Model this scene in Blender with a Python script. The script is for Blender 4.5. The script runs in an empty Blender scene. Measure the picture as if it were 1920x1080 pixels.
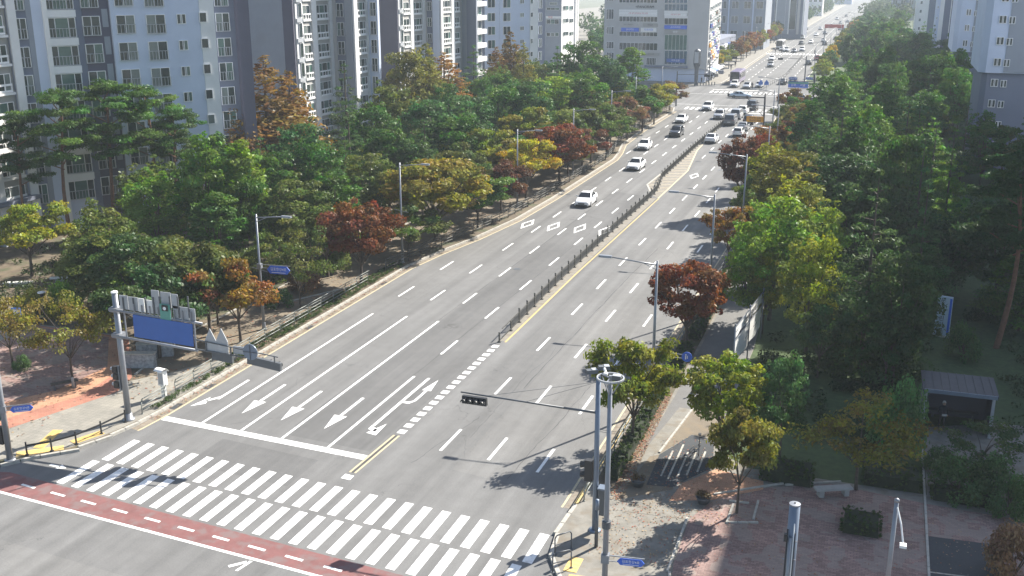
import bpy, math, random
import numpy as np
from mathutils import Vector, Matrix
R = math.radians
rnd = random.Random(11)
sc = bpy.context.scene
COL = sc.collection

# ------------------------------------------------------------------ camera
CAM_H, FPX = 25.0, 1943.0
PITCH, YAW = R(16.648), R(19.596)
cam_data = bpy.data.cameras.new('camera')
cam_data.sensor_width = 36.0
cam_data.lens = FPX / 1920.0 * 36.0
cam_data.clip_end = 9000.0
cam = bpy.data.objects.new('camera', cam_data)
COL.objects.link(cam)
cam.location = (0, 0, CAM_H)
cam.rotation_euler = (math.pi / 2 - PITCH, 0, YAW)
sc.camera = cam

# ------------------------------------------------------------------ sky, sun, exposure
SUN_EL, SUN_AZ = R(38.5), R(29.5)      # azimuth measured from +Y towards +X
world = bpy.data.worlds.new('World')
sc.world = world
world.use_nodes = True
wn = world.node_tree
bg = wn.nodes['Background']
sky = wn.nodes.new('ShaderNodeTexSky')
sky.sky_type = 'NISHITA'
sky.sun_disc = False
sky.sun_elevation = SUN_EL
sky.sun_rotation = SUN_AZ
sky.air_density = 1.0
sky.dust_density = 1.2
wn.links.new(sky.outputs[0], bg.inputs['Color'])
bg.inputs['Strength'].default_value = 0.075
sun_data = bpy.data.lights.new('sun', 'SUN')
sun_data.energy = 5.0
sun_data.angle = R(0.5)
sun_data.color = (1.0, 0.94, 0.85)
sun = bpy.data.objects.new('sun', sun_data)
COL.objects.link(sun)
sd = Vector((math.cos(SUN_EL) * math.sin(SUN_AZ), math.cos(SUN_EL) * math.cos(SUN_AZ), math.sin(SUN_EL)))
sun.rotation_euler = sd.to_track_quat('Z', 'Y').to_euler()
sun.location = (40, 60, 90)
sc.view_settings.view_transform = 'Standard'
sc.view_settings.look = 'None'
sc.view_settings.gamma = 1.0
sc.view_settings.use_curve_mapping = False
sc.view_settings.exposure = 1.33
sc.render.engine = 'CYCLES'
sc.cycles.max_bounces = 6
sc.cycles.diffuse_bounces = 3
sc.cycles.transmission_bounces = 4
sc.cycles.volume_bounces = 1
sc.cycles.transparent_max_bounces = 8

# ------------------------------------------------------------------ surveying: sight lines of the photograph -> world points
_fw = Vector((-math.sin(YAW) * math.cos(PITCH), math.cos(YAW) * math.cos(PITCH), -math.sin(PITCH)))
_rt = Vector((math.cos(YAW), math.sin(YAW), 0))
_up = _rt.cross(_fw)
def ray(px, py):
    return _fw * FPX + _rt * (px - 960) - _up * (py - 540)
def at(px, py, z=0.0):
    d = ray(px, py)
    k = (z - CAM_H) / d.z
    return Vector((d.x * k, d.y * k, z))
def pr(p):
    d = Vector(p) - Vector((0, 0, CAM_H))
    zc = d.dot(_fw)
    return 960 + FPX * d.dot(_rt) / zc, 540 - FPX * d.dot(_up) / zc, zc
def fp(px, py, O, a):
    """point of a sight line on the upright plane through O with heading a (degrees) -> (along, height)"""
    a = R(a); u = (math.cos(a), math.sin(a)); n = (math.sin(a), -math.cos(a))
    d = ray(px, py)
    k = (O[0] * n[0] + O[1] * n[1]) / (d.x * n[0] + d.y * n[1])
    return (d.x * k - O[0]) * u[0] + (d.y * k - O[1]) * u[1], CAM_H + d.z * k
def height(base, top_y):
    lo, hi = 0.0, 90.0
    for _ in range(40):
        m = (lo + hi) / 2
        if pr((base[0], base[1], m))[1] > top_y: lo = m
        else: hi = m
    return lo

# ------------------------------------------------------------------ mesh helpers
class MB:
    def __init__(s):
        s.v = []; s.f = []; s.m = []
    def poly(s, pts, m=0):
        i = len(s.v); s.v += [tuple(p) for p in pts]
        s.f.append(tuple(range(i, i + len(pts)))); s.m.append(m)
    def box(s, x0, x1, y0, y1, z0, z1, m=0, taper=0.0):
        t = taper
        i = len(s.v)
        s.v += [(x0, y0, z0), (x1, y0, z0), (x1, y1, z0), (x0, y1, z0),
                (x0 + t, y0 + t, z1), (x1 - t, y0 + t, z1), (x1 - t, y1 - t, z1), (x0 + t, y1 - t, z1)]
        for q in ((3, 2, 1, 0), (4, 5, 6, 7), (0, 1, 5, 4), (1, 2, 6, 5), (2, 3, 7, 6), (3, 0, 4, 7)):
            s.f.append(tuple(i + k for k in q)); s.m.append(m)
    def bar(s, p0, p1, w, h, m=0):
        """rectangular bar from p0 to p1, w wide sideways and h high"""
        p0 = Vector(p0); p1 = Vector(p1); d = (p1 - p0).normalized()
        side = d.cross(Vector((0, 0, 1)))
        if side.length < 1e-4: side = Vector((1, 0, 0))
        side.normalize(); up = side.cross(d)
        i = len(s.v)
        for p in (p0, p1):
            for a, b in ((-1, -1), (1, -1), (1, 1), (-1, 1)):
                s.v.append(tuple(p + side * a * w / 2 + up * b * h / 2))
        for q in ((0, 1, 2, 3), (7, 6, 5, 4), (0, 4, 5, 1), (1, 5, 6, 2), (2, 6, 7, 3), (3, 7, 4, 0)):
            s.f.append(tuple(i + k for k in q)); s.m.append(m)
    def tube(s, p0, p1, r0, r1=None, n=8, m=0, cap=True):
        r1 = r0 if r1 is None else r1
        p0 = Vector(p0); p1 = Vector(p1); d = (p1 - p0).normalized()
        a = d.cross(Vector((0.3, 0.1, 1) if abs(d.z) < .95 else Vector((1, 0, 0)))).normalized(); b = d.cross(a)
        i = len(s.v)
        for p, r in ((p0, r0), (p1, r1)):
            for k in range(n):
                t = 2 * math.pi * k / n
                s.v.append(tuple(p + a * math.cos(t) * r + b * math.sin(t) * r))
        for k in range(n):
            j = (k + 1) % n
            s.f.append((i + k, i + j, i + n + j, i + n + k)); s.m.append(m)
        if cap:
            s.f.append(tuple(i + k for k in reversed(range(n)))); s.m.append(m)
            s.f.append(tuple(i + n + k for k in range(n))); s.m.append(m)
    def path(s, pts, r, n=6, m=0):
        for a, b in zip(pts[:-1], pts[1:]): s.tube(a, b, r, r, n, m)
    def lathe(s, prof, n=10, m=0, c=(0, 0, 0)):
        i = len(s.v)
        for r, z in prof:
            for k in range(n):
                t = 2 * math.pi * k / n
                s.v.append((c[0] + r * math.cos(t), c[1] + r * math.sin(t), c[2] + z))
        for a in range(len(prof) - 1):
            for k in range(n):
                j = (k + 1) % n
                s.f.append((i + a * n + k, i + a * n + j, i + (a + 1) * n + j, i + (a + 1) * n + k)); s.m.append(m)
        s.f.append(tuple(i + k for k in reversed(range(n)))); s.m.append(m)
        s.f.append(tuple(i + (len(prof) - 1) * n + k for k in range(n))); s.m.append(m)
    def prism(s, pts, z0, z1, m=0, mtop=None, bottom=True):
        """extrude a counter-clockwise ground polygon"""
        n = len(pts); i = len(s.v)
        s.v += [(p[0], p[1], z0) for p in pts] + [(p[0], p[1], z1) for p in pts]
        for k in range(n):
            j = (k + 1) % n
            s.f.append((i + k, i + j, i + n + j, i + n + k)); s.m.append(m)
        s.f.append(tuple(i + n + k for k in range(n))); s.m.append(m if mtop is None else mtop)
        if bottom:
            s.f.append(tuple(i + k for k in reversed(range(n)))); s.m.append(m)
    def mesh(s, name, mats, smooth=False):
        me = bpy.data.meshes.new(name)
        me.from_pydata(s.v, [], s.f)
        for m in (mats if isinstance(mats, (list, tuple)) else [mats]): me.materials.append(m)
        if any(s.m): me.polygons.foreach_set('material_index', s.m)
        if smooth: me.polygons.foreach_set('use_smooth', [True] * len(s.f))
        me.update()
        return me
    def build(s, name, mats, parent=None, loc=(0, 0, 0), rz=0.0, smooth=False):
        return inst(s.mesh(name, mats, smooth), name, parent, loc, rz)

def inst(me, name, parent=None, loc=(0, 0, 0), rz=0.0, scale=None):
    o = bpy.data.objects.new(name, me)
    COL.objects.link(o)
    o.location = loc
    o.rotation_euler = (0, 0, rz)
    if scale: o.scale = scale
    if parent: o.parent = parent
    return o
def tag(o, label=None, cat=None, group=None, kind=None):
    if label: o['label'] = label
    if cat: o['category'] = cat
    if group: o['group'] = group
    if kind: o['kind'] = kind
    return o
def thing(name, label, cat, loc=(0, 0, 0), rz=0.0, group=None):
    o = bpy.data.objects.new(name, None)
    COL.objects.link(o)
    o.empty_display_size = 0.3
    o.location = loc
    o.rotation_euler = (0, 0, rz)
    return tag(o, label, cat, group)
def clone(root, loc, rz=None, label=None, group=None, kids=True, scale=None):
    r = root.copy(); COL.objects.link(r); r.location = loc
    if rz is not None: r.rotation_euler = (0, 0, rz)
    if scale: r.scale = scale
    if label: r['label'] = label
    if group: r['group'] = group
    if kids:
        for ch in list(root.children):
            c = ch.copy(); COL.objects.link(c); c.parent = r
            for g in list(ch.children):
                d = g.copy(); COL.objects.link(d); d.parent = c
    return r
def structure(o):
    o['kind'] = 'structure'
    return o
def ccw(p):
    a = sum(p[i][0] * p[(i + 1) % len(p)][1] - p[(i + 1) % len(p)][0] * p[i][1] for i in range(len(p)))
    return list(p) if a > 0 else list(reversed(p))
def sheet(name, pts, z, mat, parent=None):
    b = MB(); b.poly([(p[0], p[1], z) for p in ccw(pts)])
    return b.build(name, mat, parent)

# ------------------------------------------------------------------ materials
def mat(name, col, rough=0.7, var=0.12, scale=2.0, bump=0.0, metal=0.0, detail=4.0, spec=0.5, stretch=None, dirt=None):
    m = bpy.data.materials.new(name); m.use_nodes = True
    nt = m.node_tree; n = nt.nodes; l = nt.links
    p = n['Principled BSDF']
    p.inputs['Roughness'].default_value = rough
    p.inputs['Metallic'].default_value = metal
    p.inputs['Specular IOR Level'].default_value = spec
    if var == 0 and not bump:
        p.inputs['Base Color'].default_value = (*col, 1); return m
    tc = n.new('ShaderNodeTexCoord'); src = tc.outputs['Object']
    if stretch:
        mp = n.new('ShaderNodeMapping'); mp.inputs['Scale'].default_value = stretch
        l.new(src, mp.inputs['Vector']); src = mp.outputs[0]
    nz = n.new('ShaderNodeTexNoise'); nz.inputs['Scale'].default_value = scale; nz.inputs['Detail'].default_value = detail
    nz.inputs['Roughness'].default_value = 0.65
    l.new(src, nz.inputs['Vector'])
    rp = n.new('ShaderNodeValToRGB')
    e = rp.color_ramp.elements
    e[0].position = 0.3; e[1].position = 0.7
    e[0].color = (*[c * (1 - var) for c in col], 1); e[1].color = (*[min(1, c * (1 + var)) for c in col], 1)
    l.new(nz.outputs[0], rp.inputs[0])
    out = rp.outputs[0]
    if dirt:
        nz2 = n.new('ShaderNodeTexNoise'); nz2.inputs['Scale'].default_value = dirt[1]; nz2.inputs['Detail'].default_value = 6
        l.new(tc.outputs['Object'], nz2.inputs['Vector'])
        mr = n.new('ShaderNodeMapRange'); mr.inputs['From Min'].default_value = dirt[2]; mr.inputs['From Max'].default_value = dirt[2] + 0.15
        mr.inputs['To Max'].default_value = dirt[3]
        l.new(nz2.outputs[0], mr.inputs[0])
        mx = n.new('ShaderNodeMix'); mx.data_type = 'RGBA'
        l.new(mr.outputs[0], mx.inputs['Factor']); l.new(out, mx.inputs['A']); mx.inputs['B'].default_value = (*dirt[0], 1)
        out = mx.outputs['Result']
    l.new(out, p.inputs['Base Color'])
    if bump:
        bp = n.new('ShaderNodeBump'); bp.inputs['Strength'].default_value = bump; bp.inputs['Distance'].default_value = 0.03
        l.new(nz.outputs[0], bp.inputs['Height']); l.new(bp.outputs[0], p.inputs['Normal'])
    return m
def brick_mat(name, c1, c2, cm, w=0.2, h=0.1, rough=0.8, off=0.5, patch=None):
    m = bpy.data.materials.new(name); m.use_nodes = True
    nt = m.node_tree; n = nt.nodes; l = nt.links
    p = n['Principled BSDF']; p.inputs['Roughness'].default_value = rough
    tc = n.new('ShaderNodeTexCoord')
    bt = n.new('ShaderNodeTexBrick')
    bt.inputs['Color1'].default_value = (*c1, 1); bt.inputs['Color2'].default_value = (*c2, 1); bt.inputs['Mortar'].default_value = (*cm, 1)
    bt.inputs['Scale'].default_value = 1.0; bt.inputs['Mortar Size'].default_value = 0.006
    bt.inputs['Brick Width'].default_value = w; bt.inputs['Row Height'].default_value = h
    bt.offset = off
    l.new(tc.outputs['Object'], bt.inputs['Vector'])
    nz = n.new('ShaderNodeTexNoise'); nz.inputs['Scale'].default_value = 0.6; nz.inputs['Detail'].default_value = 6
    l.new(tc.outputs['Object'], nz.inputs['Vector'])
    rp = n.new('ShaderNodeValToRGB'); e = rp.color_ramp.elements
    e[0].position = .35; e[1].position = .65; e[0].color = (.84, .84, .84, 1); e[1].color = (1.12, 1.1, 1.07, 1)
    l.new(nz.outputs[0], rp.inputs[0])
    mx = n.new('ShaderNodeMix'); mx.data_type = 'RGBA'; mx.blend_type = 'MULTIPLY'; mx.inputs['Factor'].default_value = 1
    l.new(bt.outputs[0], mx.inputs['A']); l.new(rp.outputs[0], mx.inputs['B'])
    out = mx.outputs['Result']
    if patch:
        vo = n.new('ShaderNodeTexVoronoi'); vo.inputs['Scale'].default_value = 1.5; vo.distance = 'CHEBYCHEV'
        l.new(tc.outputs['Object'], vo.inputs['Vector'])
        sp = n.new('ShaderNodeSeparateColor'); l.new(vo.outputs['Color'], sp.inputs[0])
        gt = n.new('ShaderNodeMath'); gt.operation = 'GREATER_THAN'; gt.inputs[1].default_value = .62
        l.new(sp.outputs[0], gt.inputs[0])
        ml = n.new('ShaderNodeMath'); ml.operation = 'MULTIPLY'; ml.inputs[1].default_value = .55; l.new(gt.outputs[0], ml.inputs[0])
        m2 = n.new('ShaderNodeMix'); m2.data_type = 'RGBA'; l.new(ml.outputs[0], m2.inputs['Factor'])
        l.new(out, m2.inputs['A']); m2.inputs['B'].default_value = (*patch, 1); out = m2.outputs['Result']
    l.new(out, p.inputs['Base Color'])
    return m
def leaf_mat():
    m = bpy.data.materials.new('foliage'); m.use_nodes = True
    nt = m.node_tree; n = nt.nodes; l = nt.links
    n.remove(n['Principled BSDF'])
    oi = n.new('ShaderNodeObjectInfo')
    a = n.new('ShaderNodeAttribute'); a.attribute_name = 'tint'
    sp = n.new('ShaderNodeSeparateColor'); l.new(a.outputs['Color'], sp.inputs[0])
    hs = n.new('ShaderNodeHueSaturation'); l.new(oi.outputs['Color'], hs.inputs['Color'])
    ctr = n.new('ShaderNodeMath'); ctr.operation = 'SUBTRACT'; l.new(sp.outputs[1], ctr.inputs[0]); ctr.inputs[1].default_value = .5
    amp = n.new('ShaderNodeMath'); amp.operation = 'MULTIPLY'; l.new(ctr.outputs[0], amp.inputs[0]); l.new(oi.outputs['Alpha'], amp.inputs[1])
    mh = n.new('ShaderNodeMath'); mh.operation = 'ADD'; l.new(amp.outputs[0], mh.inputs[0]); mh.inputs[1].default_value = .5
    l.new(mh.outputs[0], hs.inputs['Hue'])
    mv = n.new('ShaderNodeMapRange'); mv.inputs['To Min'].default_value = .55; mv.inputs['To Max'].default_value = 1.9
    l.new(sp.outputs[0], mv.inputs[0]); l.new(mv.outputs[0], hs.inputs['Value'])
    ms = n.new('ShaderNodeMapRange'); ms.inputs['To Min'].default_value = .9; ms.inputs['To Max'].default_value = 1.2
    l.new(sp.outputs[2], ms.inputs[0]); l.new(ms.outputs[0], hs.inputs['Saturation'])
    d = n.new('ShaderNodeBsdfDiffuse'); t = n.new('ShaderNodeBsdfTranslucent'); g = n.new('ShaderNodeBsdfGlossy')
    g.inputs['Roughness'].default_value = .45; g.inputs['Color'].default_value = (.9, .95, .9, 1)
    l.new(hs.outputs[0], d.inputs[0]); l.new(hs.outputs[0], t.inputs[0])
    x = n.new('ShaderNodeMixShader'); x.inputs[0].default_value = .45
    l.new(d.outputs[0], x.inputs[1]); l.new(t.outputs[0], x.inputs[2])
    x2 = n.new('ShaderNodeMixShader'); x2.inputs[0].default_value = .015
    l.new(x.outputs[0], x2.inputs[1]); l.new(g.outputs[0], x2.inputs[2])
    l.new(x2.outputs[0], n['Material Output'].inputs[0])
    return m
def asphalt_mat(name, base, streak=True):
    m = bpy.data.materials.new(name); m.use_nodes = True
    nt = m.node_tree; n = nt.nodes; l = nt.links
    p = n['Principled BSDF']; p.inputs['Roughness'].default_value = .85; p.inputs['Specular IOR Level'].default_value = .12
    tc = n.new('ShaderNodeTexCoord')
    def noise(scale, det, vec=None, ro=.6):
        z = n.new('ShaderNodeTexNoise'); z.inputs['Scale'].default_value = scale; z.inputs['Detail'].default_value = det; z.inputs['Roughness'].default_value = ro
        l.new(vec or tc.outputs['Object'], z.inputs['Vector']); return z.outputs[0]
    def mul(a, b, op='MULTIPLY'):
        x = n.new('ShaderNodeMath'); x.operation = op
        for k, q in enumerate((a, b)):
            if isinstance(q, float): x.inputs[k].default_value = q
            else: l.new(q, x.inputs[k])
        return x.outputs[0]
    def rng(v, a, b, f0=.3, f1=.7):
        r = n.new('ShaderNodeMapRange'); r.inputs['From Min'].default_value = f0; r.inputs['From Max'].default_value = f1
        r.inputs['To Min'].default_value = a; r.inputs['To Max'].default_value = b; l.new(v, r.inputs[0]); return r.outputs[0]
    mp = n.new('ShaderNodeMapping'); mp.inputs['Scale'].default_value = (.8, .022, 1)
    l.new(tc.outputs['Object'], mp.inputs['Vector'])
    v = mul(rng(noise(.09, 3), .9, 1.1), rng(noise(14, 3), .9, 1.1))
    v = mul(v, rng(noise(1.3, 5), .94, 1.06))
    if streak: v = mul(v, rng(noise(1.0, 4, mp.outputs[0]), .80, 1.14))
    if streak:      # faint wheel paths along the lanes
        sx = n.new('ShaderNodeSeparateXYZ'); l.new(tc.outputs['Object'], sx.inputs[0])
        wp = mul(mul(sx.outputs[0], 2 * math.pi / 1.47), 1.1, 'ADD')
        sn = n.new('ShaderNodeMath'); sn.operation = 'SINE'; l.new(wp, sn.inputs[0])
        v = mul(v, rng(mul(sn.outputs[0], rng(noise(.25, 3), .2, 1.0)), .955, 1.035, -1.0, 1.0))
    # fine cracks
    mp2 = n.new('ShaderNodeMapping'); mp2.inputs['Scale'].default_value = (.42, .16, 1)
    nd = n.new('ShaderNodeTexNoise'); nd.inputs['Scale'].default_value = .9; nd.inputs['Detail'].default_value = 5
    l.new(tc.outputs['Object'], nd.inputs['Vector'])
    ad = n.new('ShaderNodeVectorMath'); ad.operation = 'MULTIPLY_ADD'
    l.new(nd.outputs['Color'], ad.inputs[0]); ad.inputs[1].default_value = (2.2, 2.2, 0); l.new(tc.outputs['Object'], ad.inputs[2])
    l.new(ad.outputs[0], mp2.inputs['Vector'])
    vo = n.new('ShaderNodeTexVoronoi'); vo.feature = 'DISTANCE_TO_EDGE'; vo.inputs['Scale'].default_value = .55
    l.new(mp2.outputs[0], vo.inputs['Vector'])
    crack = rng(vo.outputs['Distance'], .62, 1.0, .0, .004)
    gate = rng(noise(.12, 2), 0., 1., .5, .6)
    inv = mul(1.0, gate, 'SUBTRACT')
    crack = mul(mul(crack, gate), inv, 'ADD')
    v = mul(v, crack)
    vm = n.new('ShaderNodeVectorMath'); vm.operation = 'SCALE'; vm.inputs[0].default_value = base; l.new(v, vm.inputs['Scale'])
    l.new(vm.outputs[0], p.inputs['Base Color'])
    bp = n.new('ShaderNodeBump'); bp.inputs['Strength'].default_value = .25; bp.inputs['Distance'].default_value = .02
    l.new(noise(30, 2), bp.inputs['Height']); l.new(bp.outputs[0], p.inputs['Normal'])
    return m
M = {}
M['asphalt'] = asphalt_mat('asphalt', (.168, .168, .165))
M['asphalt_dark'] = asphalt_mat('asphalt_dark', (.143, .143, .141))
M['asphalt_pale'] = asphalt_mat('asphalt_pale', (.184, .183, .178))
M['asphalt_path'] = asphalt_mat('asphalt_path', (.17, .167, .16), False)
M['asphalt_pad'] = asphalt_mat('asphalt_pad', (.07, .075, .08), False)
M['paint'] = mat('white_paint', (.80, .80, .78), .6, .07, 3, dirt=((.34, .34, .33), 3.5, .54, .5))
M['paint_worn'] = mat('worn_white_paint', (.42, .40, .34), .7, .15, 4, dirt=((.22, .22, .21), 6, .5, .8))
M['yellow'] = mat('yellow_paint', (.50, .37, .15), .6, .12, 3, dirt=((.3, .26, .2), 4, .55, .6))
M['cream'] = mat('faded_yellow_paint', (.48, .41, .26), .7, .15, 2, dirt=((.3, .28, .24), 4, .52, .6))
M['red_lane'] = mat('red_lane', (.185, .080, .076), .85, .16, 1.2, dirt=((.17, .13, .125), 1.5, .48, .75))
M['seam'] = mat('tar_seam', (.06, .06, .06), .8, .2, 2)
M['kerb'] = mat('kerb_stone', (.38, .365, .325), .8, .16, 3, dirt=((.25, .22, .17), 2, .55, .5))
M['island'] = mat('island_paving', (.205, .19, .16), .85, .2, 2.5, dirt=((.16, .12, .08), 1.8, .5, .6))
M['gutter'] = mat('gutter_concrete', (.22, .19, .15), .85, .25, 2.5, dirt=((.14, .10, .06), 1.8, .5, .7))
M['path_concrete'] = mat('path_concrete', (.20, .19, .165), .9, .25, 1.2, dirt=((.17, .14, .10), 1.6, .5, .6))
M['granite'] = mat('granite', (.30, .31, .32), .7, .4, 5)
M['sign_panel'] = mat('sign_panel', (.42, .52, .62), .5, .04, 2)
M['concrete'] = mat('concrete', (.36, .35, .33), .85, .14, 1.5)
M['soil'] = mat('leaf_litter_soil', (.125, .098, .066), .95, .35, .8, .5, detail=8, dirt=((.05, .07, .025), .5, .5, .7))
M['path_soil'] = mat('beige_paving', (.17, .14, .10), .9, .16, .9, .2, detail=7, dirt=((.20, .15, .09), 1.4, .52, .6))
M['grass'] = mat('grass_ground', (.045, .075, .022), .95, .3, 2.5, .6, detail=8)
M['ground'] = mat('far_ground', (.10, .11, .07), .95, .3, .05, detail=8)
M['paver_grey'] = brick_mat('grey_pavers', (.235, .225, .195), (.275, .26, .225), (.13, .125, .11), .3, .3, off=0)
M['brick_salmon'] = brick_mat('salmon_pavers', (.36, .155, .105), (.42, .19, .13), (.22, .11, .08), .2, .1)
M['brick_peach'] = brick_mat('peach_pavers', (.45, .235, .14), (.50, .275, .17), (.27, .16, .1), .2, .1)
M['brick_plaza'] = brick_mat('plaza_pavers', (.31, .205, .18), (.205, .128, .112), (.085, .065, .06), .26, .13, patch=(.255, .22, .19))
M['tactile'] = mat('yellow_tactile', (.66, .46, .16), .8, .12, 6)
M['steel'] = mat('galvanised_steel', (.25, .265, .29), .42, .08, 2, metal=.35)
M['roof_dark'] = mat('dark_roof_sheet', (.05, .057, .07), .6, .15, 1.5)
M['steel_dark'] = mat('dark_steel', (.10, .11, .12), .5, .12, 2, metal=.2)
M['steel_blue'] = mat('blue_grey_steel', (.17, .21, .27), .45, .08, 2, metal=.3)
M['black'] = mat('black_plastic', (.022, .023, .025), .5, .1, 4)
M['rail'] = mat('fence_rail', (.20, .215, .20), .5, .12, 3, metal=.3)
M['rail_dark'] = mat('dark_fence', (.07, .07, .062), .6, .2, 3)
M['sign_back'] = mat('sign_back', (.37, .39, .41), .5, .06, 2, metal=.2)
M['sign_white'] = mat('sign_white', (.74, .74, .72), .5, .05, 2)
M['sign_blue'] = mat('sign_blue', (.035, .115, .38), .45, .05, 2)
M['sign_green'] = mat('sign_green', (.10, .30, .25), .5, .06, 2)
M['blue_light'] = mat('bright_blue_sign', (.05, .14, .60), .4, .03, 2)
M['orange_sign'] = mat('orange_banner', (.80, .36, .04), .6, .06, 2)
M['letter_white'] = mat('white_lettering', (.8, .8, .8), .5, 0)
M['letter_dark'] = mat('dark_lettering', (.03, .03, .035), .5, 0)
M['letter_red'] = mat('red_lettering', (.5, .06, .05), .5, 0)
M['banner_white'] = mat('white_banner', (.78, .78, .76), .7, .06, 3)
M['wall_white'] = mat('white_wall', (.72, .72, .71), .8, .05, .35, dirt=((.52, .52, .50), .3, .55, .35))
M['wall_lav'] = mat('pale_wall', (.52, .58, .70), .8, .05, .3, dirt=((.43, .48, .59), .25, .55, .4))  # pale wall with the blue of sky-lit shade mixed into its colour
M['wall_grey'] = mat('grey_wall', (.27, .295, .335), .8, .06, .3, dirt=((.24, .25, .26), .25, .55, .4))
M['wall_taupe'] = mat('taupe_wall', (.34, .335, .315), .8, .06, .4)
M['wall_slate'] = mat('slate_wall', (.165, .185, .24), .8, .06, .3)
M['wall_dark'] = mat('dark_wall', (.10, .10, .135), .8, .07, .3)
M['wall_beige'] = mat('light_concrete_wall', (.44, .44, .43), .8, .06, .3)
M['frame'] = mat('window_frame', (.80, .80, .79), .5, .04, 2)
M['railing'] = mat('window_railing', (.40, .42, .44), .5, .05, 2)
def glass(name, col, rough=.08):
    m = mat(name, col, rough, .25, .6, spec=.7); return m
M['glass'] = glass('window_glass', (.040, .056, .056))
M['glass_green'] = glass('green_window_glass', (.085, .15, .13))
M['glass_curtain'] = glass('curtained_glass', (.16, .19, .18), .2)
M['glass_blue'] = glass('blue_curtain_wall', (.06, .11, .15))
M['bark'] = mat('bark', (.085, .066, .05), .9, .3, 6, .6)
M['bark_red'] = mat('pine_bark', (.17, .085, .05), .9, .3, 5, .6)
M['leaf'] = leaf_mat()
M['tyre'] = mat('tyre', (.02, .02, .021), .8, .1, 6)
M['rim'] = mat('wheel_rim', (.42, .43, .44), .35, .05, 3, metal=.6)
M['car_glass'] = glass('car_glass', (.012, .014, .016), .05)
M['lamp_red'] = mat('tail_lamp', (.35, .015, .012), .3, 0)
M['lamp_clear'] = mat('head_lamp', (.62, .64, .66), .2, 0)
M['plate'] = mat('number_plate', (.7, .7, .66), .5, 0)
M['trim'] = mat('black_trim', (.025, .025, .027), .6, 0)
def car_paint(name, col, metal=0.0, rough=.28):
    m = mat(name, col, rough, .04, 2, metal=metal, spec=.6)
    p = m.node_tree.nodes['Principled BSDF']; p.inputs['Coat Weight'].default_value = .5; p.inputs['Coat Roughness'].default_value = .06
    return m
CP = {'white': car_paint('white_car_paint', (.76, .77, .77)), 'silver': car_paint('silver_car_paint', (.45, .46, .47), .4),
      'grey': car_paint('grey_car_paint', (.17, .18, .2), .3), 'dark': car_paint('dark_car_paint', (.022, .024, .028), .1),
      'blue': car_paint('pale_blue_car_paint', (.47, .55, .60), .2), 'navy': car_paint('purple_bus_paint', (.25, .2, .33)),
      'red': car_paint('red_paint', (.4, .04, .035)), 'green': car_paint('green_paint', (.08, .25, .12)), 'yellow': car_paint('yellow_paint_v', (.7, .45, .05))}
def text(body, size, m, parent, loc, rot=(0, 0, 0), name='lettering', align='CENTER', extrude=.008, maxw=None):
    c = bpy.data.curves.new(name, 'FONT'); c.body = body; c.size = size; c.align_x = align; c.align_y = 'CENTER'; c.extrude = extrude
    c.resolution_u = 2
    tmp = bpy.data.objects.new(name, c); COL.objects.link(tmp)
    dg = bpy.context.evaluated_depsgraph_get(); dg.update()
    me = bpy.data.meshes.new_from_object(tmp.evaluated_get(dg)); me.name = name
    bpy.data.objects.remove(tmp); bpy.data.curves.remove(c)
    me.materials.clear(); me.materials.append(m)
    o = bpy.data.objects.new(name, me); COL.objects.link(o); o.location = loc; o.rotation_euler = rot
    if maxw and len(me.vertices):
        w = max(v.co.x for v in me.vertices) - min(v.co.x for v in me.vertices)
        if w > maxw: o.scale.x = maxw / w
    if parent: o.parent = parent
    return o
# ------------------------------------------------------------------ ground, roads, pavements
g_ = MB(); g_.box(-3500, 3500, -600, 7000, -1.0, -0.06)
ground = structure(g_.build('ground', M['ground']))
rb = MB()
for x0, x1, y0, y1 in ((-46, -8, -60, 1900), (-260, -46, -60, 44), (-8, 200, -60, 44), (-260, -46, 212, 262), (-8, 200, 212, 262)):
    rb.poly([(x0, y0, 0), (x1, y0, 0), (x1, y1, 0), (x0, y1, 0)])
road = structure(rb.build('road', M['asphalt']))

KL = [(-42.6, 38.2), (-41.6, 39.6), (-40.5, 40.7), (-39.8, 42.5), (-39.35, 44.9), (-39.2, 47), (-39.2, 81.5), (-38.6, 87), (-37.4, 93.5), (-36.3, 103), (-35.95, 115),
      (-35.9, 144), (-36.6, 150), (-38.0, 158), (-38.7, 175), (-38.8, 203), (-39.6, 208), (-42, 212.5), (-46.5, 214.5)]
left_poly = [(-250, 28), (-140, 32.5), (-60, 36.3), (-47, 37.2)] + KL + [(-140, 217), (-250, 219)]
KR = [(-4, 33.6), (-8.5, 35.0), (-10.9, 37.2), (-12.2, 39.5), (-12.55, 42), (-12.45, 44.5), (-12.4, 72), (-12.4, 112), (-13.2, 125), (-15.5, 150), (-17.2, 170), (-18.2, 200), (-17.5, 207), (-14.5, 212), (-9, 215)]
right_poly = [(200, 30)] + [(100, 32.2)] + KR + [(100, 220), (200, 222)]
NL = [(-250, 262), (-60, 257), (-44, 255.5), (-40.5, 257.5), (-38.6, 261), (-38.6, 282), (-39.6, 330), (-40.8, 400), (-42, 480), (-43.5, 640), (-48, 1900), (-250, 1900)]
NR = [(-18.5, 1900), (-19, 640), (-20.3, 450), (-20.3, 350), (-19.2, 268), (-17.5, 262.5), (-13, 260), (200, 266), (200, 1900)]
def block(name, poly, m):
    b = MB(); b.prism(ccw(poly), -0.03, 0.12, 0); return structure(b.build(name, m))
pav_left = block('pavement', left_poly, M['soil'])
pav_right = block('pavement', right_poly, M['path_concrete'])
pav_nl = block('pavement', NL, M['path_concrete'])
pav_nr = block('pavement', NR, M['grass'])

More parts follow.
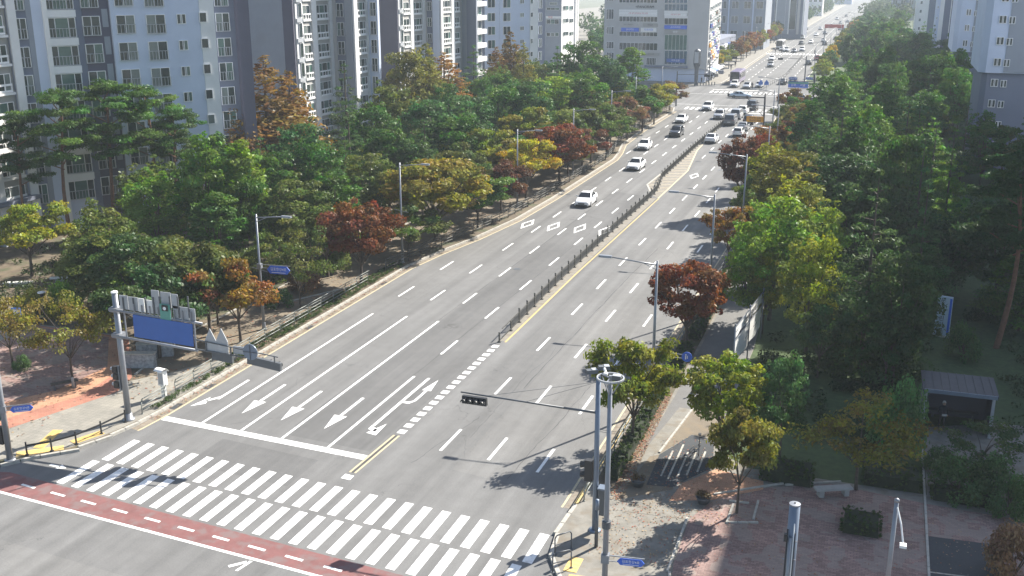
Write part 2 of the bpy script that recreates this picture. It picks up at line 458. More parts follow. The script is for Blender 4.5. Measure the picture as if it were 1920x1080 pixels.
def seg_points(pts, step):
    """points every step metres along a polyline with directions"""
    out = []; carry = 0.0
    for a, b in zip(pts[:-1], pts[1:]):
        a = Vector((a[0], a[1], 0)); b = Vector((b[0], b[1], 0)); L = (b - a).length; d = (b - a) / L
        t = carry
        while t < L:
            out.append((a + d * t, d)); t += step
        carry = t - L
    return out
def offset(pts, d):
    """polyline shifted d metres to its right"""
    out = []
    for i, p in enumerate(pts):
        a = Vector(pts[max(i - 1, 0)][:2]); b = Vector(pts[min(i + 1, len(pts) - 1)][:2])
        t = (b - a).normalized(); out.append((p[0] + t.y * d, p[1] - t.x * d))
    return out
def ribbon(name, a, b, z, m, parent=None):
    q = MB()
    for i in range(len(a) - 1): q.poly([(a[i][0], a[i][1], z), (b[i][0], b[i][1], z), (b[i + 1][0], b[i + 1][1], z), (a[i + 1][0], a[i + 1][1], z)])
    o = q.build(name, m, parent)
    return o
def clip(pts, y0, y1):
    out = []
    for a, b in zip(pts[:-1], pts[1:]):
        for p, q in ((a, b),):
            if q[1] < y0 or p[1] > y1: continue
            t0 = max(0, (y0 - p[1]) / (q[1] - p[1])) if q[1] != p[1] else 0
            t1 = min(1, (y1 - p[1]) / (q[1] - p[1])) if q[1] != p[1] else 1
            if not out: out.append((p[0] + (q[0] - p[0]) * t0, p[1] + (q[1] - p[1]) * t0))
            out.append((p[0] + (q[0] - p[0]) * t1, p[1] + (q[1] - p[1]) * t1))
    return out

# kerb stones: one by one near the camera, joined farther off
def kerb(line, inside, m_near, y_far, m_far):
    root = structure(thing('kerb', None, None))
    ks = MB(); ks.box(-.12, .10, 0.012, .988, -.02, .15, 0, taper=.012); me = ks.mesh('kerb_stone', [m_near])
    me2 = ks.mesh('kerb_stone', [M['kerb']])
    far = MB()
    for p, d in seg_points(line, 1.0):
        a = math.atan2(d.y, d.x) - math.pi / 2
        if p.y < y_far:
            o = inst(me if (m_near is M['kerb'] or 45 < p.y < 76) else me2, 'kerb_stone', root, (p.x, p.y, 0), a)
            o.location.z = rnd.uniform(-.006, .006); o.rotation_euler.z += rnd.uniform(-.008, .008)
        else:
            far.bar((p.x, p.y, .066), (p.x + d.x * .99, p.y + d.y * .99, .066), .2, .17)
    if far.v: tag(far.build('kerb_stones', m_far, root), kind='stuff')
    return root
kerb(KL, 1, M['kerb'], 98, M['kerb'])
kerb([p for p in reversed(KR)], 1, M['yellow'], 90, M['kerb'])
kerb([p for p in NL[2:11]], 1, M['kerb'], 0, M['kerb'])
kerb([p for p in NR[:7]], 1, M['kerb'], 0, M['kerb'])

# gutter strip and edge lines along the left kerb
kl = clip(KL, 44.6, 203)
ribbon('gutter', offset(kl, .12), offset(kl, .58), .004, M['gutter'], road)
ribbon('edge_line', offset(kl, .60), offset(kl, .74), .004, M['cream'], road)
kr = clip(KR, 44, 205)
ribbon('gutter', offset(kr, -.50), offset(kr, -.12), .004, M['gutter'], road)
ribbon('edge_line', offset(kr, -.66), offset(kr, -.54), .004, M['cream'], road)
nl = clip(list(NL[4:11]), 262, 1800)
ribbon('edge_line', offset(nl, .5), offset(nl, .7), .004, M['cream'], road)
# drain grates in the gutter
gm = MB()
for k in range(6): gm.box(-.17, .17, -.45 + k * .155, -.45 + k * .155 + .09, 0, .02)
gme = gm.mesh('drain_grate', [M['steel_dark']])
for y in (48.2, 51.6, 64.0, 76.4, 118.0):
    x = min(kl, key=lambda p: abs(p[1] - y))[0] if y > 90 else -39.2
    inst(gme, 'drain_grate', road, (x + .35, y, .006))

# ------------------------------------------------------------------ painted markings (parts of the road)
def mark(name, pts, z=.004, m='paint'):
    return sheet(name, pts, z, M[m], road)
def strip(name, x, y0, y1, w=.15, x2=None, m='paint', z=.004):
    x2 = x if x2 is None else x2
    return mark(name, [(x - w / 2, y0), (x + w / 2, y0), (x2 + w / 2, y1), (x2 - w / 2, y1)], z, m)
for k in range(25):                                                    # two offset rows of zebra bars
    x = -38.14 + k * 1.035
    if x < -13.1:
        t, b = 43.38 - .0835 * (x + 38), 40.74 - .0835 * (x + 38)
        mark('crosswalk_stripe', [(x, b), (x + .48, b - .04), (x + .48, t - .04), (x, t)])
    x -= .36
    t, b = 40.5 - .086 * (x + 38.3), 37.76 - .083 * (x + 38.3)
    if x < -13.4: mark('crosswalk_stripe', [(x, b), (x + .48, b - .04), (x + .48, t - .04), (x, t)])
mark('stop_line', [(-38.45, 46.2), (-24.75, 45.45), (-24.75, 46.0), (-38.45, 46.75)])
for x, y0, y1 in ((-35.9, 46.62, 68.6), (-33.13, 46.47, 68.9), (-30.35, 46.32, 68.6), (-27.3, 46.15, 57.6)): strip('lane_line', x, y0, y1, .17)
D = []
D += [(-36.0, 73.4 + 8.6 * k) for k in range(2)] + [(-33.1, 73.3 + 8.5 * k) for k in range(3)] + [(-30.3, 73.4 + 8.35 * k) for k in range(3)]
D += [(-27.3, 62.0)] + [(-27.25, 70.4 + 8.1 * k) for k in range(4)]
D += [(-32.85, 98.2 + 7.45 * k) for k in range(15)] + [(-30.0, 98.1 + 7.45 * k) for k in range(15)] + [(-27.3, 102.3 + 7.45 * k) for k in range(3)]
D += [(-35.4, 150), (-35.6, 157.5), (-35.7, 165), (-35.7, 172.5), (-35.7, 180), (-35.7, 187.5)]
D += [(-21.25, y - 1.5) for y in (49.4, 58.0, 66.4, 75.0, 82.4, 90.2, 98.2, 105.8, 113.3, 120.8, 128.1, 134.9, 141.8, 148.8, 155.7, 162.2, 169.5, 177, 184, 191.5)]
D += [(-18.35, y - 1.5) for y in (49.2, 57.5, 65.9, 74.3, 82.2, 90.0, 97.6, 105.5, 112.8, 120.2, 127.0)]
D += [(-15.4, y - 1.5) for y in (48.7, 56.8, 65.4, 74.1, 82.1, 90.0, 97.3, 104.8)]
D += [(-24.1, y - 1.4) for y in (151.2, 159.0, 166.4, 174, 181.5, 189)]
dm = MB(); dm.poly([(-.085, 0, 0), (.085, 0, 0), (.085, 3.0, 0), (-.085, 3.0, 0)]); dme = dm.mesh('lane_dash', [M['paint']])
for x, y in D: inst(dme, 'lane_dash', road, (x, y, .004))
for x in (-36.6, -33.4, -30.2, -25.6, -23.0):
    for y in np.arange(275, 900, 7.5): inst(dme, 'lane_dash', road, (x - (y - 270) * .008, float(y), .004))
# median lines: yellow pair before the crossing, white blocks, edge line beside the fence
for x in (-24.72, -24.42): strip('median_line', x, 43.9, 48.9, .13, x + .18, 'cream')
strip('median_base', -24.57, 43.9, 48.9, .18, -24.39, 'seam', .002)
mark('median_end', [(-24.85, 43.15), (-24.3, 43.1), (-24.3, 43.6), (-24.85, 43.65)])
for k in range(18): mark('median_block', [(-24.55, 49.2 + k * .9), (-24.08, 49.2 + k * .9), (-24.08, 49.72 + k * .9), (-24.55, 49.72 + k * .9)])
ribbon('median_base', [(-24.55, 66.0), (-25.1, 90), (-25.25, 119.5)], [(-24.0, 66.0), (-24.35, 90), (-24.35, 119.5)], .003, M['island'], road)
ribbon('edge_line', [(-24.02, 65.8), (-24.25, 85), (-24.15, 119.5)], [(-23.87, 65.8), (-24.1, 85), (-24.0, 119.5)], .006, M['yellow'], road)
# chevron island round the fence
isl = [(-27.25, 127.5), (-25.15, 121.0), (-24.15, 119.5), (-24.2, 139.0), (-26.0, 156.5), (-26.85, 182), (-27.0, 152.2)]
mark('chevron_island', isl, .003, 'island')
for a, b in ((0, 1), (0, 6), (2, 3), (3, 4), (4, 5), (6, 5)):
    p, q = Vector(isl[a]), Vector(isl[b]); t = (q - p).normalized() * .0; nrm = Vector((-(q - p).y, (q - p).x)).normalized() * .10
    mark('island_line', [p - nrm, p + nrm, q + nrm, q - nrm], .007, 'cream' if a != 0 else 'paint_worn')
for k in range(16):
    y = 123.0 + k * 2.1
    xl = -25.15 - min(2.0, (y - 121) * .31) if y < 127.5 else -27.2 + (y - 127.5) * .008
    xr = -24.2 if y < 139 else -24.2 - (y - 139) * .103
    xm = (xl + xr) / 2
    mark('island_hatch', [(xl + .15, y), (xr - .15, y + 1.1), (xr - .15, y + 1.28), (xl + .15, y + .18)], .006, 'cream')
for x, y in ((-34.45, 101.7), (-31.5, 101.5), (-28.65, 101.6), (-25.95, 101.4), (-22.7, 135.5)):      # hollow diamonds
    o, i = 1.0, .5
    P = [(-.62, 0), (0, -2.3), (.62, 0), (0, 2.3)]
    b = MB()
    for k in range(4):
        p, q = P[k], P[(k + 1) % 4]
        b.poly([(p[0], p[1], 0), (q[0], q[1], 0), (q[0] * .66, q[1] * .66, 0), (p[0] * .66, p[1] * .66, 0)])
    b.build('diamond_marking', M['paint'], road, (x, y, .004))
# lane arrows (traffic comes towards the camera)
def arrow(x, y0, y1, kind):
    b = MB(); w = .1
    if kind == 'S' or kind == 'SL':
        b.poly([(-w, 1.9, 0), (w, 1.9, 0), (w, y1 - y0, 0), (-w, y1 - y0, 0)])
        b.poly([(0, 0, 0), (.42, 2.0, 0), (-.42, 2.0, 0)])
    if kind == 'R':      # straight with a turn to the driver's right
        b.poly([(-w, 1.6, 0), (w, 1.6, 0), (w, y1 - y0, 0), (-w, y1 - y0, 0)])
        b.poly([(-w, 1.6, 0), (-.55, .9, 0), (-.55, 1.25, 0), (-w, 2.1, 0)])
        b.poly([(-.95, .1, 0), (-.30, .75, 0), (-.62, 1.75, 0)])
    if kind == 'U':
        L = y1 - y0
        b.poly([(-w, 1.3, 0), (w, 1.3, 0), (w, L, 0), (-w, L, 0)])
        b.poly([(-w, .75, 0), (.45, .55, 0), (.45, .85, 0), (-w, 1.3, 0)])
        b.poly([(.05, .25, 0), (.72, .1, 0), (.62, 1.75, 0)])
        yb = 4.9
        b.poly([(w, yb, 0), (w, yb + .3, 0), (.42, yb + .3, 0), (.62, yb + .55, 0), (.80, yb + .55, 0), (.55, yb, 0)])
        b.poly([(.62, yb + .55, 0), (.62, L - 1.9, 0), (.80, L - 1.9, 0), (.80, yb + .55, 0)])
        b.poly([(.41, L - 2.0, 0), (.71, L - .1, 0), (1.01, L - 2.0, 0)])
    o = b.build('lane_arrow', M['paint'], road, (x, y0, .004))
arrow(-37.15, 48.4, 53.4, 'R'); arrow(-34.5, 48.6, 53.5, 'S'); arrow(-31.75, 48.5, 53.3, 'S'); arrow(-28.75, 48.3, 53.2, 'S'); arrow(-26.25, 48.4, 57.6, 'U')
# red cycle crossing
top = lambda x: 37.9 + (x + 41.9) * -.0845
bot = lambda x: 36.14 + (x + 42) * -.0735
mark('cycle_lane', [(-43.2, bot(-43.2)), (-13, bot(-13)), (-13, top(-13)), (-31, top(-31)), (-41.6, top(-41.6)), (-42.6, 37.6)], .002, 'red_lane')
mark('cycle_lane_line', [(-43.2, bot(-43.2) - .13), (-13, bot(-13) - .13), (-13, bot(-13) + .05), (-43.2, bot(-43.2) + .05)])
for k in range(15):
    x = -40.0 + k * 2.06; y = 37.0 - (x + 40) * .088
    mark('cycle_dash', [(x, y - .08), (x + .95, y - .17), (x + .95, y - .01), (x, y + .08)], .006)
b = MB(); b.poly([(0, -.09, 0), (.7, -.14, 0), (.7, .06, 0), (0, .09, 0)]); b.poly([(.62, -.3, 0), (1.15, -.06, 0), (.62, .22, 0)])
b.build('cycle_arrow', M['paint'], road, (-40.3, 39.3, .004))
b = MB(); b.poly([(-.07, 0, 0), (.07, 0, 0), (.25, .9, 0), (.1, .9, 0)]); b.poly([(-.6, .25, 0), (-.45, .12, 0), (.05, .7, 0), (-.03, .85, 0)])
b.build('cycle_arrow', M['paint'], road, (-24.9, 33.75, .004))
# far crossings
for k in range(17): mark('crosswalk_stripe', [(-37.6 + k * 1.1, 207.5), (-37.05 + k * 1.1, 207.5), (-37.05 + k * 1.1, 211.5), (-37.6 + k * 1.1, 211.5)])
for k in range(17): mark('crosswalk_stripe', [(-37.9 + k * 1.1, 240.5), (-37.35 + k * 1.1, 240.5), (-37.35 + k * 1.1, 244.5), (-37.9 + k * 1.1, 244.5)])
for k in range(18): mark('crosswalk_stripe', [(-40.0 + k * 1.1, 372), (-39.4 + k * 1.1, 372), (-39.4 + k * 1.1, 378), (-40.0 + k * 1.1, 378)])
mark('stop_line', [(-26.2, 204.6), (-19.2, 204.6), (-19.2, 205.2), (-26.2, 205.2)]); mark('stop_line', [(-38.2, 247.5), (-27.2, 247.5), (-27.2, 248.1), (-38.2, 248.1)])
for y in (216, 237): mark('lane_line', [(-90, y), (-8, y), (-8, y + .2), (-90, y + .2)])
# resurfaced strips
for nm, m_, pts in (('asphalt_patch', 'asphalt_dark', [(-30.35, 46.9), (-24.85, 46.5), (-24.7, 66), (-25.2, 92), (-25.35, 120), (-30.2, 122)]), ('asphalt_patch', 'asphalt_pale', [(-19.75, 46), (-13.1, 45), (-13.0, 112), (-19.3, 118)]),
                     ('asphalt_patch', 'asphalt_dark', [(-35.9, 124), (-33.0, 124), (-33.0, 200), (-36.2, 200), (-36.2, 156), (-35.2, 148)]), ('asphalt_patch', 'asphalt_dark', [(-33.5, 41.9), (-27, 41.4), (-27, 44.6), (-33.5, 45.2)]), ('asphalt_patch', 'asphalt_pale', [(-45, 22), (-20, 20), (-20, 31), (-45, 33)])):
    mark(nm, pts, .0012, m_)
# tar seams between the lanes
def seam(x0, y0, x1, y1, w=.035, wob=.05, n=40):
    A = []; B = []
    off = 0
    for k in range(n + 1):
        t = k / n; off += rnd.uniform(-wob, wob) - off * .1
        ww = w * rnd.uniform(.4, 1.4)
        A.append((x0 + (x1 - x0) * t + off - ww, y0 + (y1 - y0) * t)); B.append((x0 + (x1 - x0) * t + off + ww, y0 + (y1 - y0) * t))
    ribbon('tar_seam', A, B, .0025, M['seam'], road)
seam(-30.55, 48, -30.1, 120, .03, .03); seam(-27.45, 57.6, -27.1, 100, .028, .03); seam(-19.9, 58, -19.4, 96, .03, .06); seam(-33.3, 90, -33.2, 160, .025, .03)
seam(-22.2, 46, -21.0, 53, .02, .1, 20); seam(-16.6, 46, -15.9, 60, .02, .07, 25); seam(-29.5, 110, -29.5, 180, .025, .03); seam(-34.2, 47.0, -31.6, 48.9, .018, .1, 16)
seam(-20.4, 50, -20.2, 66, .012, .08, 30)
mh = MB(); mh.lathe([(.33, 0), (.33, .012), (.28, .014)], 20); mme = mh.mesh('manhole_cover', [M['steel_dark']])
for x, y in ((-15.0, 61.6), (-29.6, 84.5), (-34.9, 118.3), (-20.2, 141)): inst(mme, 'manhole_cover', road, (x, y, .002))

# ------------------------------------------------------------------ paving on the pavements
Z1, Z2, Z3 = .124, .128, .132
def pave(name, pts, m, z=Z1, parent=pav_left): return sheet(name, pts, z, M[m], parent)
pave('plaza_paving', [(-72, 37.8), (-47.2, 37.6), (-43.0, 38.7), (-41.8, 40.0), (-40.6, 41.2), (-40.0, 42.7), (-39.55, 45), (-39.4, 47), (-39.4, 55.5), (-40.9, 55.6), (-44.2, 50.2), (-49.8, 57.5), (-58, 57.5), (-72, 49)], 'paver_grey')
pave('brick_paving', [(-58, 38.0), (-50, 38.0), (-46.0, 41.2), (-43.6, 48.6), (-44.4, 51), (-49.8, 57.3), (-58, 57.3)], 'brick_salmon', Z2)
pave('brick_paving', [(-58, 38.2), (-50.6, 38.2), (-47.0, 43.0), (-45.3, 47.3), (-46, 52.0), (-50.5, 57.1), (-58, 57.1)], 'brick_peach', Z3)
pave('brick_paving', [(-58, 38.4), (-53.5, 38.4), (-49.4, 44.2), (-47.4, 47.6), (-47.2, 52.0), (-51.2, 56.9), (-58, 56.9)], 'brick_plaza', Z3 + .004)  # darker pavers stand in for shade beyond the lit strip
pave('footpath', [(-41.0, 55.7), (-40.9, 76), (-40.9, 82), (-38.9, 95), (-37.7, 105), (-37.6, 146), (-39.7, 160), (-40.3, 206), (-46, 208), (-46, 60), (-44.4, 51.2), (-43.0, 51.8)], 'path_soil', Z1)
pave('footpath', [(-55, 62), (-52.5, 61), (-47.5, 70), (-48.3, 71.5)], 'asphalt_path', Z1)
# right side
P = pav_right
pave('lawn', [(-6.6, 51.2), (60, 51.2), (60, 214), (-8, 212), (-13.5, 206), (-11, 150), (-8.4, 110), (-7.6, 85), (-6.95, 70), (-7.1, 58.5), (-7.0, 54.4)], 'grass', .122, P)
pave('planting_strip', [(-12.15, 46.5), (-10.85, 46.5), (-10.7, 60), (-10.8, 85), (-11.3, 108), (-12.1, 108)], 'soil', .122, P)
pave('footpath', [(-11.2, 44.6), (-7.2, 44.2), (-7.0, 40.6), (-6.6, 38), (-6, 34.6), (-8.3, 35.6), (-10.6, 37.7), (-11.8, 39.8), (-12.1, 42), (-12.0, 44.6)], 'path_concrete', Z1, P)
pave('brick_paving', [(-6.9, 45.0), (-6.85, 40.6), (-6.5, 38), (-5.9, 34.2), (30, 34.0), (30, 49.6), (9.5, 49.9), (3.8, 50.2), (-.7, 50.8), (-3.7, 49.3), (-6.0, 47.3)], 'brick_plaza', Z1, P)
pave('footpath', [(-10.8, 44.8), (-8.6, 47.4), (-9.75, 51.3), (-9.1, 58), (-7.2, 58.5), (-7.0, 70), (-7.7, 85), (-8.6, 110), (-11.2, 150), (-14, 150), (-11.7, 112), (-11.2, 105), (-10.6, 85), (-10.5, 60), (-10.7, 50)], 'asphalt_path', Z1, P)
pave('brick_paving', [(-9.7, 51.4), (-8.5, 54.4), (-7.1, 54.3), (-7.15, 58.4), (-9.05, 58)], 'path_soil', Z1, P)
pave('footpath', [(-10.9, 44.8), (-8.35, 47.6), (-9.75, 51.3), (-9.1, 58), (-9.9, 58), (-10.6, 51.5)], 'path_concrete', Z2, P)
pave('brick_paving', [(-10.7, 45.4), (-8.2, 47.5), (-9.7, 51.2), (-10.15, 50.8)], 'path_soil', Z3, P)
pave('footpath', [(-10.6, 44.4), (-6.9, 44.7), (-6.1, 47.2), (-3.9, 49.2), (-3.7, 50.3), (-6.2, 52.2), (-7.1, 54.2), (-7.6, 50), (-9.4, 47.3)], 'path_concrete', Z2 + .002, P)
pave('brick_paving', [(-8.2, 46.2), (-6.2, 47.0), (-3.9, 49.0), (-4.0, 49.9), (-6.5, 50.5), (-7.9, 48.3)], 'brick_peach', Z3 + .002, P)
pave('cycle_parking', [(-9.6, 47.5), (-9.7, 51.2), (-8.5, 54.3), (-7.2, 54.1), (-6.7, 50.6), (-7.9, 48.5), (-8.25, 47.7)], 'asphalt_pad', Z3 + .008, P)
for (a, b) in (((-9.1, 48.7), (-9.1, 51.9)), ((-8.7, 48.5), (-8.7, 52.9)), ((-8.28, 48.9), (-8.28, 52.0)), ((-7.86, 49.2), (-7.86, 52.1)), ((-7.4, 49.8), (-7.4, 52.4))):
    sheet('bay_line', [(a[0] - .05, a[1]), (a[0] + .05, a[1]), (b[0] + .05, b[1]), (b[0] - .05, b[1])], Z3 + .013, M['paint_worn'], P)
pave('footpath', [(3.9, 50.2), (9.6, 50.0), (12, 62), (8, 62), (4.2, 60.0), (3.9, 57.5)], 'path_concrete', Z1, P)
pave('footpath', [(7.4, 50.0), (30, 49.7), (30, 56), (9.4, 55.5)], 'path_concrete', Z2, P)
pave('parking_pad', [(3.75, 46.9), (3.75, 38), (7.2, 38), (6.7, 47.1)], 'asphalt_pad', Z2, P)
sheet('bay_line', [(3.75, 43.6), (7.0, 43.9), (7.0, 44.0), (3.75, 43.7)], Z3, M['paint_worn'], P)
# thin edging kerbs
def edging(pts, name='edging_stone', parent=None, w=.12, h=.10, z=.12, step=1.0, m='kerb'):
    b = MB(); b.box(-w / 2, w / 2, .008, step - .008, 0, h, 0, .008); me = b.mesh(name, [M[m]])
    for p, d in seg_points(pts, step):
        inst(me, name, parent, (p.x, p.y, z - .02 + rnd.uniform(-.004, .004)), math.atan2(d.y, d.x) - math.pi / 2)
edging([(-7.0, 44.8), (-6.98, 40.6), (-6.75, 39), (-6.2, 36.6), (-5.6, 35)], parent=P)
edging([(3.8, 58), (3.8, 38)], parent=P); edging([(-5.15, 45.0), (-4.0, 45.4), (-4.0, 47.3), (-5.1, 47.2), (-5.15, 45.0)], parent=P, step=.5)
edging([(-6.2, 47.6), (-3.8, 49.4), (-.7, 50.95)], parent=P); edging([(-44.5, 51.4), (-46.3, 60), (-46.3, 100)], parent=pav_left); edging([(-44.6, 66.5), (-41.3, 73.0)], parent=pav_left)
edging([(-56, 61.5), (-53, 60.2), (-48, 69.6)], parent=pav_left)
edging([(-9.75, 51.4), (-9.1, 58), (-9.15, 66)], parent=P)
# yellow tactile tiles one by one
tb = MB(); tb.box(0.004, .296, .004, .296, 0, .012)
for i in range(4): tb.box(.03 + i * .065, .065 + i * .065, .03, .27, .012, .018)
tme = tb.mesh('tactile_tile', [M['tactile']])
def tiles(p0, dx, dy, nx, ny, parent):
    for i in range(nx):
        for j in range(ny):
            q = Vector(p0) + Vector(dx) * i * .3 + Vector(dy) * j * .3
            inst(tme, 'tactile_tile', parent, (q.x, q.y, Z2 + rnd.uniform(0, .003)), math.atan2(dx[1], dx[0]))
ux, uy = Vector((.76, .65, 0)), Vector((-.65, .76, 0))
tiles((-42.55, 39.25, 0), ux, uy, 8, 2, pav_left); tiles((-40.65, 41.6, 0), Vector((.35, .94, 0)), Vector((-.94, .35, 0)), 6, 2, pav_left)
tiles((-42.2, 40.5, 0), Vector((-.3, .95, 0)), Vector((.95, .3, 0)), 8, 2, pav_left)
tiles((-11.3, 38.4, 0), Vector((1, 0, 0)), Vector((0, 1, 0)), 2, 4, P); tiles((-10.9, 37.6, 0), Vector((1, .1, 0)), Vector((-.1, 1, 0)), 9, 2, P)
# paper-thin litter of fallen leaves: real little blades, joined
def litter(name, polyfn, n, cols, parent, size=(.03, .065)):
    b = MB()
    for _ in range(n):
        x, y = polyfn(); s = rnd.uniform(*size); a = rnd.uniform(0, 6.28); t = rnd.uniform(-.4, .4)
        c, sn = math.cos(a) * s, math.sin(a) * s
        z = Z3 + .012 + rnd.uniform(0, .03)
        b.poly([(x - c, y - sn, z), (x + sn * .6, y - c * .6, z + t * s), (x + c, y + sn, z), (x - sn * .6, y + c * .6, z + abs(t) * s)], rnd.randrange(len(cols)))
    return tag(b.build(name, cols, parent), kind='stuff')
lc = [mat('dry_leaf_brown', (.22, .12, .06), .9, 0), mat('dry_leaf_pale', (.34, .24, .13), .9, 0), mat('dry_leaf_red', (.30, .10, .06), .9, 0), mat('dry_leaf_grey', (.26, .22, .17), .9, 0)]
def u(a, b): return rnd.uniform(a, b)
litter('fallen_leaves', lambda: (lambda y: (-10.75 + u(-.35, .35) + (y - 46) * -.02, y))(u(45.4, 60)), 2000, lc, pav_right)
litter('fallen_leaves', lambda: (u(-10.8, -7.0), u(40, 45.5)), 420, lc, pav_right)
litter('fallen_leaves', lambda: (u(-10, -6), u(45, 54)), 350, lc, pav_right)
litter('fallen_leaves', lambda: (u(-6.5, 9), u(38, 49.5)), 600, lc, pav_right)
litter('fallen_leaves', lambda: (u(-45.5, -39.6), u(48, 120)), 2600, lc, pav_left, (.05, .10))
litter('fallen_leaves', lambda: (u(-39.2, -38.7), u(46, 90)), 700, lc, pav_left, (.04, .09)).location.z = -.12
litter('fallen_leaves', lambda: (u(-9.5, -4), u(44.5, 51)), 600, lc, pav_right)
litter('fallen_leaves', lambda: (u(-62, -44), u(40, 90)), 2500, lc, pav_left, (.05, .10))
# ------------------------------------------------------------------ buildings
def window_set(name, w, h, panes, rail=0.0, gl='glass', fr=.06, depth=.10, transom=None, fmat='frame'):
    """meshes for one window type: origin at the lower left corner, outward = -y"""
    f = MB()
    f.box(0, w, -depth, .02, 0, fr); f.box(0, w, -depth, .02, h - fr, h)
    xs = [0]
    tot = sum(panes)
    for p in panes: xs.append(xs[-1] + w * p / tot)
    for i, x in enumerate(xs):
        if i == 0: f.box(0, fr, -depth, .02, fr, h - fr)
        elif i == len(xs) - 1: f.box(w - fr, w, -depth, .02, fr, h - fr)
        else: f.box(x - fr / 2, x + fr / 2, -depth * .9, .02, fr, h - fr)
    if transom: f.box(fr, w - fr, -depth * .8, .02, transom - .03, transom + .03)
    g = []
    for i in range(len(panes)):
        b = MB(); b.box(xs[i] + fr * .6, xs[i + 1] - fr * .6, -.045, -.02, fr * .8, h - fr * .8)
        gm = gl[i % len(gl)] if isinstance(gl, (list, tuple)) else gl
        g.append(b.mesh('pane', [M[gm]]))
    r = None
    if rail:
        b = MB(); d0 = -.22
        b.box(0, w, d0, d0 + .05, rail - .05, rail); b.box(0, w, d0, d0 + .05, .02, .08)
        wide = fmat == 'frame_white'
        n = max(3, int(w / (.75 if wide else .32))); hw_ = .07 if wide else .02
        if wide: b.box(0, w, d0 + .002, d0 + .048, rail - .2, rail - .051); b.box(0, w, d0 + .002, d0 + .048, .081, .2)
        for i in range(n + 1):
            x = w * i / n
            b.box(max(0, x - hw_), min(w, x + hw_), d0 + .005, d0 + .045, .08, rail - .05)
        b.box(0, .05, d0 + .05, 0, rail - .06, rail - .01); b.box(w - .05, w, d0 + .05, 0, rail - .06, rail - .01)
        r = b.mesh('railing', [M['frame' if fmat == 'frame_white' else 'railing']])
    return f.mesh('window', [M['frame' if fmat == 'frame_white' else fmat]]), g, r
GL = [['glass'], ['glass_green', 'glass'], ['glass', 'glass_curtain'], ['glass_curtain', 'glass'], ['glass', 'glass', 'glass_green'], ['glass', 'glass_green', 'glass']]
_wcache = {}
def put_window(parent, O, a, u0, z0, w, h, panes, rail=0.0, d=0.0, gl=None, fmat='frame'):
    gi = rnd.randrange(len(GL)) if gl is None else gl
    key = (round(w, 2), round(h, 2), tuple(panes), round(rail, 2), gi if not isinstance(gi, str) else gi, fmat)
    if key not in _wcache: _wcache[key] = window_set('w', w, h, panes, rail, GL[gi] if not isinstance(gi, str) else gi, fmat=fmat)
    f, g, r = _wcache[key]
    ar = R(a)
    px, py = O[0] + u0 * math.cos(ar) + d * math.sin(ar), O[1] + u0 * math.sin(ar) - d * math.cos(ar)
    o = inst(f, 'window', parent, (px - parent.location.x, py - parent.location.y, z0), ar)
    for q in g: inst(q, 'pane', o)
    if r: inst(r, 'railing', o)
    return o
def slab(parent, name, O, a, u0, u1, z0, z1, d, m, d0=-.05):
    """a wall panel standing d proud of the facade plane"""
    b = MB(); b.box(u0, u1, -d, -d0, z0, z1)
    return b.build(name, M[m], parent, (O[0] - parent.location.x, O[1] - parent.location.y, 0), R(a))
def cols(O, a, ry, pxs):
    return [fp(x, ry, O, a)[0] for x in pxs]
def win_rows(parent, O, a, rect, panes, fh, zmin, zmax, rail=None, d=0.0, gl=None, fmat='frame'):
    """windows above one another; rect = outline (x0, x1, ytop, ybottom) in the photograph of one of them"""
    x0, x1, y0, y1 = rect
    ym = (y0 + y1) / 2
    O2 = (O[0] + d * math.sin(R(a)), O[1] - d * math.cos(R(a)))
    u0 = fp(x0, ym, O2, a)[0]; u1 = fp(x1, ym, O2, a)[0]
    zt = fp((x0 + x1) / 2, y0, O2, a)[1]; zb = fp((x0 + x1) / 2, y1, O2, a)[1]
    w, h = u1 - u0, zt - zb
    z = zb
    while z - fh > zmin: z -= fh
    out = []
    while z < zmax:
        out.append((u0, u1, z, z + h))
        put_window(parent, O2, a, u0, z, w, h, panes, (rail or 0) * h, 0.0, gl, fmat)
        z += fh
    return out
def body(parent, pts, z1, m, name='wall', z0=0.0):
    b = MB(); b.prism(ccw([(p[0] - parent.location.x, p[1] - parent.location.y) for p in pts]), z0, z1)
    return b.build(name, M[m], parent)
def isect(px, py, P_, a):
    uu = fp(px, py, P_, a)[0]; return (P_[0] + uu * math.cos(R(a)), P_[1] + uu * math.sin(R(a)))
FH = 2.67
ZT = 27.0
# --- apartment block at the left edge: a sunlit end and the long shaded facade
B2 = (-67.3, 98.0); A2 = 58.0
b2 = thing('apartment_block', 'nearest pale apartment block with dark panels and balcony windows rising behind the pines', 'apartment block', (-80, 90, 0))
L2 = isect(14, 50, B2, A2); R2_ = isect(402, 50, B2, A2)
nx, ny = math.sin(R(A2)), -math.cos(R(A2))
back = lambda p, k: (p[0] - nx * k, p[1] - ny * k)
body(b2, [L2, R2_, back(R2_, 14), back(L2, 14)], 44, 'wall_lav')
e = lambda a0, a1, m, d, nm='wall_panel', y=50: slab(b2, nm, B2, A2, *cols(B2, A2, y, (a0, a1)), 0.1, 43.9, d, m)
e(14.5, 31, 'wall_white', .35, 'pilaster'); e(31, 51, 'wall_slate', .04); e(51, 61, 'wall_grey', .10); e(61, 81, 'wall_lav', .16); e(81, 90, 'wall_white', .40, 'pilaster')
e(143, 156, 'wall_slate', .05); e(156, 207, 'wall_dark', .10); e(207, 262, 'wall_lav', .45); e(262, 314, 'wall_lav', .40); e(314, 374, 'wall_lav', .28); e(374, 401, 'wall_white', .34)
win_rows(b2, B2, A2, (29, 50, 34, 74), (1, 1.3), FH, 1, ZT, .5, .04)
